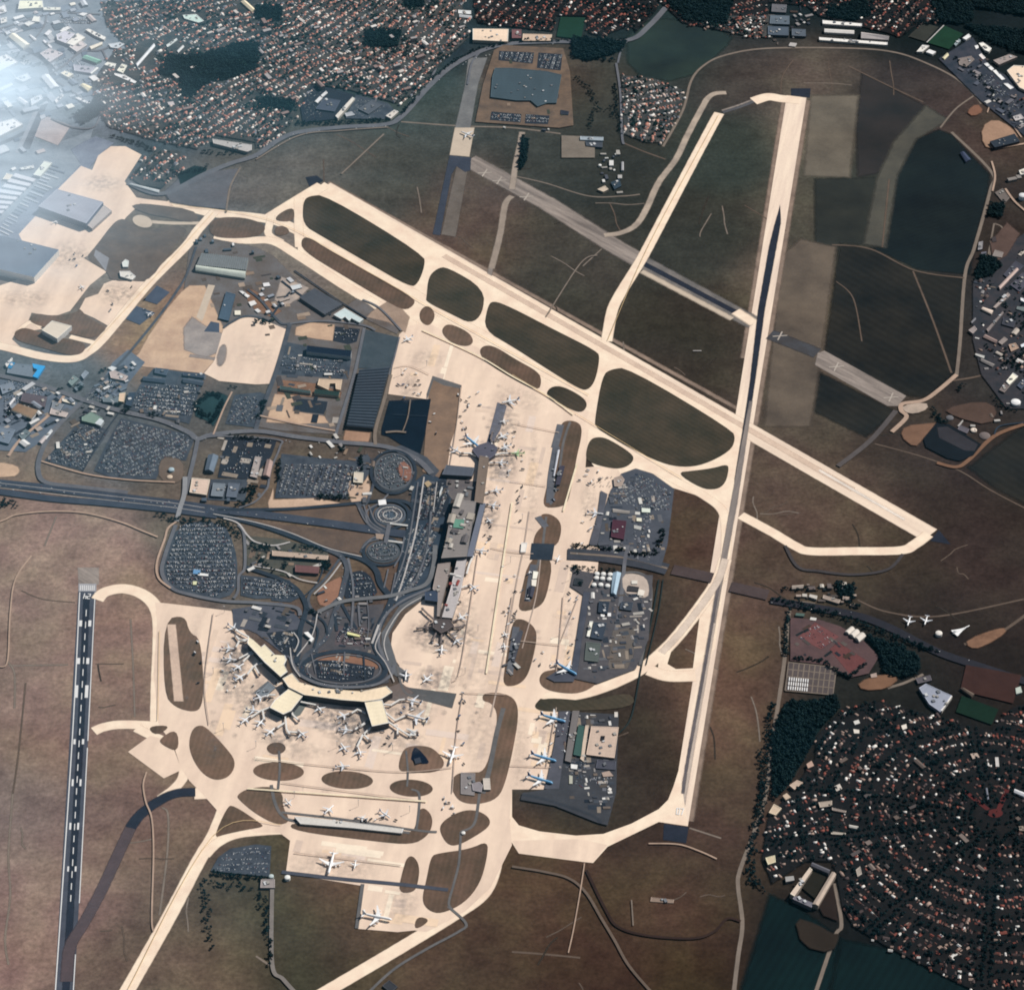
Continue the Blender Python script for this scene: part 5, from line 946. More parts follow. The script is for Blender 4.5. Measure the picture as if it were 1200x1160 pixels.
BL = [ # roof outline, height, colour, phrase
([(23,1),(50,1),(51,9),(21,11)],12,(252,250,220),'L:wide pale yellow roofed warehouse at the top left'),([(51,9),(71,9),(71,12),(51,12)],8,(240,240,226),0),([(10,43),(17,39),(35,52),(27,57)],10,(250,244,224),0),([(-5,68),(8,64),(21,73),(-5,86)],12,(252,250,248),0),
([(66,41),(76,36),(88,40),(77,51),(67,47)],10,(206,204,216),'L:pale mauve flat roofed warehouse joined to stepped white roofs'),([(78,51),(91,39),(100,44),(86,54)],11,(248,244,236),0),([(81,55),(94,47),(102,53),(90,61)],9,(216,206,206),0),([(100,35),(104,34),(124,44),(122,47),(111,42)],8,(248,246,240),0),
([(104,55),(120,49),(120,52),(107,58)],8,(248,240,224),0),([(47,63),(58,57),(74,63),(58,73)],10,(204,196,200),0),([(96,68),(102,65),(119,71),(113,74)],9,(152,208,186),'L:mint green roofed hall in the upper left estate'),([(122,76),(126,73),(136,75),(134,80)],8,(250,246,234),0),([(137,83),(143,75),(149,77),(144,86)],8,(252,246,226),0),
([(71,86),(76,83),(86,87),(80,91)],9,(252,240,214),0),([(94,100),(98,98),(108,102),(103,107)],8,(252,240,200),0),([(88,115),(92,114),(106,121),(103,122)],7,(238,238,240),0),([(-5,145),(16,139),(27,146),(-5,162)],12,(254,254,250),'L:dazzling white roofed warehouse at the left edge above the railway curve'),
([(37,25),(40,19),(47,20),(46,26)],9,(246,244,232),0),([(28,28),(34,25),(41,27),(33,31)],7,(240,240,236),0),([(86,76),(111,79),(106,86),(87,83)],8,(176,176,188),0),([(0,103),(13,97),(15,100),(0,107)],8,(240,244,250),0),([(17,92),(32,86),(36,92),(27,96)],8,(226,230,240),0),
([(19,116),(24,114),(33,120),(29,123)],7,(240,236,240),0),([(36,116),(48,111),(50,116),(37,124)],8,(214,218,226),0),([(159,75),(180,51),(182,54),(161,78)],7,(238,240,244),0),([(195,53),(207,45),(208,47),(196,56)],6,(222,228,226),0),([(207,60),(214,53),(216,55),(209,62)],6,(226,226,226),0),([(214,18),(230,17),(239,25),(233,27),(216,22)],8,(206,228,220),0),
([(282,2),(288,1),(299,11),(295,14)],9,(250,236,204),0),([(249,163),(295,170),(295,176),(290,178),(250,168)],10,(188,184,182),'L:long grey station block below the red roofed town'),([(151,216),(154,215),(187,223),(186,226)],6,(214,220,222),0),([(39,205),(52,189),(61,191),(47,207)],8,(226,232,220),0),([(3,210),(8,203),(15,205),(11,211)],7,(232,218,196),0),([(23,197),(39,194),(40,197),(25,199)],6,(226,228,224),0),
([(134,86),(146,88),(160,96),(158,98),(134,88)],5,(244,244,244),0),([(70,37),(74,33),(80,31),(83,33),(74,38)],6,(238,238,238),0),([(52,40),(58,35),(61,37),(56,42)],6,(236,236,240),0),([(50,48),(52,47),(61,55),(60,57)],5,(234,234,240),0),([(34,42),(36,41),(43,46),(41,48)],4,(240,240,242),0),([(6,38),(18,33),(21,35),(8,41)],6,(214,222,232),0),([(1,22),(8,20),(8,26),(1,28)],7,(232,228,220),0),
([(-4,10),(6,6),(8,14),(-4,18)],7,(236,238,242),0),([(112,79),(116,80),(107,87),(105,86)],5,(230,232,232),0),([(64,118),(72,110),(75,112),(66,121)],5,(226,222,222),0),([(92,17),(97,15),(103,16),(98,19)],5,(244,244,244),0),([(127,52),(140,50),(146,52),(138,57),(130,56)],6,(206,214,222),0),([(196,120),(203,119),(205,123),(198,124)],6,(206,196,196),0),
([(182,431),(198,433),(195,440),(181,437)],6,(70,82,98),0),([(168,441),(194,444),(193,449),(167,446)],5,(74,86,102),0),([(215,436),(240,438),(239,443),(214,440)],6,(58,66,82),0),([(215,443),(239,447),(237,452),(214,448)],5,(80,90,104),0),([(151,460),(159,460),(153,476),(147,474)],7,(56,70,88),0),([(244,533),(256,534),(250,553),(240,551)],8,(112,126,142),0),([(299,535),(306,536),(301,560),(293,558)],8,(172,162,158),0),([(313,538),(320,541),(316,559),(308,557)],8,(176,152,146),0),([(225,560),(246,562),(242,580),(222,577)],7,(220,196,180),0),([(250,566),(264,567),(261,582),(247,581)],7,(120,130,140),0),([(268,566),(281,567),(277,583),(265,582)],7,(96,106,120),0),
([(415,553),(426,554),(425,566),(414,565)],7,(212,200,184),0),([(6,427),(14,419),(15,421),(8,430)],7,(226,224,220),0),([(10,473),(16,466),(18,467),(12,475)],6,(232,232,236),0),([(52,512),(60,503),(62,505),(54,515)],5,(220,224,228),0),([(45,518),(52,510),(55,513),(49,520)],5,(206,196,196),0),([(60,478),(80,484),(77,489),(58,485)],6,(190,178,174),0),([(62,470),(75,474),(70,482),(60,478)],6,(128,134,142),0),([(0,452),(14,448),(18,456),(3,462)],7,(130,140,154),0),([(0,500),(18,504),(10,520),(-8,515)],7,(118,130,146),0),([(22,510),(30,503),(36,507),(27,516)],6,(110,124,130),0),
([(126,431),(131,429),(137,431),(132,435)],5,(224,228,230),0),([(128,436),(134,434),(150,441),(146,446),(130,443)],7,(186,172,168),0),([(95,440),(100,434),(104,437),(98,444)],6,(140,150,162),0),([(87,455),(94,447),(98,450),(90,458)],6,(110,124,134),0),([(80,448),(86,440),(92,444),(84,452)],6,(124,140,140),0),([(280,341),(284,341),(293,347),(290,349)],4,(240,240,240),0),([(275,364),(282,364),(282,369),(275,369)],5,(250,244,226),0),([(291,354),(298,352),(301,356),(294,359)],5,(238,236,234),0),([(308,332),(315,331),(317,335),(309,336)],4,(236,236,238),0),([(340,335),(352,333),(354,337),(343,340)],5,(216,222,226),0),([(140,318),(152,318),(159,324),(155,328),(141,324)],7,(226,222,214),0),([(143,308),(147,304),(151,306),(150,313),(144,313)],6,(222,228,224),0),
([(580,80),(599,80),(641,84),(658,88),(652,121),(641,121),(630,125),(622,118),(605,118),(575,114),(577,90)],8,(66,82,92),'L:large slate roofed school block on the bare clay ground'),([(554,34),(596,34.5),(595,49),(554,47)],12,(250,222,196),'L:wide cream roofed hall at the edge of the upper town'),([(600,35),(611,35),(611,45),(600,45)],9,(120,84,86),0),([(613,40),(647,41),(645,48),(612,48)],8,(212,186,164),0),([(657,129),(667,131),(666,135),(657,134)],5,(50,54,66),0),([(680,160),(707,161),(707,165),(680,164)],7,(160,172,182),0),([(686,166),(706,167),(706,173),(687,171)],6,(70,76,86),0),
([(537,12),(552,13),(552,17),(537,16)],6,(226,230,230),0),([(538,17),(553,19),(553,22),(538,20)],6,(220,224,226),0),([(964,24),(1010,28),(1010,31),(964,28)],7,(250,246,240),'L:uppermost of the long white roofs by the upper perimeter'),([(966,34),(1001,36),(1001,40),(966,38)],7,(250,246,240),'L:short middle white roof by the upper perimeter'),([(960,44),(1040,50),(1040,53),(960,47)],7,(250,246,240),'L:lowest and longest white roof by the upper perimeter'),([(1009,38),(1042,43),(1041,47),(1009,45)],7,(208,200,198),0),
([(903,18),(925,19),(925,29),(902,28)],8,(96,108,120),0),([(900,31),(924,32),(924,42),(900,41)],8,(80,92,106),0),([(928,34),(944,35),(944,43),(928,42)],8,(88,98,110),0),([(905,5),(922,6),(921,15),(904,14)],8,(104,104,110),0),([(926,50),(934,51),(932,55),(924,54)],4,(190,186,184),0),
([(1074,61),(1081,53),(1089,54),(1081,61)],7,(238,234,226),0),([(1085,61),(1089,58),(1097,61),(1093,64)],7,(246,246,246),0),([(1104,68),(1110,62),(1112,65),(1107,70)],6,(232,224,190),0),([(1128,45),(1135,40),(1138,43),(1132,47)],7,(250,250,250),0),([(1147,51),(1152,50),(1162,57),(1159,61),(1154,59)],8,(252,246,236),0),([(1142,54),(1146,53),(1147,56),(1144,58)],5,(246,246,246),0),([(1147,65),(1150,63),(1155,68),(1152,70)],5,(250,240,236),0),([(1164,71),(1183,64),(1192,67),(1171,76)],9,(164,152,148),0),([(1180,83),(1188,77),(1210,78),(1210,110),(1195,103)],12,(252,224,200),'L:big cream roofed hall cut by the right edge'),([(1118,52),(1124,46),(1126,48),(1120,54)],5,(150,164,170),0),([(1123,69),(1138,66),(1142,70),(1132,79),(1124,76)],6,(134,124,120),0),
([(1153,75),(1157,74),(1165,81),(1162,83)],6,(250,250,248),0),([(1163,83),(1167,82),(1171,87),(1168,88)],6,(252,252,250),0),([(1168,88),(1172,87),(1178,93),(1174,94)],6,(252,252,250),0),([(1176,98),(1181,98),(1188,103),(1184,105)],6,(250,250,250),0),([(1191,100),(1196,99),(1201,105),(1197,106)],6,(246,246,246),0),([(1183,90),(1187,89),(1191,94),(1187,95)],6,(240,240,240),0),
([(1160,166),(1189,157),(1195,166),(1166,173)],12,(44,54,66),'L:black roofed hall on the bare clay plot at the right edge'),([(1125,179),(1130,178),(1138,187),(1132,190)],6,(70,80,104),0),([(1166,226),(1175,221),(1183,232),(1177,239)],3,(110,102,98),0),([(1194,200),(1202,197),(1202,204),(1196,205)],7,(240,232,214),0),([(1187,137),(1196,134),(1200,139),(1190,142)],7,(190,184,184),0),
([(1170,336),(1191,314),(1194,316),(1172,339)],9,(212,188,180),0),([(1164,360),(1181,343),(1184,346),(1167,361)],9,(172,158,152),0),([(1150,362),(1152,360),(1164,364),(1162,368)],9,(252,232,216),'L:short white roofed block with a dark left wall in the right estate'),([(1156,386),(1175,365),(1176,367),(1158,389)],8,(140,130,128),0),([(1135,387),(1142,382),(1145,386),(1140,391)],7,(158,148,146),0),([(1138,377),(1143,372),(1144,374),(1139,379)],5,(140,140,146),0),([(1152,395),(1155,392),(1169,399),(1167,402)],8,(172,150,144),0),([(1170,401),(1177,395),(1181,398),(1174,404)],8,(150,140,136),0),([(1196,349),(1206,352),(1205,356),(1196,352)],8,(244,246,250),0),([(1192,359),(1202,360),(1200,365),(1191,362)],7,(120,130,130),0),([(1196,404),(1203,401),(1203,405),(1197,407)],7,(232,238,246),0),([(1176,322),(1190,306),(1200,312),(1184,328)],7,(70,72,84),0),([(1184,334),(1198,320),(1210,326),(1195,342)],7,(78,78,90),0),([(1182,404),(1190,402),(1194,408),(1185,412)],7,(176,150,132),0),([(1176,372),(1190,376),(1188,384),(1174,380)],7,(62,64,74),0),
([(1143,414),(1154,417),(1153,420),(1143,416)],6,(200,200,196),0),([(1150,420),(1166,427),(1163,430),(1149,423)],7,(150,144,142),0),([(1179,447),(1187,437),(1193,441),(1183,451)],10,(252,244,226),'L:bright white block above the settling basins'),([(1171,457),(1177,449),(1183,453),(1177,460)],8,(122,112,110),0),([(1192,452),(1199,444),(1204,447),(1197,456)],7,(76,84,100),0),([(1125,498),(1136,503),(1133,508),(1122,503)],4,(96,92,100),0),([(1122,499),(1128,492),(1129,493),(1124,500)],3,(180,176,172),0),
([(990,740),(997,734),(1002,737),(995,743)],8,(240,232,222),'L:left bay of the white arched sheds'),([(995.5,743),(1002.5,737),(1008,741),(1001,747)],8,(240,232,222),'L:middle bay of the white arched sheds'),([(1001.5,747),(1008.5,741),(1015,745),(1007,752)],8,(240,232,222),'L:right bay of the white arched sheds'),([(949,696),(958,698),(957,702),(948,699)],7,(206,200,192),0),([(928,686),(942,685),(941,689),(928,690)],6,(176,164,154),0),([(965,697),(985,703),(983,707),(964,701)],6,(160,146,136),0),([(933,718),(943,719),(942,722),(932,721)],5,(88,110,104),0),([(950,723),(957,724),(956,727),(949,726)],5,(230,226,220),0),
([(1077,806),(1085,801),(1115,815),(1102,834),(1089,825)],9,(158,164,180),'L:lilac grey warehouse with a white right edge above the fan suburb'),([(1115,815),(1116,816),(1104,833),(1102,832)],9.6,(236,230,222),0),([(1125,806),(1130,806),(1142,813),(1139,816)],7,(118,104,94),0),([(1190,806),(1196,804),(1198,811),(1191,813)],6,(196,206,196),0),([(1073,795),(1090,791),(1092,797),(1076,801)],5,(90,86,92),0),
([(901,952),(907,942),(916,947),(909,955)],9,(210,188,164),0),([(917,932),(922,929),(927,934),(921,937)],9,(206,184,162),0),([(925,920),(934,914),(941,917),(931,925)],9,(196,174,156),0),([(945,895),(951,891),(954,897),(947,900)],9,(196,166,150),0),([(926,1047),(949,1016),(952,1019),(931,1050)],15,(214,196,180),'L:left pale bar of the rectangular ring of blocks'),([(952,1059),(975,1021),(980,1024),(959,1061)],15,(196,178,164),'L:right pale bar of the rectangular ring of blocks'),([(931,1049),(953,1058),(951,1063),(929,1053)],12,(118,116,126),'L:lower grey bar of the rectangular ring of blocks'),([(952,1010),(973,1019),(971,1023),(950,1014)],12,(104,104,112),'L:upper grey bar of the rectangular ring of blocks'),([(897,1005),(908,1002),(909,1010),(900,1013)],10,(216,200,170),0),([(959,940),(975,938),(975,944),(961,946)],9,(176,162,148),0),([(975,946),(992,950),(991,952),(975,949)],8,(150,138,130),0),([(995,966),(1006,968),(1005,971),(995,969)],9,(208,204,196),0),([(974,974),(991,976),(991,978),(974,977)],8,(180,172,160),0),([(1189,924),(1202,929),(1200,933),(1188,928)],10,(226,228,232),0),([(1193,968),(1205,967),(1205,973),(1195,973)],9,(150,136,124),0),([(1155,923),(1157,923),(1159,936),(1157,937)],8,(130,134,146),0),([(978,921),(984,918),(987,924),(980,927)],8,(216,206,196),0),([(920,1027),(930,1026),(931,1031),(921,1033)],8,(170,168,166),0),([(1003,1019),(1008,1015),(1010,1024),(1005,1027)],7,(170,160,150),0),([(1137,883),(1145,882),(1148,887),(1140,889)],8,(190,172,158),0),([(1166,887),(1170,887),(1171,898),(1167,898)],7,(206,202,198),0),([(1000,845),(1006,843),(1008,847),(1002,849)],6,(226,224,218),0),([(1056,850),(1062,848),(1063,853),(1058,855)],6,(240,232,220),0),([(1000,854),(1007,855),(1007,859),(1001,859)],6,(236,228,216),0),([(1020,790),(1027,788),(1028,793),(1021,794)],5,(180,160,150),0),
([(718,609),(734,610.5),(731,632),(716,629)],9,(76,46,60),'L:maroon roofed cargo shed beside the upper cargo apron'),([(752,595),(762,596),(762,600.5),(752,600)],7,(232,240,228),0),([(746,606.5),(752,607),(752,611),(746,610.5)],7,(244,240,220),0),([(743,615),(752,617),(751,621),(743,619)],5,(190,190,186),0),([(718,596),(738,599),(737,602),(718,600)],5,(180,172,166),0),([(719,560),(728,557),(732,562),(728,570),(720,570)],6,(168,152,142),0),([(718,671),(728,671),(722,697),(716,695)],8,(176,200,218),'L:pale blue and white shed right of the fuel tanks'),
([(702,704),(714,705.5),(712,719),(701,717)],8,(48,58,72),0),([(728,705),(742,706),(740,715.5),(726,713.5)],7,(62,70,82),0),([(691,728),(695,728),(691,746),(687.5,745.5)],7,(252,248,234),'L:long narrow white cargo roof beside a slate shed'),([(696,729),(711,730),(706,749.5),(692,747)],7,(56,66,80),0),([(687,752),(704,754),(701,775.6),(685,773.6)],6,(88,96,94),0),([(704,719),(709,720),(708,723),(704,722)],5,(248,248,246),0),([(712,718),(716,718),(716,722),(712,722)],5,(250,250,250),0),([(740,680),(747,680),(747,684),(740,684)],6,(232,226,216),0),([(736,686),(749,688),(748,693),(735,692)],6,(60,58,62),0),([(748,690),(756,692),(754,698),(747,697)],6,(240,232,220),0),([(674,677),(684,679),(682,686),(672,685)],6,(54,60,66),0),([(625,669),(631,670),(629,678),(624,678)],4,(252,246,232),0),([(623,679),(629,679),(628,687),(623,686)],4,(248,242,230),0),([(619,688),(627,688),(624,700),(618,699)],6,(64,66,80),0),([(611,636),(618,636),(616,647),(610,647)],5,(246,240,232),0),([(653,528),(656,527),(650,558),(648,558)],5,(206,210,220),0),([(656,546),(662,546),(656,568),(651,568)],6,(66,64,78),0),([(604,748),(610,738),(613,740),(603,775),(600,774)],5,(74,76,86),0),([(714,922),(717,924),(716,927),(712,925)],4,(240,236,230),0),([(720,834),(724,834),(724,840),(720,840)],5,(222,216,208),0),([(667,908),(671,909),(671,918),(667,918)],6,(190,190,176),0),([(700,890),(722,892),(721,902),(698,900)],6,(74,76,88),0),([(705,905),(714,903),(719,909),(707,910)],6,(180,160,148),0),
([(700,222),(709,218),(713,222),(707,225)],6,(206,190,172),0),([(714,188),(719,188),(719,194),(714,194)],7,(232,232,230),0),([(722,176),(726,176),(727,181),(722,181)],6,(180,176,170),0),([(716,214),(726,210),(728,218),(720,222)],5,(50,66,80),0),([(728,190),(731,190),(731,200),(728,200)],5,(176,176,180),0),([(724,205),(729,205),(729,209),(724,209)],5,(190,188,186),0),
([(553,918),(562,916),(566,920),(564,928),(554,926)],5,(150,144,148),0),([(566,912),(574,912),(575,925),(567,925)],6,(206,196,186),0),([(540,905),(557,906),(556,932),(540,930)],3,(136,130,130),0),([(300,815),(315,800),(322,806),(312,815)],4,(122,130,138),0),([(485,889),(492,887),(494,893),(487,895)],5,(60,66,78),0),([(306,1030),(322,1030),(322,1040),(305,1040)],6,(150,142,140),0),([(448,1155),(456,1148),(466,1156),(458,1163)],4,(60,62,68),0),([(440,625),(450,626),(448,632),(441,631)],4,(170,150,136),0),([(443,586),(452,585),(453,591),(444,592)],5,(246,246,246),0),([(497,566),(502,563),(506,567),(501,571)],5,(180,160,130),0),([(515,575),(517,571),(519,572),(515,583)],4,(200,206,210),0),
([(763,1051),(790,1054),(789,1058),(762,1056)],1.5,(142,124,112),0),([(1166,293),(1176,296),(1174,302),(1163,300)],5,(140,132,128),0),([(1147,284),(1152,283),(1151,292),(1146,293)],5,(150,148,152),0),([(1150,296),(1156,295),(1155,303),(1149,302)],5,(110,110,122),0),([(1162,278),(1167,277),(1168,283),(1163,284)],5,(70,64,66),0)]
def cname(c):
    r, g, b = c; v = max(c); s = v-min(c)
    if v < 100: return 'dark red' if r > b*1.3 and s > 18 else ('dark slate' if s > 8 else 'dark grey')
    if v > 222: return 'cream' if b < r-18 else ('pale blue' if b > r+12 else 'white')
    if b > r+12: return 'blue grey'
    if r > b+24: return 'buff'
    return 'pale grey' if v > 170 else 'mid grey'
for i, (p, h, c, ph) in enumerate(BL):
    P = [gp(*q) for q in p]; d1 = math.dist(P[0], P[1]); d2 = math.dist(P[1], P[2]); a = max(d1, d2)/max(1, min(d1, d2)); A = d1*d2
    shape = 'long' if a > 3 else ('small' if A < 500 else ('large' if A > 3500 else 'squat'))
    kw = dict(label=ph[2:]) if ph else dict(phrase=f'{shape} {cname(c)} roofed shed')
    roof = 'flat'
    if len(p) == 4 and ph and 'arched' in ph: roof = 'vault'
    elif len(p) == 4 and a > 2.2 and i % 2 == 0 and A < 4000: roof = 'gable'; p = p if d1 > d2 else [p[1], p[2], p[3], p[0]]
    B(p, h, c, None, 'storage_shed' if A < 800 else 'warehouse', 'shed' if A < 800 else 'warehouse', roof=roof, **kw)
for q_ in (([(393,136),(413,114),(416,116),(396,139)],9,(232,226,216)),([(369,119),(375,113),(378,115),(372,121)],6,(236,236,238)),([(376,112),(382,107),(384,109),(378,114)],6,(236,236,238)),([(452,136),(462,129),(467,131),(458,139)],7,(222,214,204)),([(370,128),(392,131),(399,118),(380,115)],7,(74,82,98)),([(420,128),(436,118),(448,123),(432,134)],7,(88,94,104)),([(404,133),(412,131),(416,135),(406,137)],5,(180,184,190))):
    B(q_[0], q_[1], q_[2], None, 'depot_hall', 'warehouse', phrase=cname(q_[2])+' depot hall')
# striped roofs of the left works
for i in range(8):
    a, b = lerp((18,203), (-30,252), i/8), lerp((42,210), (0,252), i/8); a2, b2 = lerp((18,203), (-30,252), (i+.62)/8), lerp((42,210), (0,252), (i+.62)/8)
    B([a, b, b2, a2], 9, (214,216,224), None, 'ridged_shed', 'warehouse', f'pale ridged shed, {["uppermost","second","third","fourth","fifth","sixth","seventh","lowest"][i]} of the row left of the grey hangar', rim=False, units=0, group='ridged sheds of the left works')
# tanks
tn = 0
for r_, row in enumerate((((699.6,674.5),(707,674.8),(715,675.4)),((699,679.4),(706,680),(714,680.7)),((696,687.4),(704,687.4),(712,688.7)))):
    for c_, (x, y) in enumerate(row):
        tank(x, y, 6.5, 9, label=f'white fuel tank, {["left","middle","right"][c_]} one of the {["upper","middle","lower"][r_]} row beside the cargo apron', group='white fuel tanks beside the cargo apron')
tank(201,552,8,7,(176,196,206),label='pale blue round tank in the fenced bank between the car parks'); tank(199,559.5,8,3,(222,202,180),label='low sandy round tank just below the pale blue one')
tank(1190,474,14,10,(250,250,250),label='white domed round tank at the right edge near the basins'); tank(1198,233,12,14,(236,238,240),label='white domed tank at the upper right edge')
tank(1141,505,9,4,(246,230,214),label='bright round tank beside the settling basins'); tank(1113,490,11,2,(112,112,116),label='grey ringed clarifier above the settling basins'); tank(1154,511,16,2,(122,112,110),label='grey ringed clarifier right of the settling basins')
tank(1100,744,9,8,(246,240,232),label='white dome next to the delta winged jet'); tank(337,1030,7,8,(250,250,246),label='bright white dome by the service lane below the four engined jet'); tank(318,1028,6,6,(200,214,214),label='pale round tank at the head of the service lane')
for (x, y, r) in ((543,977,5),(703,195,5)): tank(x, y, r, 5)

def infill(poly, n, cols, ang, phrase, wr=(10,34), hr=(4,9)):
    P = gpoly_(poly); x0, x1 = min(p[0] for p in P), max(p[0] for p in P); y0, y1 = min(p[1] for p in P), max(p[1] for p in P); k = 0
    for _ in range(n*12):
        if k >= n: break
        X, Y = rnd.uniform(x0, x1), rnd.uniform(y0, y1); w = rnd.uniform(*wr); l_ = w*rnd.uniform(1, 3); r = max(w, l_)*.6
        if not inside((X, Y), P) or any(math.hypot(X-a, Y-b) < r+c for a, b, c in TAKEN): continue
        TAKEN.append((X, Y, r)); k += 1; h = rnd.uniform(*hr); c = rnd.choice(cols); a = ang+rnd.choice([0, math.pi/2])+rnd.gauss(0, .08)
        root = link(phrase.split(' in ')[0].replace('block of flats', 'apartment_block').replace(' ', '_'), None, cat=phrase.split(' in ')[0].split()[-1].replace('flats', 'apartment block'), loc=(X, Y, 0)); root.rotation_euler = (0, 0, a); xy = unproj(X, Y); auto(root, f'{"long" if l_ > 2*w else "small"} {cname(c)} roofed {phrase}', *xy)
        V, F = boxmesh(0, 0, 0, l_, w, h); link('wall', pymesh('wall', V[:], F[2:]), root, wallmat(tuple(int(v*.85) for v in c)))
        if rnd.random() < .4:
            V = [(-l_/2,-w/2,h),(l_/2,-w/2,h),(l_/2,w/2,h),(-l_/2,w/2,h),(-l_/2,0,h+w*.16),(l_/2,0,h+w*.16)]; F = [(0,1,5,4),(2,3,4,5),(1,2,5),(3,0,4)]
        else: V = [(-l_/2,-w/2,h+.05),(l_/2,-w/2,h+.05),(l_/2,w/2,h+.05),(-l_/2,w/2,h+.05)]; F = [(0,1,2,3)]
        link('roof', pymesh('roof', V, F), root, roofmat(c))
def gpoly_(px): return [gp(*p) for p in px]
def unproj(X, Y):
    v = Vector((X, Y, 0))-CAMP; q = cam.matrix_world.to_3x3().transposed() @ v
    return (PW/2+q.x/-q.z*FOC*PW, PH/2-q.y/-q.z*FOC*PW)
TAKEN = []
for p_, *_ in BL:
    Q = gpoly_(p_); c = cen(Q); TAKEN.append((c[0], c[1], max(math.dist(c, q) for q in Q)))
W4 = [(236,238,242),(214,220,228),(250,246,234),(176,184,196),(130,142,158),(200,190,190),(246,246,246),(150,160,176)]
infill([(-20,0),(112,0),(125,40),(130,100),(95,128),(62,125),(50,60),(30,55),(-20,90)], 60, W4, .55, 'works shed')
infill([(-20,90),(40,62),(48,90),(48,120),(20,165),(-20,190)], 26, W4, .6, 'works shed', wr=(14,40))
infill([(-20,195),(15,175),(50,178),(48,190),(10,215),(-20,240)], 8, W4, .6, 'works shed')
G4 = [(150,158,170),(206,208,212),(110,122,136),(230,230,230),(180,168,160),(84,96,110)]
infill([(0,445),(60,456),(92,474),(60,505),(25,525),(-15,525),(-15,445)], 44, G4, .75, 'estate shed', wr=(7,20))
infill([(105,462),(135,425),(158,428),(148,450),(140,478)], 18, G4, .7, 'estate shed', wr=(6,14))
infill([(285,330),(340,325),(352,345),(330,372),(300,366)], 12, G4, .6, 'yard shed', wr=(6,14))
infill([(225,285),(245,275),(290,288),(300,300),(240,298)], 8, G4, .2, 'yard shed', wr=(6,12))
infill([(240,562),(285,565),(280,590),(238,588)], 8, G4, .1, 'yard shed', wr=(6,14))
infill([(1160,320),(1240,250),(1240,470),(1180,430),(1150,400)], 34, [(150,140,138),(110,106,112),(200,190,180),(80,80,92),(120,90,84),(230,226,222)], .95, 'estate block', wr=(8,22), hr=(5,10))
infill([(1110,70),(1130,62),(1150,80),(1200,125),(1240,170),(1200,155),(1150,115)], 22, [(150,144,146),(110,110,118),(220,216,212),(90,96,110)], .8, 'estate block', wr=(6,16))
infill([(1185,170),(1240,165),(1240,280),(1196,250),(1180,230)], 10, [(150,144,140),(110,104,104),(210,200,190)], .3, 'estate block', wr=(8,16))
infill([(925,686),(1000,688),(1005,712),(960,706),(930,700)], 16, [(176,160,150),(110,100,98),(206,200,190),(140,126,118)], .0, 'roadside block', wr=(6,14))
infill([(718,578),(740,570),(760,604),(764,650),(742,655),(704,640),(708,600)], 22, [(180,176,170),(110,112,120),(220,218,212),(86,90,100)], .1, 'cargo hut', wr=(5,12), hr=(3,6))
infill([(690,692),(755,700),(755,730),(730,738),(706,752),(690,775)], 18, [(180,176,170),(110,112,120),(226,224,220),(70,76,86)], .1, 'cargo hut', wr=(5,12), hr=(3,6))
infill([(685,892),(720,892),(716,945),(690,935),(672,900)], 14, [(180,176,170),(110,112,120),(226,224,220),(70,76,86)], .1, 'cargo hut', wr=(4,10), hr=(3,5))
infill([(706,176),(732,176),(731,228),(704,225)], 12, [(180,176,170),(230,230,226),(86,90,100)], .1, 'observatory hut', wr=(5,10), hr=(3,6))
infill([(486,610),(516,606),(500,672),(470,695)], 12, [(200,200,198),(120,124,130),(90,98,108)], 1.35, 'forecourt kiosk', wr=(3,7), hr=(3,4))
infill([(370,715),(440,712),(430,760),(392,762)], 12, [(200,200,198),(120,124,130),(96,90,92)], 1.4, 'forecourt kiosk', wr=(3,7), hr=(3,4))
infill([(525,562),(555,566),(552,584),(530,583)], 8, [(200,200,198),(120,124,130),(96,90,92)], 1.4, 'yard kiosk', wr=(5,9), hr=(3,5))
infill([(150,20),(540,5),(545,45),(470,120),(352,110),(335,150),(240,155),(140,140)], 46, [(214,206,200),(176,170,170),(150,130,126),(236,232,228)], .6, 'block of flats in the town', wr=(9,14), hr=(8,18))
infill([(960,870),(1060,835),(1190,860),(1200,1000),(1100,1090),(1000,1060),(960,960)], 14, [(110,98,92),(90,84,84),(130,118,112)], .6, 'block in the suburb', wr=(8,13), hr=(7,12))

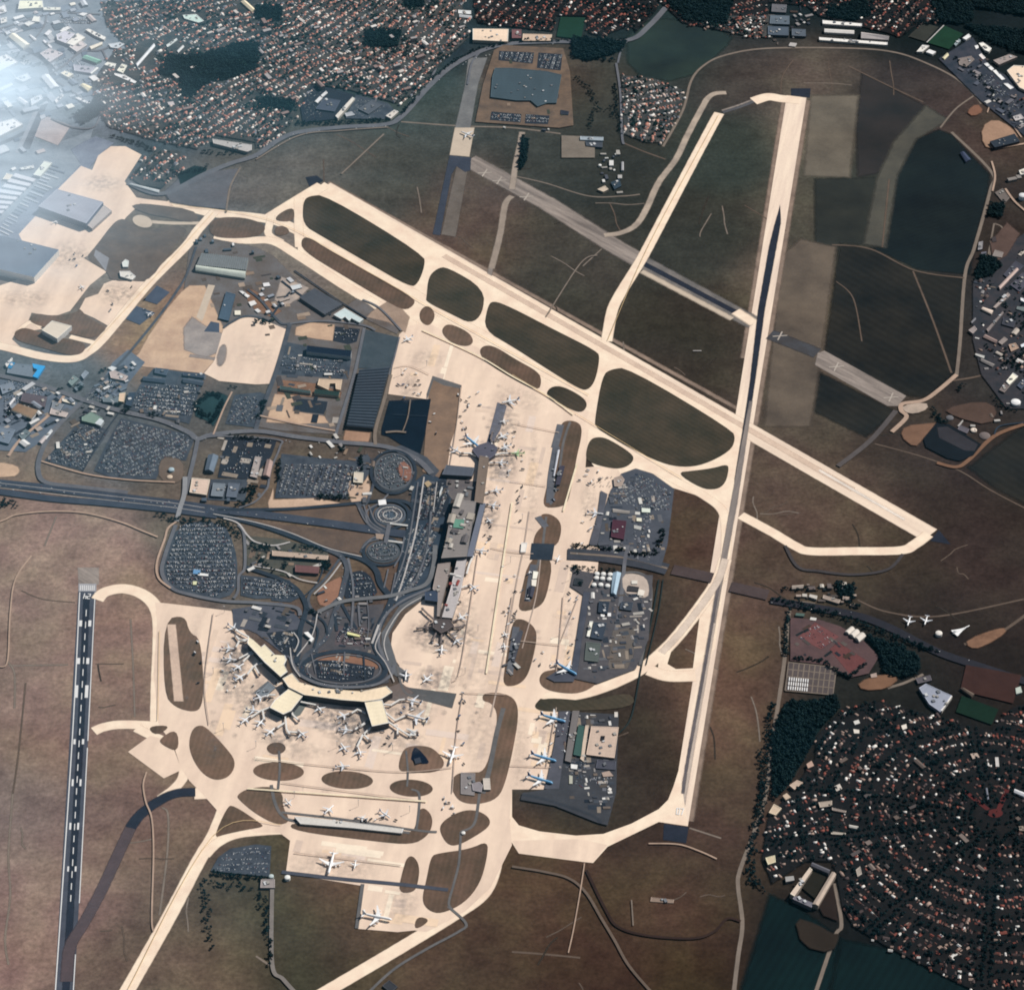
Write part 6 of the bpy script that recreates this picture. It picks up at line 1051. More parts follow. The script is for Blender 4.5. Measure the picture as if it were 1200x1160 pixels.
H4 = [(150,146,146),(96,98,104),(200,196,190),(70,76,88),(120,108,100),(228,226,222)]
for z_, n_, ph in (([(286,632),(385,648),(384,664),(345,676),(292,668)],12,'hub hut'),([(372,684),(398,678),(398,704),(378,712)],4,'hub hut'),([(275,712),(345,712),(350,736),(310,740)],8,'forecourt hut'),([(412,700),(436,700),(436,760),(420,758)],8,'hub hut'),([(470,545),(500,548),(488,600),(476,596)],6,'hub hut'),([(342,404),(360,408),(412,420),(405,444),(332,440)],8,'yard hut'),([(395,505),(403,505),(400,540),(340,532),(342,522)],8,'roadside hut'),([(420,540),(442,540),(436,590),(414,588)],6,'roadside hut'),([(145,455),(245,440),(225,505),(160,490)],14,'yard hut'),([(86,475),(130,480),(142,488),(95,490)],8,'estate hut'),([(84,500),(125,505),(96,548),(56,538)],8,'works hut'),([(655,836),(690,838),(686,890),(655,925)],10,'stand hut'),([(718,700),(764,690),(762,735),(716,735)],10,'stand hut'),([(590,740),(612,735),(604,795),(592,795)],5,'stand hut'),([(1130,495),(1180,470),(1195,480),(1150,515)],6,'basin hut'),([(900,25),(950,10),(950,45),(905,45)],10,'upper works hut'),([(1145,330),(1170,320),(1165,400),(1140,400)],12,'estate hut'),([(1140,410),(1190,410),(1190,440),(1150,436)],10,'estate hut'),([(1150,95),(1200,130),(1200,160),(1165,130)],12,'estate hut'),([(582,150),(655,152),(655,156),(582,154)],3,'school hut')):
    infill(z_, n_, H4, rnd.choice([.1, .6, 1.3]), ph, wr=(4,11), hr=(3,6))

infill([(598,86),(650,90),(648,116),(580,112),(582,88)], 16, [(92,110,120),(54,68,78),(170,170,166)], .05, 'rooftop block', wr=(6,16), hr=(9,12))
for z_, n_, ph in (([(716,578),(742,556),(760,604),(764,650),(742,655),(704,640),(708,600)],24,'cargo hut'),([(690,692),(760,694),(756,740),(740,775),(700,790),(684,780)],40,'cargo hut'),([(685,892),(722,892),(714,950),(690,940),(672,900)],26,'cargo hut'),([(686,838),(722,840),(722,850),(686,848)],6,'cargo hut')):
    infill(z_, n_, H4, .1, ph, wr=(4,9), hr=(3,6))

infill([(534,590),(556,592),(547,648),(520,650)], 16, [(110,106,108),(176,168,158),(80,84,94),(200,194,186)], 1.37, 'rooftop block', wr=(8,20), hr=(26,29))
infill([(528,662),(545,656),(538,690),(522,718)], 5, [(150,80,76),(230,228,224)], 1.37, 'rooftop block', wr=(5,9), hr=(15,17))
# ------------------------------------------------------------------ aircraft
GLOSS = {}
def gloss(k, c, r=0.35):
    if k not in GLOSS:
        m = bpy.data.materials.new(k); m.use_nodes = True; b = m.node_tree.nodes['Principled BSDF']
        n = m.node_tree.nodes.new('ShaderNodeTexNoise'); n.inputs['Scale'].default_value = 0.4
        hv = m.node_tree.nodes.new('ShaderNodeHueSaturation'); mp = m.node_tree.nodes.new('ShaderNodeMapRange'); mp.inputs[3].default_value = .92; mp.inputs[4].default_value = 1.06
        hv.inputs['Color'].default_value = (*lin(c), 1); m.node_tree.links.new(n.outputs[0], mp.inputs[0]); m.node_tree.links.new(mp.outputs[0], hv.inputs['Value']); m.node_tree.links.new(hv.outputs[0], b.inputs['Base Color'])
        b.inputs['Roughness'].default_value = r; GLOSS[k] = m
    return GLOSS[k]
def loft(secs, n=12):
    """secs: (x, z, ry, rz) rings along x"""
    V = []; F = []
    for x, z, ry, rz in secs: V += [(x, ry*math.cos(2*math.pi*i/n), z+rz*math.sin(2*math.pi*i/n)) for i in range(n)]
    for k in range(len(secs)-1):
        for i in range(n): j = (i+1) % n; F.append((k*n+i, k*n+j, k*n+n+j, k*n+n+i))
    F.append(tuple(range(n-1, -1, -1))); F.append(tuple(range(len(V)-n, len(V)))); return V, F
def slab(pts, t):
    """pts: planform corners (x,y,z); thickness t"""
    n = len(pts); V = [(x, y, z-t/2) for x, y, z in pts]+[(x, y, z+t/2) for x, y, z in pts]
    return V, [tuple(range(n-1, -1, -1)), tuple(range(n, 2*n))]+[(i, (i+1) % n, n+(i+1) % n, n+i) for i in range(n)]
def make_jet(name, L, span, r, eng, body, wing, fin, engc=None, delta=False):
    root = link(name, None); h = r*1.05+1.8
    fu = [(L*.5, h-r*.35, .15, .15), (L*.49, h-r*.25, r*.35, r*.35), (L*.47, h-r*.1, r*.7, r*.7), (L*.43, h, r*.96, r*.96), (L*.38, h, r, r), (-L*.2, h, r, r), (-L*.33, h+r*.15, r*.86, r*.85), (-L*.43, h+r*.4, r*.52, r*.5), (-L*.5, h+r*.65, r*.12, r*.14)]
    o = link('fuselage', pymesh('fuselage', *loft(fu)), root, body)
    for p in o.data.polygons: p.use_smooth = True
    if delta:
        for s in (-1, 1):
            P = [(L*.30, s*r*.8, h-.8), (L*.05, s*span*.16, h-.8), (-L*.2, s*span*.36, h-.8), (-L*.34, s*span*.5, h-.6), (-L*.38, s*span*.49, h-.6), (-L*.38, s*r*.5, h-.8)]
            link('wing', pymesh('wing', *slab(P if s > 0 else P[::-1], .8)), root, wing)
            for k in (.16, .26): link('engine', pymesh('engine', *boxmesh(-L*.28, s*span*k, h-2.8, L*.2, 2, 2)), root, engc or wing)
        V, F = slab([(-L*.22, h+r, 0), (-L*.40, h+r+L*.14, 0), (-L*.44, h+r+L*.14, 0), (-L*.45, h+r*.5, 0)], .6)
        link('fin', pymesh('fin', [(x, z, y) for x, y, z in V], F), root, fin); return root
    sw = span*.5*.52
    for s in (-1, 1):
        P = [(L*.13, s*r*.5, h-r*.5), (L*.13-sw, s*span*.5, h+span*.035), (L*.13-sw-span*.045, s*span*.5, h+span*.035), (-L*.045-span*.03, s*span*.2, h), (-L*.07, s*r*.5, h-r*.5)]
        link('wing', pymesh('wing', *slab(P if s > 0 else P[::-1], .7)), root, wing)
        for k in ((.17,) if eng == 2 else (.2, .34)):
            x = L*.13-sw*k*2+span*.03; er = r*.52; ey = s*span*k
            V, F = loft([(x+er*1.6, 0, er*.95, er*.95), (x+er, 0, er*1.05, er*1.05), (x-er*1.2, 0, er*.9, er*.9), (x-er*2, 0, er*.45, er*.45)], 10)
            link('engine', pymesh('engine', [(a, b+ey, c+h-r*1.05) for a, b, c in V], F), root, engc or body)
        P = [(-L*.39, s*r*.2, h+r*.5), (-L*.47, s*span*.19, h+r*.7), (-L*.5, s*span*.19, h+r*.7), (-L*.485, s*r*.2, h+r*.5)]
        link('tailplane', pymesh('tailplane', *slab(P if s > 0 else P[::-1], .5)), root, wing)
    V, F = slab([(-L*.35, h+r*.7, 0), (-L*.47, h+r+L*.135, 0), (-L*.515, h+r+L*.135, 0), (-L*.49, h+r*.6, 0)], .6)
    link('fin', pymesh('fin', [(x, z, y) for x, y, z in V], F), root, fin)
    return root
JW = gloss('jet_white', (250,250,250)); JB = gloss('jet_blue', (122,186,232)); JG = gloss('jet_green', (186,214,166)); JR = gloss('jet_red', (170,60,60)); JN = gloss('jet_navy', (52,70,120)); JGY = gloss('jet_grey', (150,156,166)); JP = gloss('jet_pale', (228,232,238))
PROTO = {}
def proto(k):
    if k not in PROTO:
        PROTO[k] = [{'n': lambda: make_jet('airliner', 37.5, 34, 2.0, 2, JW, JP, JN, JGY), 'r': lambda: make_jet('airliner', 37.5, 34, 2.0, 2, JW, JP, JR, JGY), 'w': lambda: make_jet('airliner', 60, 58, 2.9, 2, JW, JP, JN), 'f': lambda: make_jet('airliner', 70, 62, 3.2, 4, JW, JW, JW),
            's': lambda: make_jet('small_jet', 27, 25, 1.6, 2, JW, JW, JW), 'b': lambda: make_jet('airliner', 69, 60, 3.3, 4, JB, JW, JN, JW), 'g': lambda: make_jet('airliner', 40, 35, 2.1, 2, JG, JG, JG), 'd': lambda: make_jet('delta_jet', 62, 26, 1.5, 4, JW, JW, JW, delta=True)}[k](), 0]
    return PROTO[k]
def copy_tree(o, parent=None):
    c = o.copy(); COL.objects.link(c); c.parent = parent
    for ch in list(o.children): copy_tree(ch, c)
    return c
GB = 2.5
def jet(k, nose, tail, label=None, phrase=None, group=None, scale=1.0):
    pr = proto(k); r = pr[0] if pr[1] == 0 else copy_tree(pr[0]); pr[1] += 1
    a, b = gp(*nose, 4), gp(*tail, 4); r.location = ((a[0]+b[0])/2, (a[1]+b[1])/2, GB); r.rotation_euler = (0, 0, math.atan2(a[1]-b[1], a[0]-b[0]))
    r.scale = (scale,)*3; r['category'] = 'airplane'
    if 'group' in r: del r['group']
    if group: r['group'] = group
    if label: r['label'] = label
    else: auto(r, phrase or 'white airliner', (nose[0]+tail[0])/2, (nose[1]+tail[1])/2)
    return r
G1 = 'airliners at the curved terminal'; G2 = 'airliners at the straight terminal'; G3 = 'airliners on the remote stands'
for k, n, t in (('n',(280,740),(266,732)),('r',(276,761),(260,760)),('n',(278,774),(261,772)),('n',(286,778),(273,786)),('n',(288,790),(275,798)),('n',(316,815),(293,821)),('n',(295,838),(280,850)),('n',(310,842),(301,852)),('n',(323,853),(311,863)),('r',(349,856),(359,865)),('n',(370,826),(378,836)),
    ('n',(411,836),(394,842)),('n',(415,857),(396,855)),('n',(399,871),(407,882)),('n',(475,798),(476,786)),('n',(494,801),(507,791)),('n',(477,855),(490,863)),('r',(419,875),(424,889)),('n',(303,834),(290,832))):
    jet(k, n, t, phrase='white twin engined airliner', group=G1)
jet('w', (476,820), (492,824), 'white wide bodied airliner at the upper right gates of the right blunt pier', group=G1, scale=.8)
jet('w', (476,838), (502,845), 'largest white airliner at the right side gates of the right blunt pier', group=G1)
for k, n, t in (('n',(580,516),(598,508)),('n',(583,528),(602,521)),('n',(578,543),(597,543)),('n',(572,577),(592,574)),('n',(570,592),(587,594)),('s',(569,606),(577,615)),('n',(556,645),(573,647)),('n',(550,685),(560,693)),('n',(535,727),(547,721)),('n',(531,748),(540,755)),('s',(589,739),(595,749)),('s',(590,753),(592,763)),('n',(541,532),(527,525)),('s',(585,495),(596,494)),('r',(518,756),(517,768))):
    jet(k, n, t, phrase='white twin engined airliner', group=G2)
PROTO_used = None
jet('w', (587,473), (609,469), 'white wide bodied airliner alone above the ramp of the upper satellite', group=G2, scale=.9)
jet('g', (598,532), (615,532), 'pale green airliner at the right arm of the upper satellite', group=G2)
jet('b', (564,527), (544,511), 'blue bodied four engined airliner at the upper satellite of the straight terminal', group=G2)
jet('f', (526,899), (534,873), 'white four engined airliner taxiing between the grass hexagon and the long island', group=G3, scale=.9)
for k, n, t in (('n',(408,898),(395,899)),('s',(342,945),(334,937)),('n',(391,944),(380,954)),('n',(456,958),(446,951)),('s',(421,958),(429,960)),('s',(415,1019),(417,1008))): jet(k, n, t, phrase='white airliner', group=G3)
jet('f', (385,1024), (391,1001), 'white four engined airliner parked nose down on the lower left stand', group=G3)
jet('f', (457,1078), (427,1072), 'white four engined airliner lying crosswise on the lowest stand', group=G3, scale=1.05)
jet('w', (707,603), (688,601), 'long white airliner on the upper cargo apron beside the maroon shed', group=G3, scale=.75)
jet('s', (652,661), (656,650), 'small white jet crossing the bridge over the motorway', group=G3)
jet('b', (675,791), (652,778), 'blue bodied airliner above the curved exit taxiway, highest of four', group=G3)
jet('b', (664,847), (632,838), 'blue bodied airliner just below the curved exit taxiway', group=G3)
jet('b', (653,893), (621,884), 'blue bodied airliner in the middle of the lower cargo stands', group=G3)
jet('b', (649,919), (617,909), 'blue bodied airliner at the bottom of the lower cargo stands', group=G3)
jet('w', (540,155), (555,161), 'white jet left standing on the pale pad of the closed runway', group=G3, scale=.8)
jet('s', (168,366), (182,371), 'small white jet on the dark stand by the left taxiway', group=G3)
jet('n', (470,402), (486,394), 'white airliner at the top corner of the apron by the slate warehouse', group=G3)
jet('n', (1063,735), (1067,722), 'left of two white museum jets above the motorway cutting', group='museum jets'); jet('n', (1083,734), (1087,721), 'right of two white museum jets above the motorway cutting', group='museum jets')
jet('d', (1137,733), (1115,744), 'white needle nosed delta winged jet standing in the museum field', group='museum jets')
jet('s', (71,258), (61,262), 'small white jet poking out of the front of the big grey hangar'); jet('s', (92,333), (100,341), 'small jet parked by the hardstand right of the dark hangar')
jet('s', (655,835), (645,829), 'small white jet beside the service yard under the exit taxiway') if False else None
# ------------------------------------------------------------------ passenger bridges
BRM = roofmat((236,234,230)); BRG = roofmat((128,118,116))
def bridge(pts, g, m=BRM, w=4.2):
    P = [gp(*p, 5) for p in pts]; c = P[0]; L = [(p[0]-c[0], p[1]-c[1]) for p in P]
    root = link('passenger_bridge', None, cat='passenger bridge', group=g, loc=(c[0], c[1], GB)); pc = pts[-1]
    auto(root, 'white passenger bridge' if m is BRM else 'grey passenger bridge', *pc)
    V = []; F = []
    for i in range(len(L)-1):
        a, b = L[i], L[i+1]; d = math.dist(a, b); an = math.atan2(b[1]-a[1], b[0]-a[0])
        v, f = boxmesh((a[0]+b[0])/2, (a[1]+b[1])/2, 3.4+.02*i, d+w*.8, w, 3, an); n = len(V); V += v; F += [tuple(q+n for q in t_) for t_ in f]
    link('walkway', pymesh('walkway', V, F), root, m)
    V, F = boxmesh(*L[-1], 3.0, 6, 6, 3.9, .3); link('cab', pymesh('cab', V, F), root, BRG)
    for i in range(1, len(L)): V, F = boxmesh(*L[i], -0.3, 1.6, 1.6, 3.8); link('leg', pymesh('leg', V, F), root, BRG)
for p in ([(291,747),(283,743),(275,738)],[(290,750),(281,751),(276,745)],[(289,752),(281,751),(276,760)],[(299,765),(292,769),(284,777)],[(310,777),(301,779),(296,783),(289,792)],[(299,782),(304,791)],[(318,829),(305,834),(293,842)],[(308,834),(310,845)],[(322,815),(315,815),(312,818)],[(334,837),(335,846),(336,855),(340,862)],[(337,858),(350,859)],[(333,848),(324,854)],[(341,829),(343,838),(350,845)],[(352,823),(362,825),(372,827)],
    [(433,842),(427,849),(421,853)],[(437,851),(425,862),(418,877)],[(426,861),(433,868)],[(428,836),(419,832),(411,837)],[(431,845),(423,851),(415,856)],[(451,835),(463,845),(476,839)],[(456,847),(466,854),(479,862),(489,862)],[(466,854),(466,862)],[(477,855),(489,859)],[(449,826),(458,827),(468,821),(476,820)],[(303,758),(296,764),(279,773)]):
    bridge(p, 'bridges of the curved terminal')
for i, p in enumerate(([(577,535),(588,532),(597,532)],[(575,522),(580,518)],[(579,528),(584,526)],[(574,543),(579,543)],[(569,579),(573,577)],[(566,592),(571,592)],[(559,613),(563,613)],[(560,536),(551,532),(542,532)],[(551,653),(556,646)],[(547,673),(550,662),(555,651)],[(538,690),(549,687)],[(540,674),(545,673)],[(535,708),(539,706)],[(508,726),(501,720),(495,714)],[(507,734),(499,736),(489,737)],[(512,741),(507,751)],[(518,741),(517,754)],[(524,740),(533,749)],[(531,736),(541,735)],[(530,729),(536,727)],[(503,728),(499,733),(501,738)],[(578,520),(585,511)],[(581,526),(575,515),(577,508)],[(538,738),(544,733)])):
    bridge(p, 'bridges of the straight terminal', BRM if i < 13 else BRG)
# ------------------------------------------------------------------ stains and scuffs on the concrete
sm_ = bpy.data.materials.new('apron_stain'); sm_.use_nodes = True; _n = sm_.node_tree.nodes; _l = sm_.node_tree.links
_bs = _n['Principled BSDF']; _bs.inputs['Base Color'].default_value = (*lin((124,122,124)), 1); _bs.inputs['Roughness'].default_value = .9
_t = _n.new('ShaderNodeBsdfTransparent'); _x = _n.new('ShaderNodeMixShader'); _vc = _n.new('ShaderNodeVertexColor'); _vc.layer_name = 'fade'
_g = _n.new('ShaderNodeNewGeometry'); _q = _n.new('ShaderNodeTexNoise'); _q.inputs['Scale'].default_value = .07; _q.inputs['Detail'].default_value = 6; _l.new(_g.outputs['Position'], _q.inputs['Vector'])
_m = _n.new('ShaderNodeMapRange'); _m.inputs[1].default_value = .35; _m.inputs[2].default_value = .7; _l.new(_q.outputs[0], _m.inputs[0])
_k = _n.new('ShaderNodeMath'); _k.operation = 'MULTIPLY'; _l.new(_m.outputs[0], _k.inputs[0]); _l.new(_vc.outputs[0], _k.inputs[1])
_l.new(_k.outputs[0], _x.inputs[0]); _l.new(_t.outputs[0], _x.inputs[1]); _l.new(_bs.outputs[0], _x.inputs[2]); _l.new(_x.outputs[0], _n['Material Output'].inputs[0])
SV = []; SF = []; SCL = []
def stain(x, y, rx, ry, a, rot=0):
    X, Y = gp(x, y); n = 18; b = len(SV); z = 2.15+len(SF)*1e-5+b*2e-4; r = math.radians(rot)
    SV.append((X, Y, z)); SCL.append(a)
    for ring, fa in ((.5, .75), (1, 0)):
        for i in range(n):
            t = i*2*math.pi/n; u, v = rx*2.38*ring*math.cos(t), ry*3.6*ring*math.sin(t); SV.append((X+u*math.cos(r)-v*math.sin(r), Y+u*math.sin(r)+v*math.cos(r), z)); SCL.append(a*fa)
    for i in range(n):
        j = (i+1) % n; SF.append((b, b+1+i, b+1+j)); SF.append((b+1+i, b+1+n+i, b+1+n+j)); SF.append((b+1+i, b+1+n+j, b+1+j))
for s in ((588,545,22,26,.75),(574,600,14,34,.6),(517,745,44,22,.75),(275,775,20,34,.6),(272,790,22,40,.5),(305,822,30,30,.6),(395,842,40,18,.7),(415,860,30,22,.6),(480,830,34,22,.6),(470,870,36,14,.35),(512,796,30,16,.6),(330,862,34,12,.6),(590,500,22,26,.5),(625,560,8,70,.25),(480,455,14,22,.35),(690,590,12,30,.3),(650,860,20,30,.25),(400,965,70,8,.2),(390,1015,60,18,.25),(470,1060,20,22,.25),(80,300,36,26,.3),(30,350,40,16,.25),(140,345,30,18,.4),(120,215,30,16,.3),(300,415,30,18,.15),(548,640,14,50,.35),(540,720,20,30,.35),(605,470,40,20,.2),(500,420,30,14,.2),(430,790,1,1,.1),(350,880,40,10,.25),(250,870,12,30,.15),(610,880,10,60,.2),(665,740,8,50,.25),(225,760,8,50,.12),(560,780,26,60,.15),(560,860,24,40,.2)):
    stain(*s[:4], s[4]*1.1)
for k in range(90):
    x, y = rnd.choice([(600,560),(590,700),(560,820),(430,870),(350,890),(280,840),(640,730),(520,800),(560,500)]); stain(x+rnd.gauss(0,26), y+rnd.gauss(0,30), rnd.uniform(1.5,5), rnd.uniform(1,4), rnd.uniform(.2,.6))
me = pymesh('apron_stains', SV, SF); a = me.color_attributes.new('fade', 'FLOAT_COLOR', 'POINT'); a.data.foreach_set('color', [q for s in SCL for q in (s, s, s, 1)]); link('apron_stains', me, m=sm_, kind=STRUCT)
# dark painted service lanes across the concrete
LANE = mat('apron_lane', (196,176,162)); LAN2 = mat('apron_lane_bright', (252,236,206))
for p in ([(600,497),(655,508)],[(598,565),(640,571)],[(575,643),(600,648),(625,650)],[(608,752),(655,757)],[(655,758),(676,705)],[(652,830),(640,900)],[(598,898),(645,900)],[(462,432),(480,430),(503,440)],[(543,812),(535,860),(530,930)],[(300,890),(460,905),(530,900)],[(660,700),(655,760),(650,800)],[(600,700),(590,760)],[(560,650),(540,780),(530,800)],[(345,1000),(470,1015)],[(500,940),(330,918)],[(545,813),(592,815)],[(540,455),(535,500),(525,560)],[(700,670),(690,690)],[(250,720),(240,800),(245,850)]):
    rd(p, 2.4, LANE, .4, 'apron_lane')
for p in ([(495,388),(560,418),(600,442),(640,464),(672,487)],[(676,545),(660,600)],[(600,590),(585,690),(570,790)],[(290,925),(500,940)]):
    rd(p, 5, LAN2, .4, 'apron_lane')
for p in ([(200,241),(320,260),(430,319),(525,373),(690,464)],[(250,250),(175,333),(103,412)],[(842,136),(760,289),(712,400)],[(187,740),(185,845)],[(330,967),(250,980),(150,1160)],[(600,440),(690,495),(800,562)]):
    rd(p, 1.6, mat('taxi_line', (226,196,150)), .4, 'taxi_line')
# ------------------------------------------------------------------ towns, trees and parked cars
def tree_mesh(seed, r, h, lumps=9):
    """tapered trunk and a crown of many leaf clumps"""
    R = random.Random(seed); V = []; F = []; mi = []
    for z, rr in ((0, .35), (h*.5, .22)):
        V += [(rr*math.cos(i*math.pi/2), rr*math.sin(i*math.pi/2), z) for i in range(4)]
    F += [(i, (i+1) % 4, 4+(i+1) % 4, 4+i) for i in range(4)]; mi += [2]*4
    for k in range(lumps):
        a = R.uniform(0, 6.28); d = r*math.sqrt(R.random())*.72; z = h*.45+R.random()*h*.5*(1-d/r*.5); s = r*R.uniform(.28, .5)
        cx, cy = d*math.cos(a), d*math.sin(a); b = len(V)
        P = [(0,0,1),(0,0,-1),(1,0,0),(-1,0,0),(0,1,0),(0,-1,0)]
        V += [(cx+p[0]*s*R.uniform(.7,1.3), cy+p[1]*s*R.uniform(.7,1.3), z+p[2]*s*R.uniform(.6,1.1)) for p in P]
        F += [(b+x, b+y, b+w_) for x, y, w_ in ((0,2,4),(0,4,3),(0,3,5),(0,5,2),(1,4,2),(1,3,4),(1,5,3),(1,2,5))]; q = 0 if R.random() < .6 else 1; mi += [q]*8
    return V, F, mi
LEAF = [mat('leaf_dark', (24,52,56), var=.2, s2=.3, fine=.5), mat('leaf_light', (48,78,74), var=.2, s2=.3, fine=.5), mat('bark', (70,58,50))]
LEAFD = [mat('leaf_deep', (12,34,42), var=.2, s2=.3, fine=.5), mat('leaf_mid', (30,52,54), var=.2, s2=.3, fine=.5), MATS['bark']]  # deep greens for woods; their colour also carries the lower-right vignette
TV = [tree_mesh(i, 4.2+i*.35, 8+i*.7) for i in range(6)]
TM = []
for i, (V, F, mi) in enumerate(TV):
    for mm in (LEAF, LEAFD):
        me = pymesh('tree', V, F, mi)
        for q in mm: me.materials.append(q)
        TM.append(me)
RED = mat('roof_terracotta', (196,138,122), s2=.3, fine=.4); REDD = mat('roof_brown', (156,116,104), s2=.3, fine=.4); CRM = mat('roof_cream', (222,202,190), s2=.3, fine=.3); GRY = mat('roof_slate_grey', (126,130,140), s2=.3, fine=.3); WHT = mat('wall_render', (224,214,206), s2=.3); BRT = mat('roof_bright', (248,244,238))
RED2 = mat('roof_red_dim', (146,86,76), s2=.3, fine=.5); REDD2 = mat('roof_brown_dim', (112,80,74), s2=.3, fine=.5); CRM2 = mat('roof_cream_dim', (176,152,140), s2=.3, fine=.4); GRY2 = mat('roof_grey_dim', (92,80,80), s2=.3, fine=.4); WHT2 = mat('wall_dim', (128,108,98), s2=.3)  # darkened roof and wall copies, vignette shading painted into their colour
def house_mesh(w, l, h, rh):
    V = []
    for z in (0, h): V += [(-l/2,-w/2,z),(l/2,-w/2,z),(l/2,w/2,z),(-l/2,w/2,z)]
    V += [(-l/2-.3,0,h+rh),(l/2+.3,0,h+rh)]
    return V, [(0,1,5,4),(1,2,6,5),(2,3,7,6),(3,0,4,7),(4,5,9,8),(6,7,8,9),(5,6,9),(7,4,8)], [0,0,0,0,1,1,0,0]
HV = [house_mesh(8.5,11,5,3),house_mesh(9,14,5.5,3.4),house_mesh(8,9,4,3),house_mesh(11,20,7,3)]
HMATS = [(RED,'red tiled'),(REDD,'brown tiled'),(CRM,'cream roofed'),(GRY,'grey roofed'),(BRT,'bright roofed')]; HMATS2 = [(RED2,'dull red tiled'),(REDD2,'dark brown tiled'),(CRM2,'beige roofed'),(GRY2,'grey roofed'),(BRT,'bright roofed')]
HM = {}
def hmesh(v, m, dim):
    k = (v, m, dim)
    if k not in HM:
        me = pymesh('house', *HV[v]); me.materials.append(WHT2 if dim else WHT); me.materials.append((HMATS2 if dim else HMATS)[m][0]); HM[k] = me
    return HM[k]
HOUSES = []   # x, y, rot, variant, colour, dim, zone, scale
TREES = []    # x, y, scale, dim, zone
STREETS = []  # polylines
def gpoly(px): return [gp(*p) for p in px]
def bbox(P): return min(p[0] for p in P), min(p[1] for p in P), max(p[0] for p in P), max(p[1] for p in P)
WOODS = [[(185,88),(197,66),(237,66),(275,52),(303,50),(302,82),(262,96),(240,100),(225,118),(210,112),(212,95)],[(428,37),(470,37),(466,57),(427,56)],[(474,0),(497,0),(496,10),(474,10)],[(300,8),(330,8),(330,27),(300,26)],[(302,116),(345,118),(345,130),(302,128)],[(85,138),(110,120),(125,125),(118,134),(98,146)],
 [(905,860),(922,822),(960,822),(978,815),(985,830),(960,855),(945,885),(925,920),(905,940)],[(968,10),(1015,0),(1020,20),(1000,26),(970,22)],[(1090,0),(1140,0),(1140,25),(1125,30),(1100,25)],[(1130,30),(1240,40),(1240,80),(1190,60),(1150,45)],[(1012,745),(1030,750),(1060,760),(1080,775),(1075,792),(1050,795),(1035,788),(1030,765)],[(1140,0),(1240,0),(1240,25),(1140,10)],
 [(670,45),(735,48),(728,62),(690,72),(672,68)],[(780,0),(860,0),(850,30),(800,25)],[(612,160),(620,165),(616,195),(608,200)],[(977,684),(1000,686),(1003,705),(985,700)],[(1150,300),(1162,302),(1175,312),(1160,325),(1140,330)],[(1160,240),(1178,238),(1174,256),(1158,254)]]
for wp in WOODS: patch('woodland_floor', wp, .9, WOOD, sm=1)
WG = [gpoly(w_) for w_ in WOODS]
def blocked(p): return any(inside(p, w_) for w_ in WG)
BLDB = [gpoly([(a[0], a[1]) for a in b_[0]]) for b_ in BL]
BBX = [bbox(b_) for b_ in BLDB]
def onbld(p):
    return any(b[0]-9 < p[0] < b[2]+9 and b[1]-9 < p[1] < b[3]+9 for b in BBX)
def town(px, seeds, dim, zone, drop=.12, row=46, step=14, bright=.12, floor=True, tden=1/210., mix=None):
    P = gpoly(px)
    if floor: patch('garden_ground', px, .2, TWND if dim else TWN)
    S = [(*gp(x, y), math.radians(a)) for x, y, a in seeds]; x0, y0, x1, y1 = bbox(P); D = math.hypot(x1-x0, y1-y0)/2; cx, cy = (x0+x1)/2, (y0+y1)/2
    for si, (sx, sy, an) in enumerate(S):
        c, s = math.cos(an), math.sin(an); v = -D
        while v < D:
            u = -D; run = []; off = rnd.uniform(-3, 3)
            while u < D:
                X, Y = cx+u*c-v*s, cy+u*s+v*c
                ok = inside((X, Y), P) and min(range(len(S)), key=lambda i: (X-S[i][0])**2+(Y-S[i][1])**2) == si and not blocked((X, Y))
                if ok:
                    run.append((X, Y))
                    for sd_ in (-1, 1):
                        if rnd.random() > drop+.4*(math.sin(X*.017+2*math.sin(Y*.009))*math.sin(Y*.021-X*.004+1) > .7):
                            o = sd_*(13+rnd.uniform(-1.5, 3)); hx, hy = X-o*s+rnd.gauss(0,2.4), Y+o*c+rnd.gauss(0,2.4)
                            if onbld((hx, hy)): continue
                            r = rnd.random(); col = 4 if r < bright else rnd.choices([0,1,2,3], mix or [5,3,2,2])[0]
                            HOUSES.append((hx, hy, an+rnd.choice([0,0,math.pi/2])+rnd.gauss(0,.06), rnd.choices([0,1,2,3],[5,3,4,.5])[0], col, dim, zone, rnd.uniform(.62,.98)))
                elif len(run) > 2: STREETS.append(run); run = []
                else: run = []
                u += step
            if len(run) > 2: STREETS.append(run)
            v += row+off*0
    n = int((x1-x0)*(y1-y0)*tden)
    for _ in range(n):
        p = (rnd.uniform(x0, x1), rnd.uniform(y0, y1))
        if inside(p, P) and not onbld(p) and math.sin(p[0]*.021+1.3*math.sin(p[1]*.013))+math.sin(p[1]*.027+p[0]*.006) > rnd.uniform(-1.6, 1.2): TREES.append((*p, rnd.uniform(.5, 1.25), dim, zone))
UPT = 'red roofed upper town'
town([(118,3),(540,0),(550,45),(520,72),(482,112),(465,122),(430,112),(400,104),(365,100),(352,122),(340,148),(300,175),(300,168),(246,158),(232,176),(180,165),(128,150),(112,128),(108,98),(135,60),(150,58),(125,30)], [(150,20,35),(230,40,48),(200,140,40),(160,120,30),(250,130,52),(320,60,38),(330,130,50),(400,30,55),(400,90,46),(470,40,60),(490,90,58),(520,30,64),(280,20,30),(440,70,52)], 0, UPT, tden=1/160., drop=.05, row=35, step=10, bright=.15)
town([(152,208),(183,177),(212,178),(210,200),(190,222),(165,218)], [(180,200,60)], 0, 'small estate by the left apron', drop=.05, row=36, step=12, bright=.2)
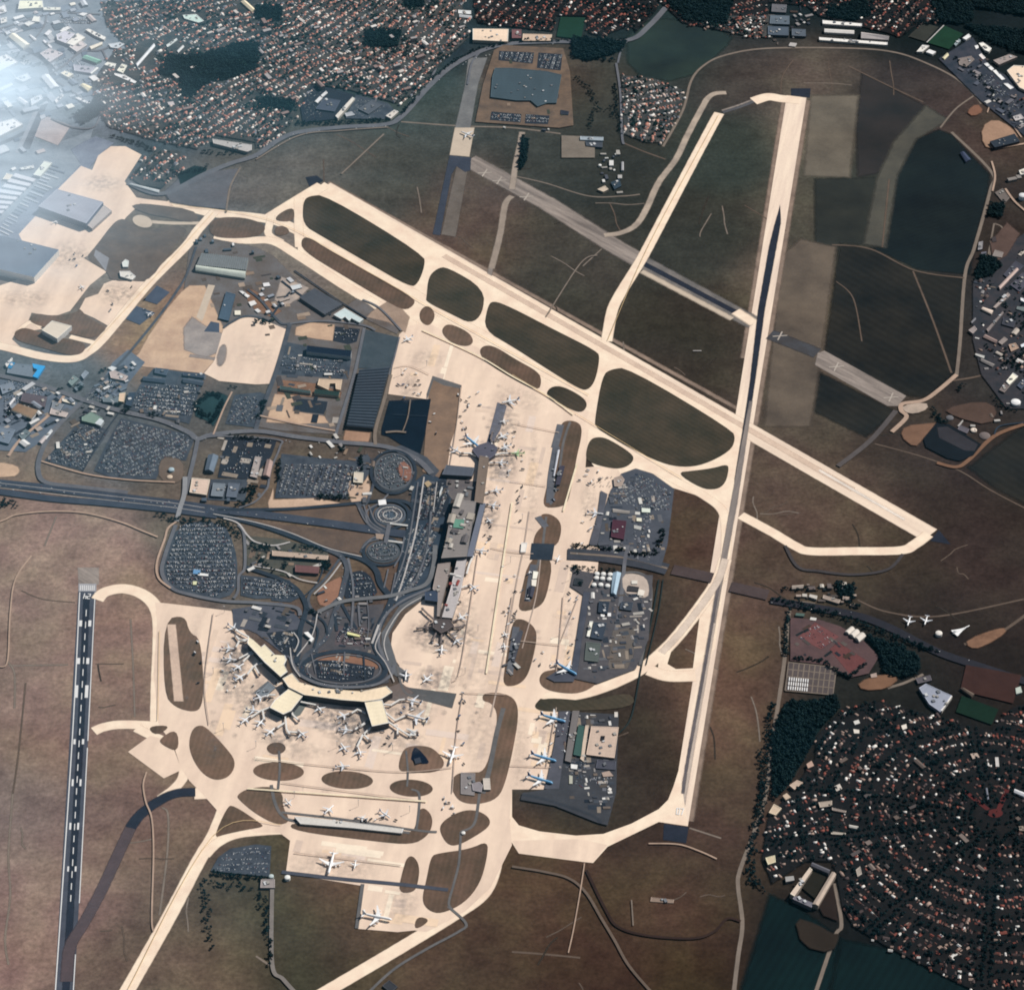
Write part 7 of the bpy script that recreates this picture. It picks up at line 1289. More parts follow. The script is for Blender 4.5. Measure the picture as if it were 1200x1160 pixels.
town([(555,0),(740,0),(742,30),(705,44),(690,40),(687,20),(652,20),(648,38),(610,34),(560,28)], [(580,10,60),(650,10,70),(700,25,50)], 1, 'wooded upper town', drop=.08, tden=1/150., row=36, step=11)
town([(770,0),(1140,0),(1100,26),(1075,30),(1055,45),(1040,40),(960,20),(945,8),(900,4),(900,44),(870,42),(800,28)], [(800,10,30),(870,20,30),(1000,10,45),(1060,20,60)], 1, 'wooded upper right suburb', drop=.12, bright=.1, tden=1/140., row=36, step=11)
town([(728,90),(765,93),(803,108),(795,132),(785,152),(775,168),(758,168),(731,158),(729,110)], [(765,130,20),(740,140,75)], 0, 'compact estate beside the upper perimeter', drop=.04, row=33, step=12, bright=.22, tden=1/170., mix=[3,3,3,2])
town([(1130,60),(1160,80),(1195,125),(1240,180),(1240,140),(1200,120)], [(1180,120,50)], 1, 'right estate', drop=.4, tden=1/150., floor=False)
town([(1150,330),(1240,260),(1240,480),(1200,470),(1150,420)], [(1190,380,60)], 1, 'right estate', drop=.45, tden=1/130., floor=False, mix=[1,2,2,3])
town([(725,0),(770,0),(770,12),(745,40)], [(750,10,50)], 1, 'wooded upper town', drop=.5, tden=1/110.)
town([(800,20),(905,20),(905,46),(870,42),(820,30)], [(850,35,15)], 0, 'houses under the upper wood', drop=.15, bright=.25, tden=1/200.)
# fan shaped suburb
FAN = [(957,864),(987,832),(1025,822),(1078,836),(1105,842),(1125,850),(1160,858),(1186,830),(1200,826),(1290,840),(1290,1220),(1130,1156),(1040,1110),(1000,1086),(986,1062),(980,1025),(975,1010),(945,1010),(905,1036),(893,1008),(900,960),(930,925),(955,890)]
FP = gpoly(FAN); FC = gp(1166,961); patch('garden_ground', FAN, .2, TWND); ZF = 'fan shaped suburb'
BLOCKB = [gpoly([(922,1045),(950,1008),(985,1018),(960,1068)])]
RAD = (22,58,95,128,168,190,228,262,300,335); RINGS = (62, 150, 235, 320, 410, 490, 640, 800, 960, 1120)
def ward(X, Y):
    r = math.hypot(X-FC[0], Y-FC[1]); q = (math.degrees(math.atan2(Y-FC[1], X-FC[0]))+360) % 360
    return sum(r > k for k in RINGS), sum(q > k for k in RAD) % 10
def fanhouse(hx, hy, a):
    q = (hx-FP[0][0])/700; lit = max(0, .16-q*.14)+(.05 if hy > FC[1] else 0)
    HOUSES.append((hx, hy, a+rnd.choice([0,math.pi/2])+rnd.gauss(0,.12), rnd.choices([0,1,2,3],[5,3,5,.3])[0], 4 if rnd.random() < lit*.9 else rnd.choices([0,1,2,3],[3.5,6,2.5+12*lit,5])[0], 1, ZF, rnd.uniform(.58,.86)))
for ring in range(0, len(RINGS)):
    r0 = RINGS[ring]; r1 = RINGS[ring+1] if ring+1 < len(RINGS) else 1280
    for wd in range(10):
        a0, a1 = RAD[wd], RAD[(wd+1) % 10]+(360 if wd == 9 else 0); rs = rnd.random(); R2 = random.Random(ring*20+wd)
        if R2.random() < .55 or ring < 4:      # streets follow the rings
            k = max(1, round((r1-r0)/R2.uniform(30, 38)))
            for j in range(k):
                r = r0+(r1-r0)*(j+.5)/k; run = []; n = int((a1-a0)/180*math.pi*r/8.2)
                for i in range(n+1):
                    a = math.radians(a0+(a1-a0)*i/max(1, n)); X, Y = FC[0]+r*math.cos(a), FC[1]+r*math.sin(a)
                    if not inside((X, Y), FP) or any(inside((X, Y), b_) for b_ in BLOCKB):
                        if len(run) > 2: STREETS.append(run)
                        run = []; continue
                    run.append((X, Y))
                    for o in (-1, 1):
                        rr = r+o*(12+rnd.gauss(0,2.2)); hx, hy = FC[0]+rr*math.cos(a)+rnd.gauss(0,2.2), FC[1]+rr*math.sin(a)+rnd.gauss(0,2.2)
                        if rnd.random() > .2 and not onbld((hx, hy)): fanhouse(hx, hy, a+math.pi/2)
                if len(run) > 2: STREETS.append(run)
        else:                                   # straight streets across the ward
            am = math.radians((a0+a1)/2+R2.uniform(-25, 25)); c, s = math.cos(am), math.sin(am); mx_, my_ = FC[0]+(r0+r1)/2*math.cos(math.radians((a0+a1)/2)), FC[1]+(r0+r1)/2*math.sin(math.radians((a0+a1)/2)); v = -500
            while v < 500:
                u = -500; run = []
                while u < 500:
                    X, Y = mx_+u*c-v*s, my_+u*s+v*c
                    if ward(X, Y) == (ring+1, (wd+1) % 10) and inside((X, Y), FP) and not any(inside((X, Y), b_) for b_ in BLOCKB):
                        run.append((X, Y))
                        for o in (-1, 1):
                            hx, hy = X-o*12*s+rnd.gauss(0,2.4), Y+o*12*c+rnd.gauss(0,2.4)
                            if rnd.random() > .2 and not onbld((hx, hy)): fanhouse(hx, hy, am)
                    else:
                        if len(run) > 2: STREETS.append(run)
                        run = []
                    u += 8.2
                if len(run) > 2: STREETS.append(run)
                v += R2.uniform(30, 38)
for q in RAD:
    r = 60
    while r < 1250:
        for o in (-9, 9):
            a = math.radians(q); X, Y = FC[0]+r*math.cos(a)-o*math.sin(a), FC[1]+r*math.sin(a)+o*math.cos(a)
            if inside((X, Y), FP): TREES.append((X+rnd.gauss(0,2), Y+rnd.gauss(0,2), rnd.uniform(.8,1.3), 1, ZF))
        r += 15
HOUSES[:] = [h for h in HOUSES if h[6] != ZF or (min(abs(((math.degrees(math.atan2(h[1]-FC[1], h[0]-FC[0]))+360) % 360-q+180) % 360-180) for q in RAD)*math.pi/180*math.hypot(h[0]-FC[0], h[1]-FC[1]) > 14 and min(abs(math.hypot(h[0]-FC[0], h[1]-FC[1])-k) for k in RINGS) > 8)]
x0, y0, x1, y1 = bbox(FP)
for _ in range(int((x1-x0)*(y1-y0)/420)):
    p = (rnd.uniform(x0, x1), rnd.uniform(y0, y1))
    if inside(p, FP) and not onbld(p) and not inside(p, BLOCKB[0]): TREES.append((*p, rnd.uniform(.5, 1.2), 1, ZF))
for ra in RINGS[:7]:
    for i in range(int(2*math.pi*ra/18)):
        a = i*18/ra; X, Y = FC[0]+ra*math.cos(a), FC[1]+ra*math.sin(a)
        if inside((X, Y), FP): TREES.append((X+rnd.gauss(0,3), Y+rnd.gauss(0,3), rnd.uniform(.9,1.35), 1, ZF))
patch('courtyard', [(938,1040),(952,1018),(970,1024),(955,1054)], .9, mat('court_green', (40,38,32)), sm=0)
BRK = mat('brick_red_strip', (92,44,44)); rd([(1130,928),(1158,950)], 12, BRK, 1.6, 'red_avenue'); rd([(1180,926),(1170,950)], 12, BRK, 1.6, 'red_avenue'); patch('red_place', ell(1166,954,9,5), 1.5, BRK)
rd([(977,1035),(982,1055),(986,1085),(978,1098),(955,1165)], 8, PATHM, 1.5); rd([(955,985),(953,965),(960,935),(965,920)], 6, PATHM, 1.6); rd([(1000,905),(1020,885),(1045,876)], 6, PATHM, 1.6); rd([(995,985),(992,960),(995,930)], 6, PATHD, 1.6)
patch('bare_ground', [(958,1062),(976,1036),(982,1080),(965,1074)], .9, mat('clay9', (46,36,33))); patch('bare_ground', [(930,1075),(960,1085),(975,1095),(985,1095),(975,1118),(940,1110)], .5, mat('clay10', (50,42,36)), sm=1)
# woods and hedges
for w_, px in zip(WG, WOODS):
    x0, y0, x1, y1 = bbox(w_)
    for _ in range(int((x1-x0)*(y1-y0)/38)):
        p = (rnd.uniform(x0, x1), rnd.uniform(y0, y1))
        if inside(p, w_): TREES.append((*p, rnd.uniform(.8,1.5), 1, 'dark wood'))
def treeline(px, w, step=7, dim=1, zone='tree line', sc=(.6,1.2), n=1):
    P = [gp(*p) for p in px]
    for i in range(len(P)-1):
        d = math.dist(P[i], P[i+1])
        for k in range(int(d/step)):
            t = (k+rnd.random())/(d/step)
            for _ in range(n): TREES.append((P[i][0]+(P[i+1][0]-P[i][0])*t+rnd.uniform(-w, w)/1.0, P[i][1]+(P[i+1][1]-P[i][1])*t+rnd.uniform(-w, w), rnd.uniform(*sc), dim, zone))
for px, w, z, n in (([(348,146),(400,145),(455,141)],9,'hedge under the striped lot',2),([(470,135),(500,98),(525,78),(555,60),(600,50),(640,49),(690,48)],7,'trees along the upper road',1),([(186,606),(215,610),(250,612),(270,616),(280,630),(280,634)],8,'trees of the big car park',2),([(0,590),(18,592)],14,'clump at the left edge',4),([(668,640),(700,643),(735,648)],7,'cutting trees',2),([(738,650),(765,652),(772,640),(776,622)],7,'cutting trees',2),([(665,665),(700,668),(728,672)],6,'cutting trees',1),([(674,665),(676,675)],6,'cutting trees',3),([(678,684),(682,686)],6,'cutting trees',3),
    ([(295,640),(318,645)],12,'car park scrub',3),([(302,655),(320,668)],12,'car park scrub',2),([(330,668),(335,660)],6,'car park scrub',2),([(375,655),(384,665),(378,672)],10,'car park scrub',4),([(345,640),(380,646)],8,'car park scrub',1),([(228,475),(245,462),(262,466)],9,'garden of the slate lots',3),([(262,470),(252,490),(246,498)],6,'garden of the slate lots',3),([(230,478),(240,488),(248,486)],7,'garden of the slate lots',3),([(176,487),(184,489)],9,'garden of the slate lots',3),([(372,583),(410,584)],8,'hedge by the car park',3),([(327,543),(325,566)],5,'hedge by the car park',2),([(270,512),(320,518)],5,'hedge by the car park',1),([(284,575),(300,572),(290,590),(278,592)],8,'hedge by the car park',3),([(400,530),(404,524)],5,'hedge by the car park',3),([(422,535),(424,552)],4,'hedge by the car park',2),([(310,470),(303,492)],7,'hedge by the car park',2),
    ([(905,704),(930,708),(960,716),(1000,728),(1040,745),(1100,765)],9,'trees of the cutting',2),([(912,690),(940,692),(960,690)],6,'trees of the cutting',1),([(925,716),(921,740),(921,772)],4,'trees of the cutting',2),([(930,772),(965,776),(975,785),(995,795)],5,'trees of the cutting',2),([(995,795),(1015,778)],5,'trees of the cutting',2),([(925,822),(950,830),(975,822)],7,'trees of the cutting',2),([(248,1024),(280,1028),(315,1030)],4,'lower lot hedge',2),([(314,1050),(315,1100),(318,1130)],6,'lane scrub',1),([(240,1040),(245,1100),(250,1115)],9,'scrub by the lot',1),([(240,1035),(300,1040),(310,1070)],9,'scrub by the lot',1),([(890,880),(893,930),(885,960)],5,'trees of the suburb edge',1),([(905,825),(900,870),(895,930),(882,985),(880,1030),(895,1045)],10,'trees of the suburb edge',2),([(1120,460),(1130,450)],6,'basin trees',1),([(1094,480),(1100,495),(1108,498)],8,'basin trees',3),
    ([(1060,30),(1120,25),(1140,10)],12,'upper right trees',2),([(1145,45),(1190,60)],10,'upper right trees',2),([(1120,70),(1135,82),(1150,95),(1175,130),(1195,150)],12,'upper right trees',1),([(1170,50),(1195,48)],14,'upper right trees',2),([(720,100),(726,150),(727,158)],4,'road trees',1),([(675,90),(690,105),(700,125)],8,'scrub by the school',1),([(700,70),(720,72)],6,'scrub by the school',2),([(715,125),(720,140)],9,'scrub by the school',1),([(120,115),(100,125)],9,'railway trees',1),([(55,75),(40,78),(15,62)],10,'railway trees',1),([(300,140),(330,150)],8,'town edge trees',1),([(235,178),(260,182),(280,180)],6,'town edge trees',1),([(205,205),(235,200),(243,195)],10,'town edge trees',2),([(130,160),(170,172),(180,178)],4,'town edge trees',2),
    ([(690,150),(697,128),(710,130)],6,'yard trees',1),([(1180,340),(1196,330),(1205,380),(1190,390)],12,'right estate trees',1),([(1168,350),(1185,370),(1200,385)],10,'right estate trees',1),([(1175,425),(1200,430)],10,'right estate trees',1),([(1165,465),(1170,475),(1195,485)],8,'right estate trees',1),([(985,700),(1008,715)],6,'trees of the cutting',2),([(700,285),(700,290)],1,'x',0)):
    if n: treeline(px, w, n=n, zone=z)
for c in ((366,718,4),(120,435,3),(140,475,4),(147,482,4),(93,455,2),(300,378,3),(70,457,3),(95,456,2),(33,500,2),(34,493,2),(10,486,3),(275,455,2),(309,378,6),(317,378,3)):
    for _ in range(c[2]*2): X, Y = gp(c[0], c[1]); TREES.append((X+rnd.gauss(0,5), Y+rnd.gauss(0,5), rnd.uniform(.6,1.1), 1, 'street trees'))
# build: nearest 300 stand alone, the rest is one mass
def dist(p): return (p[0]-CAMP.x)**2+(p[1]-CAMP.y)**2
def inview(X, Y):
    v = Vector((X, Y, 0))-CAMP; q = cam.matrix_world.to_3x3().transposed() @ v; return abs(q.x/-q.z) < .168 and abs(q.y/-q.z) < .163
HOUSES = [h for h in HOUSES if inview(h[0], h[1])]; TREES = [t for t in TREES if inview(t[0], t[1])]
# town streets
V = []; F = []
for run in STREETS:
    v, f = ribbon(run, 6.5, 1.1); n = len(V); V += v; F += [tuple(q+n for q in t_) for t_ in f]
link('town_streets', pymesh('town_streets', V, F), m=mat('street_asphalt', (86,86,90), fine=.3), kind=STRUCT)
HOUSES.sort(key=dist)
for i, h in enumerate(HOUSES[:300]):
    z_ = h[6]; nm = (HMATS2 if h[5] else HMATS)[h[4]][1]
    o = link('house', hmesh(h[3], h[4], h[5]), label=f'small {nm} house at the lower edge of the {z_}', cat='house', group=f'{nm} houses near the lower edge of the {z_}')
    o.location = (h[0], h[1], .5); o.rotation_euler = (0, 0, h[2]); o.scale = (h[7],)*3
def mass(name, items, getV, mats, label, cat, group=None):
    VV = []; FF3 = []; FF4 = []; M3 = []; M4 = []; n = 0
    for it in items:
        V, F, mi = getV(it); VV.append(V)
        for f, m_ in zip(F, mi):
            if len(f) == 3: FF3.append(tuple(q+n for q in f)); M3.append(m_)
            else: FF4.append(tuple(q+n for q in f)); M4.append(m_)
        n += len(V)
    me = bpy.data.meshes.new(name); A = np.concatenate(VV).astype(np.float32); me.vertices.add(len(A)); me.vertices.foreach_set('co', A.ravel())
    lo_ = np.concatenate([np.array(FF3, np.int32).ravel(), np.array(FF4, np.int32).ravel()]); me.loops.add(len(lo_)); me.loops.foreach_set('vertex_index', lo_)
    st = np.concatenate([np.arange(len(FF3))*3, len(FF3)*3+np.arange(len(FF4))*4]).astype(np.int32); tt = np.array([3]*len(FF3)+[4]*len(FF4), np.int32)
    me.polygons.add(len(st)); me.polygons.foreach_set('loop_start', st); me.polygons.foreach_set('loop_total', tt); me.polygons.foreach_set('material_index', np.array(M3+M4, np.int32)); me.update(calc_edges=True)
    for q in mats: me.materials.append(q)
    return link(name, me, label=label, cat=cat, kind='stuff')
HN = [(np.array(v), f, m_) for v, f, m_ in HV]
def gh(h):
    V, F, mi = HN[h[3]]; c, s = math.cos(h[2]), math.sin(h[2]); k = h[7]
    A = np.stack([(V[:,0]*c-V[:,1]*s)*k+h[0], (V[:,0]*s+V[:,1]*c)*k+h[1], V[:,2]*k+.5], 1)
    return A, F, [(6 if h[5] else 5) if q == 0 else (h[4] if h[4] == 4 or not h[5] else 7+h[4]) for q in mi]
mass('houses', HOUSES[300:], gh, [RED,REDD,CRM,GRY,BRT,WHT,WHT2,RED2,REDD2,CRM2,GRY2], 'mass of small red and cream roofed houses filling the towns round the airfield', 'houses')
TREES.sort(key=dist)
for i, t_ in enumerate(TREES[:300]):
    o = link('tree', TM[rnd.randrange(6)*2+(1 if t_[3] else 0)], label= 'dark leafy tree with an uneven crown in the '+t_[4], cat='tree', group='trees of the '+t_[4])
    o.location = (t_[0], t_[1], .4); o.rotation_euler = (0, 0, rnd.uniform(0, 6.28)); o.scale = (t_[2],)*3
TN = [(np.array(v), f, m_) for v, f, m_ in TV]
def gt(t_):
    V, F, mi = TN[rnd.randrange(6)]; a = rnd.uniform(0, 6.28); c, s = math.cos(a), math.sin(a); k = t_[2]
    A = np.stack([(V[:,0]*c-V[:,1]*s)*k+t_[0], (V[:,0]*s+V[:,1]*c)*k+t_[1], V[:,2]*k+.4], 1)
    return A, F, [q if q == 2 or not t_[3] else q+3 for q in mi]
mass('trees', TREES[300:], gt, LEAF+LEAFD[:2], 'mass of dark trees between the houses and in the woods round the airfield', 'trees')
# ------------------------------------------------------------------ parked cars
CARM = [gloss('car_white', (244,244,244)), gloss('car_silver', (176,182,190)), gloss('car_dark', (36,40,50)), gloss('car_blue', (70,100,140)), gloss('car_red', (130,52,50)), gloss('car_grey', (96,102,112)), gloss('car_glass', (22,28,36), .15)]
CN = ['white','silver','black','blue','red','grey']
def car_v():
    V = [(-2.2,-.85,.3),(2.2,-.85,.3),(2.2,.85,.3),(-2.2,.85,.3),(-2.2,-.85,.95),(2.1,-.85,.8),(2.1,.85,.8),(-2.2,.85,.95),(-1.8,-.7,.95),(1,-.7,.9),(1,.7,.9),(-1.8,.7,.95),(-1.3,-.6,1.45),(.4,-.6,1.45),(.4,.6,1.45),(-1.3,.6,1.45)]
    return V, [(0,1,5,4),(1,2,6,5),(2,3,7,6),(3,0,4,7),(4,5,6,7),(8,9,13,12),(9,10,14,13),(10,11,15,14),(11,8,12,15),(12,13,14,15)], [0,0,0,0,0,1,1,1,1,0]
CV = car_v(); CVN = np.array(CV[0]); CARME = []
for k in range(6):
    me = pymesh('car', *CV); me.materials.append(CARM[k]); me.materials.append(CARM[6]); CARME.append(me)
CARS = []
def lot(px, deg, fill, zone, mod=16.5, step=2.8, wt=(4,5,5,1.5,1,4)):
    P = gpoly(px); a = math.radians(deg); c, s = math.cos(a), math.sin(a); x0, y0, x1, y1 = bbox(P); D = math.hypot(x1-x0, y1-y0)/2; cx, cy = (x0+x1)/2, (y0+y1)/2; v = -D
    while v < D:
        for o in (-2.6, 2.6):
            u = -D; f = min(.96, max(.1, fill+rnd.gauss(0,.15)))
            while u < D:
                X, Y = cx+u*c-(v+o)*s, cy+u*s+(v+o)*c
                if rnd.random() < f and inside((X, Y), P): CARS.append((X, Y, a+math.pi/2+(math.pi if rnd.random() < .5 else 0)+rnd.gauss(0,.03), rnd.choices(range(6), wt)[0], zone, 3.1 if px[0][0] > 650 else (2.9 if px[0][1] < 150 and px[0][0] > 500 else 2.2)))
                u += step
        v += mod
LOTS = [([(356,122),(366,104),(384,106),(376,140),(358,142)],50,.4,'depot yard under the upper town'),([(418,116),(452,124),(440,139),(408,138)],30,.4,'depot yard under the upper town'),([(212,614),(258,615),(272,640),(276,666),(274,690),(250,700),(215,690),(198,682),(194,665)],4,.72,'big car park under the motorway'),([(286,677),(336,682),(341,698),(302,700),(285,696)],-6,.75,'car park above the curved terminal'),([(322,680),(344,688),(349,700),(322,702)],-8,.7,'car park above the curved terminal'),([(142,494),(226,513),(214,538),(190,536),(180,558),(138,558),(115,550),(128,522)],38,.8,'long stay car park of the left estate'),([(56,540),(97,550),(125,508),(100,498),(90,503)],40,.55,'lower left works car park'),([(158,468),(168,452),(195,452),(232,452),(224,490),(155,478)],-8,.6,'staff car park below the bare slab'),([(266,495),(276,467),(303,463),(300,498)],62,.35,'grey car park under the bare slab'),
 ([(332,545),(400,545),(422,548),(420,572),(406,577),(404,582),(326,580)],82,.72,'car park above the motorway slip'),([(330,418),(356,420),(405,424),(404,440),(328,436)],-3,.35,'car park below the glass roofed block'),([(586,62),(625,64),(623,75),(586,71)],80,.7,'school car park'),([(632,64),(658,66),(656,83),(631,80)],80,.7,'school car park'),([(577,133),(610,136),(609,144),(575,141)],-3,.8,'school car park'),([(617,136),(643,138),(641,146),(616,144)],-3,.8,'school car park'),([(393,385),(420,388),(416,400),(392,398)],0,.3,'small lot by the stepped white roof'),([(397,737),(412,734),(430,738),(426,756),(394,754)],75,.4,'deck above the oval'),([(372,775),(392,775),(438,783),(434,795),(400,798),(374,794)],-5,.5,'oval car park'),
 ([(410,674),(424,670),(435,680),(440,697),(408,700)],10,.4,'lot inside the loop'),(ell(461,554,21,20),30,.35,'big round car park'),(ell(449,647,17,10),20,.7,'lower ringed car park'),(ell(457,604,16,10),20,.5,'upper ringed car park'),([(492,576),(518,566),(527,576),(520,604),(488,610)],78,.6,'forecourt of the straight terminal'),([(480,620),(512,612),(508,650),(495,680),(470,700),(466,690),(474,650)],72,.75,'forecourt of the straight terminal'),([(722,575),(745,556),(763,560),(786,576),(783,598),(765,600),(735,592),(712,590)],40,.55,'cargo car park'),([(250,1021),(258,1007),(272,998),(300,993),(316,995),(314,1024)],5,.6,'lower left lot by the taxiway'),([(316,746),(345,740),(344,760),(330,764)],60,.35,'lot beside the terminal wing'),([(269,514),(320,519),(313,530),(300,556),(262,556)],5,.1,'dark slate lot'),([(100,470),(108,455),(130,445),(140,455),(133,472)],45,.5,'left estate yard'),([(5,445),(40,450),(60,458),(40,500),(5,490)],40,.3,'left estate yard'),
 ([(936,749),(955,733),(982,748),(962,760)],30,.25,'brick paved lot'),([(142,72),(163,51),(176,54),(156,75)],48,.5,'striped dark car park'),([(690,560),(722,556),(716,572),(700,575)],10,.0,'x'),([(655,836),(690,840),(684,925),(660,915)],80,.12,'lower cargo stands'),([(705,906),(720,908),(716,925),(700,920),(690,915)],10,.5,'yard below the pink courtyard building'),([(733,645),(750,600),(765,605),(762,655)],80,.15,'cargo yard'),([(250,568),(280,569),(275,582),(248,581)],80,.3,'lot above the motorway'),([(60,60),(100,75),(90,100),(65,90)],40,.25,'upper left estate'),([(70,20),(110,22),(108,30),(68,28)],0,.7,'upper left estate'),([(1135,88),(1165,90),(1195,130),(1170,120)],50,.3,'right estate')]
for l_ in LOTS: lot(*l_)
for px, st in (([(0,571),(60,578),(120,585),(200,594),(300,605),(455,624)],34),([(0,567),(60,574),(120,581),(200,590)],40),([(905,705),(1000,721),(1100,765),(1190,792)],60),([(100,471),(187,494),(230,514),(400,520),(490,541)],30),([(300,184),(350,157),(450,148),(525,83),(600,53),(740,48)],55),([(480,610),(467,680),(440,747)],18),([(400,653),(403,685),(384,745),(352,785)],22),([(340,772),(375,803),(440,804)],9),([(668,651),(780,667)],50)):
    P = [gp(*p) for p in px]
    for i in range(len(P)-1):
        d = math.dist(P[i], P[i+1]); an = math.atan2(P[i+1][1]-P[i][1], P[i+1][0]-P[i][0]); k = 0
        while k < d:
            o = rnd.choice([-7,-3.5,3.5,7]) if st > 30 else rnd.choice([-2,2]); t = k/d
            CARS.append((P[i][0]+(P[i+1][0]-P[i][0])*t-o*math.sin(an), P[i][1]+(P[i+1][1]-P[i][1])*t+o*math.cos(an), an+(math.pi if o > 0 else 0), rnd.choices(range(6), (6,4,3,1,1,2))[0], 'roads', 2.4)); k += rnd.expovariate(1/st)+6
CARS = [c for c in CARS if inview(c[0], c[1])]; CARS.sort(key=dist)
for c in CARS[:300]:
    o = link('car', CARME[c[3]], label=f'{CN[c[3]]} car on the roads round the airfield' if c[4] == 'roads' else f'{CN[c[3]]} car parked in the {c[4]}', cat='car', group=f'{CN[c[3]]} cars, {c[4]}')
    o.location = (c[0], c[1], c[5]); o.rotation_euler = (0, 0, c[2])
def gc(c):
    s, k = math.sin(c[2]), math.cos(c[2]); V = CVN
    return np.stack([V[:,0]*k-V[:,1]*s+c[0], V[:,0]*s+V[:,1]*k+c[1], V[:,2]+c[5]], 1), CV[1], [c[3] if q == 0 else 6 for q in CV[2]]
mass('parked_cars', CARS[300:], gc, CARM, 'mass of parked cars filling the airport car parks in rows', 'cars')
# coaches and containers in rows
def boxes(name, cat, label_f, group, spots, dims, cols):
    for i, (x, y, a) in enumerate(spots):
        X, Y = gp(x, y); V, F = boxmesh(0, 0, 0, *dims); root = link(name, None, cat=cat, group=group, loc=(X, Y, 2.2)); root.rotation_euler = (0, 0, a)
        lb = label_f(i)
        if lb: root['label'] = lb
        else: auto(root, name.replace('_', ' '), x, y)
        link('body', pymesh('body', V, F), root, cols[i % len(cols)]); V, F = boxmesh(dims[0]*.42, 0, .05, dims[0]*.12, dims[1]*1.04, dims[2]*.7); link('windscreen', pymesh('windscreen', V, F), root, CARM[6])
sp = []
for j in range(3):
    for i in range(9): sp.append((925+i*2.7-j*.6, 797+j*5.2+i*.25, 1.45))
boxes('coach', 'coach', lambda i: f'white coach, {ORD[i % 9].replace("nearest","first")} from the left in the {["upper","middle","lower"][i//9]} row of the coach park', 'coaches in the coach park', sp, (13,2.6,3.2), [CARM[0]])
TR = []
for cx, cy, sx, sy, n in ((612,560,10,60,16),(600,700,12,40,14),(541,860,4,50,10),(525,940,8,16,7),(320,815,24,16,10),(430,860,34,16,14),(480,840,18,12,8),(270,800,10,34,10),(590,540,8,30,12),(570,620,6,20,8),(520,750,24,10,8),(672,735,6,40,10),(655,870,10,36,12),(480,450,14,18,14),(508,500,4,30,3),(540,500,8,40,10),(560,470,14,10,6),(690,560,14,10,7),(690,630,8,20,5),(430,961,40,2,10),(232,780,8,30,5),(652,560,3,30,8),(620,690,3,20,6),(600,765,3,20,6),(640,770,20,10,4),(150,350,24,16,6),(90,300,16,16,5)):
    for _ in range(n): TR.append((cx+rnd.uniform(-sx,sx), cy+rnd.uniform(-sy,sy)))
for i, (x, y) in enumerate(TR):
    X, Y = gp(x, y); root = link('service_truck', None, cat='truck', group='service vehicles on the aprons', loc=(X, Y, GB)); root.rotation_euler = (0, 0, rnd.uniform(0, 6.28)); c = rnd.choices([0,2,3,5,1],[3,4,1,4,2])[0]; k = rnd.uniform(.8,1.5)
    auto(root, CN[c]+' service truck', x, y)
    V, F = boxmesh(-1.2*k, 0, .7, 6*k, 2.6, 2.4*k); link('box_body', pymesh('box_body', V, F), root, CARM[c]); V, F = boxmesh(2.8*k, 0, .5, 1.8, 2.4, 2); link('cab', pymesh('cab', V, F), root, CARM[rnd.choice([0,5,2])])
# lighting masts round the stands
for i, (x, y) in enumerate(((263,718),(250,790),(262,855),(300,876),(395,876),(460,880),(545,790),(560,740),(600,520),(612,610),(598,660),(668,680),(655,745),(628,860),(620,910),(345,935),(420,945),(480,952),(470,440),(500,430))):
    X, Y = gp(x, y); root = link('lighting_mast', None, cat='mast', group='lighting masts of the aprons', loc=(X, Y, GB-.5)); auto(root, 'thin grey lighting mast', x, y)
    V, F = cyl(.45, 22, 6, 0); link('pole', pymesh('pole', V, F), root, roofmat((150,154,160))); V, F = boxmesh(0, 0, 21.5, 4, 1.2, 1.2); link('lamp_head', pymesh('lamp_head', V, F), root, roofmat((220,220,220)))
flush_labels()
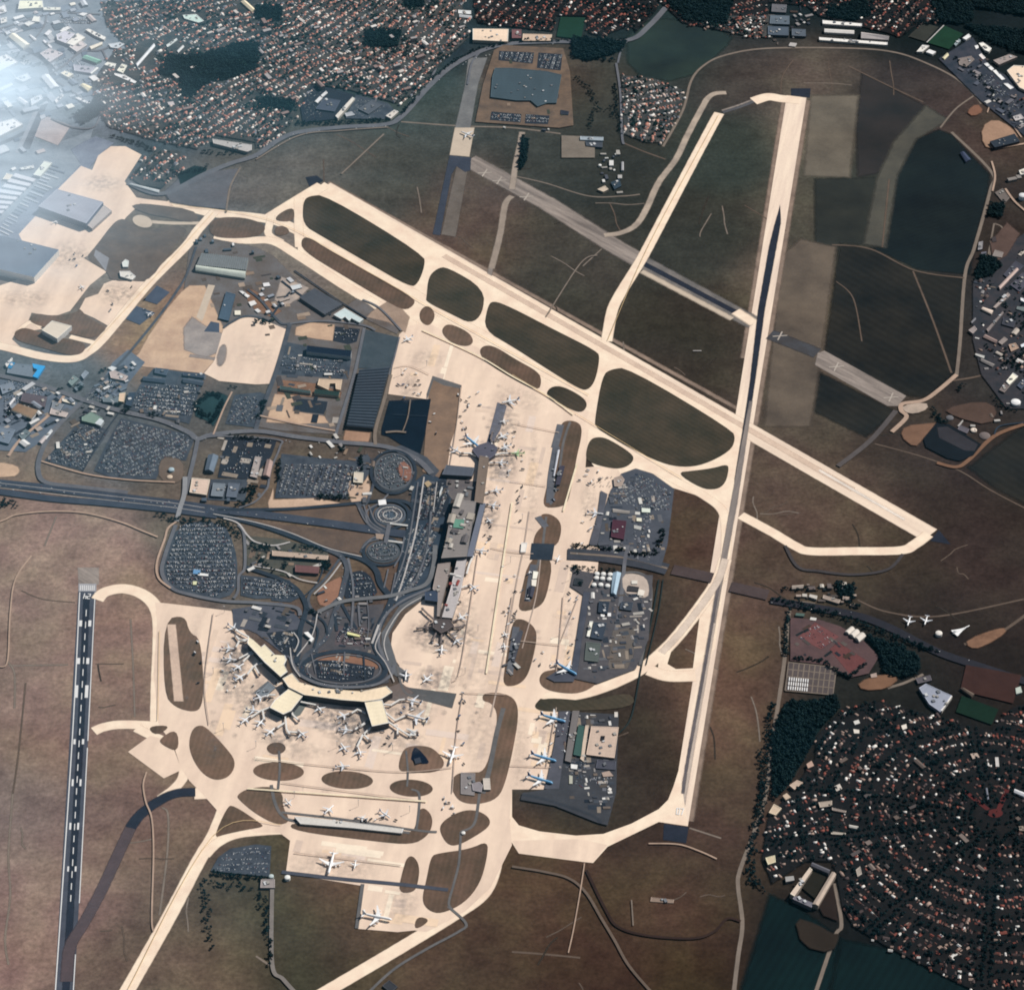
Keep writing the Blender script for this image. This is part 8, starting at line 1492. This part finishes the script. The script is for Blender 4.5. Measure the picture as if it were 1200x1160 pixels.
# ------------------------------------------------------------------ haze layer
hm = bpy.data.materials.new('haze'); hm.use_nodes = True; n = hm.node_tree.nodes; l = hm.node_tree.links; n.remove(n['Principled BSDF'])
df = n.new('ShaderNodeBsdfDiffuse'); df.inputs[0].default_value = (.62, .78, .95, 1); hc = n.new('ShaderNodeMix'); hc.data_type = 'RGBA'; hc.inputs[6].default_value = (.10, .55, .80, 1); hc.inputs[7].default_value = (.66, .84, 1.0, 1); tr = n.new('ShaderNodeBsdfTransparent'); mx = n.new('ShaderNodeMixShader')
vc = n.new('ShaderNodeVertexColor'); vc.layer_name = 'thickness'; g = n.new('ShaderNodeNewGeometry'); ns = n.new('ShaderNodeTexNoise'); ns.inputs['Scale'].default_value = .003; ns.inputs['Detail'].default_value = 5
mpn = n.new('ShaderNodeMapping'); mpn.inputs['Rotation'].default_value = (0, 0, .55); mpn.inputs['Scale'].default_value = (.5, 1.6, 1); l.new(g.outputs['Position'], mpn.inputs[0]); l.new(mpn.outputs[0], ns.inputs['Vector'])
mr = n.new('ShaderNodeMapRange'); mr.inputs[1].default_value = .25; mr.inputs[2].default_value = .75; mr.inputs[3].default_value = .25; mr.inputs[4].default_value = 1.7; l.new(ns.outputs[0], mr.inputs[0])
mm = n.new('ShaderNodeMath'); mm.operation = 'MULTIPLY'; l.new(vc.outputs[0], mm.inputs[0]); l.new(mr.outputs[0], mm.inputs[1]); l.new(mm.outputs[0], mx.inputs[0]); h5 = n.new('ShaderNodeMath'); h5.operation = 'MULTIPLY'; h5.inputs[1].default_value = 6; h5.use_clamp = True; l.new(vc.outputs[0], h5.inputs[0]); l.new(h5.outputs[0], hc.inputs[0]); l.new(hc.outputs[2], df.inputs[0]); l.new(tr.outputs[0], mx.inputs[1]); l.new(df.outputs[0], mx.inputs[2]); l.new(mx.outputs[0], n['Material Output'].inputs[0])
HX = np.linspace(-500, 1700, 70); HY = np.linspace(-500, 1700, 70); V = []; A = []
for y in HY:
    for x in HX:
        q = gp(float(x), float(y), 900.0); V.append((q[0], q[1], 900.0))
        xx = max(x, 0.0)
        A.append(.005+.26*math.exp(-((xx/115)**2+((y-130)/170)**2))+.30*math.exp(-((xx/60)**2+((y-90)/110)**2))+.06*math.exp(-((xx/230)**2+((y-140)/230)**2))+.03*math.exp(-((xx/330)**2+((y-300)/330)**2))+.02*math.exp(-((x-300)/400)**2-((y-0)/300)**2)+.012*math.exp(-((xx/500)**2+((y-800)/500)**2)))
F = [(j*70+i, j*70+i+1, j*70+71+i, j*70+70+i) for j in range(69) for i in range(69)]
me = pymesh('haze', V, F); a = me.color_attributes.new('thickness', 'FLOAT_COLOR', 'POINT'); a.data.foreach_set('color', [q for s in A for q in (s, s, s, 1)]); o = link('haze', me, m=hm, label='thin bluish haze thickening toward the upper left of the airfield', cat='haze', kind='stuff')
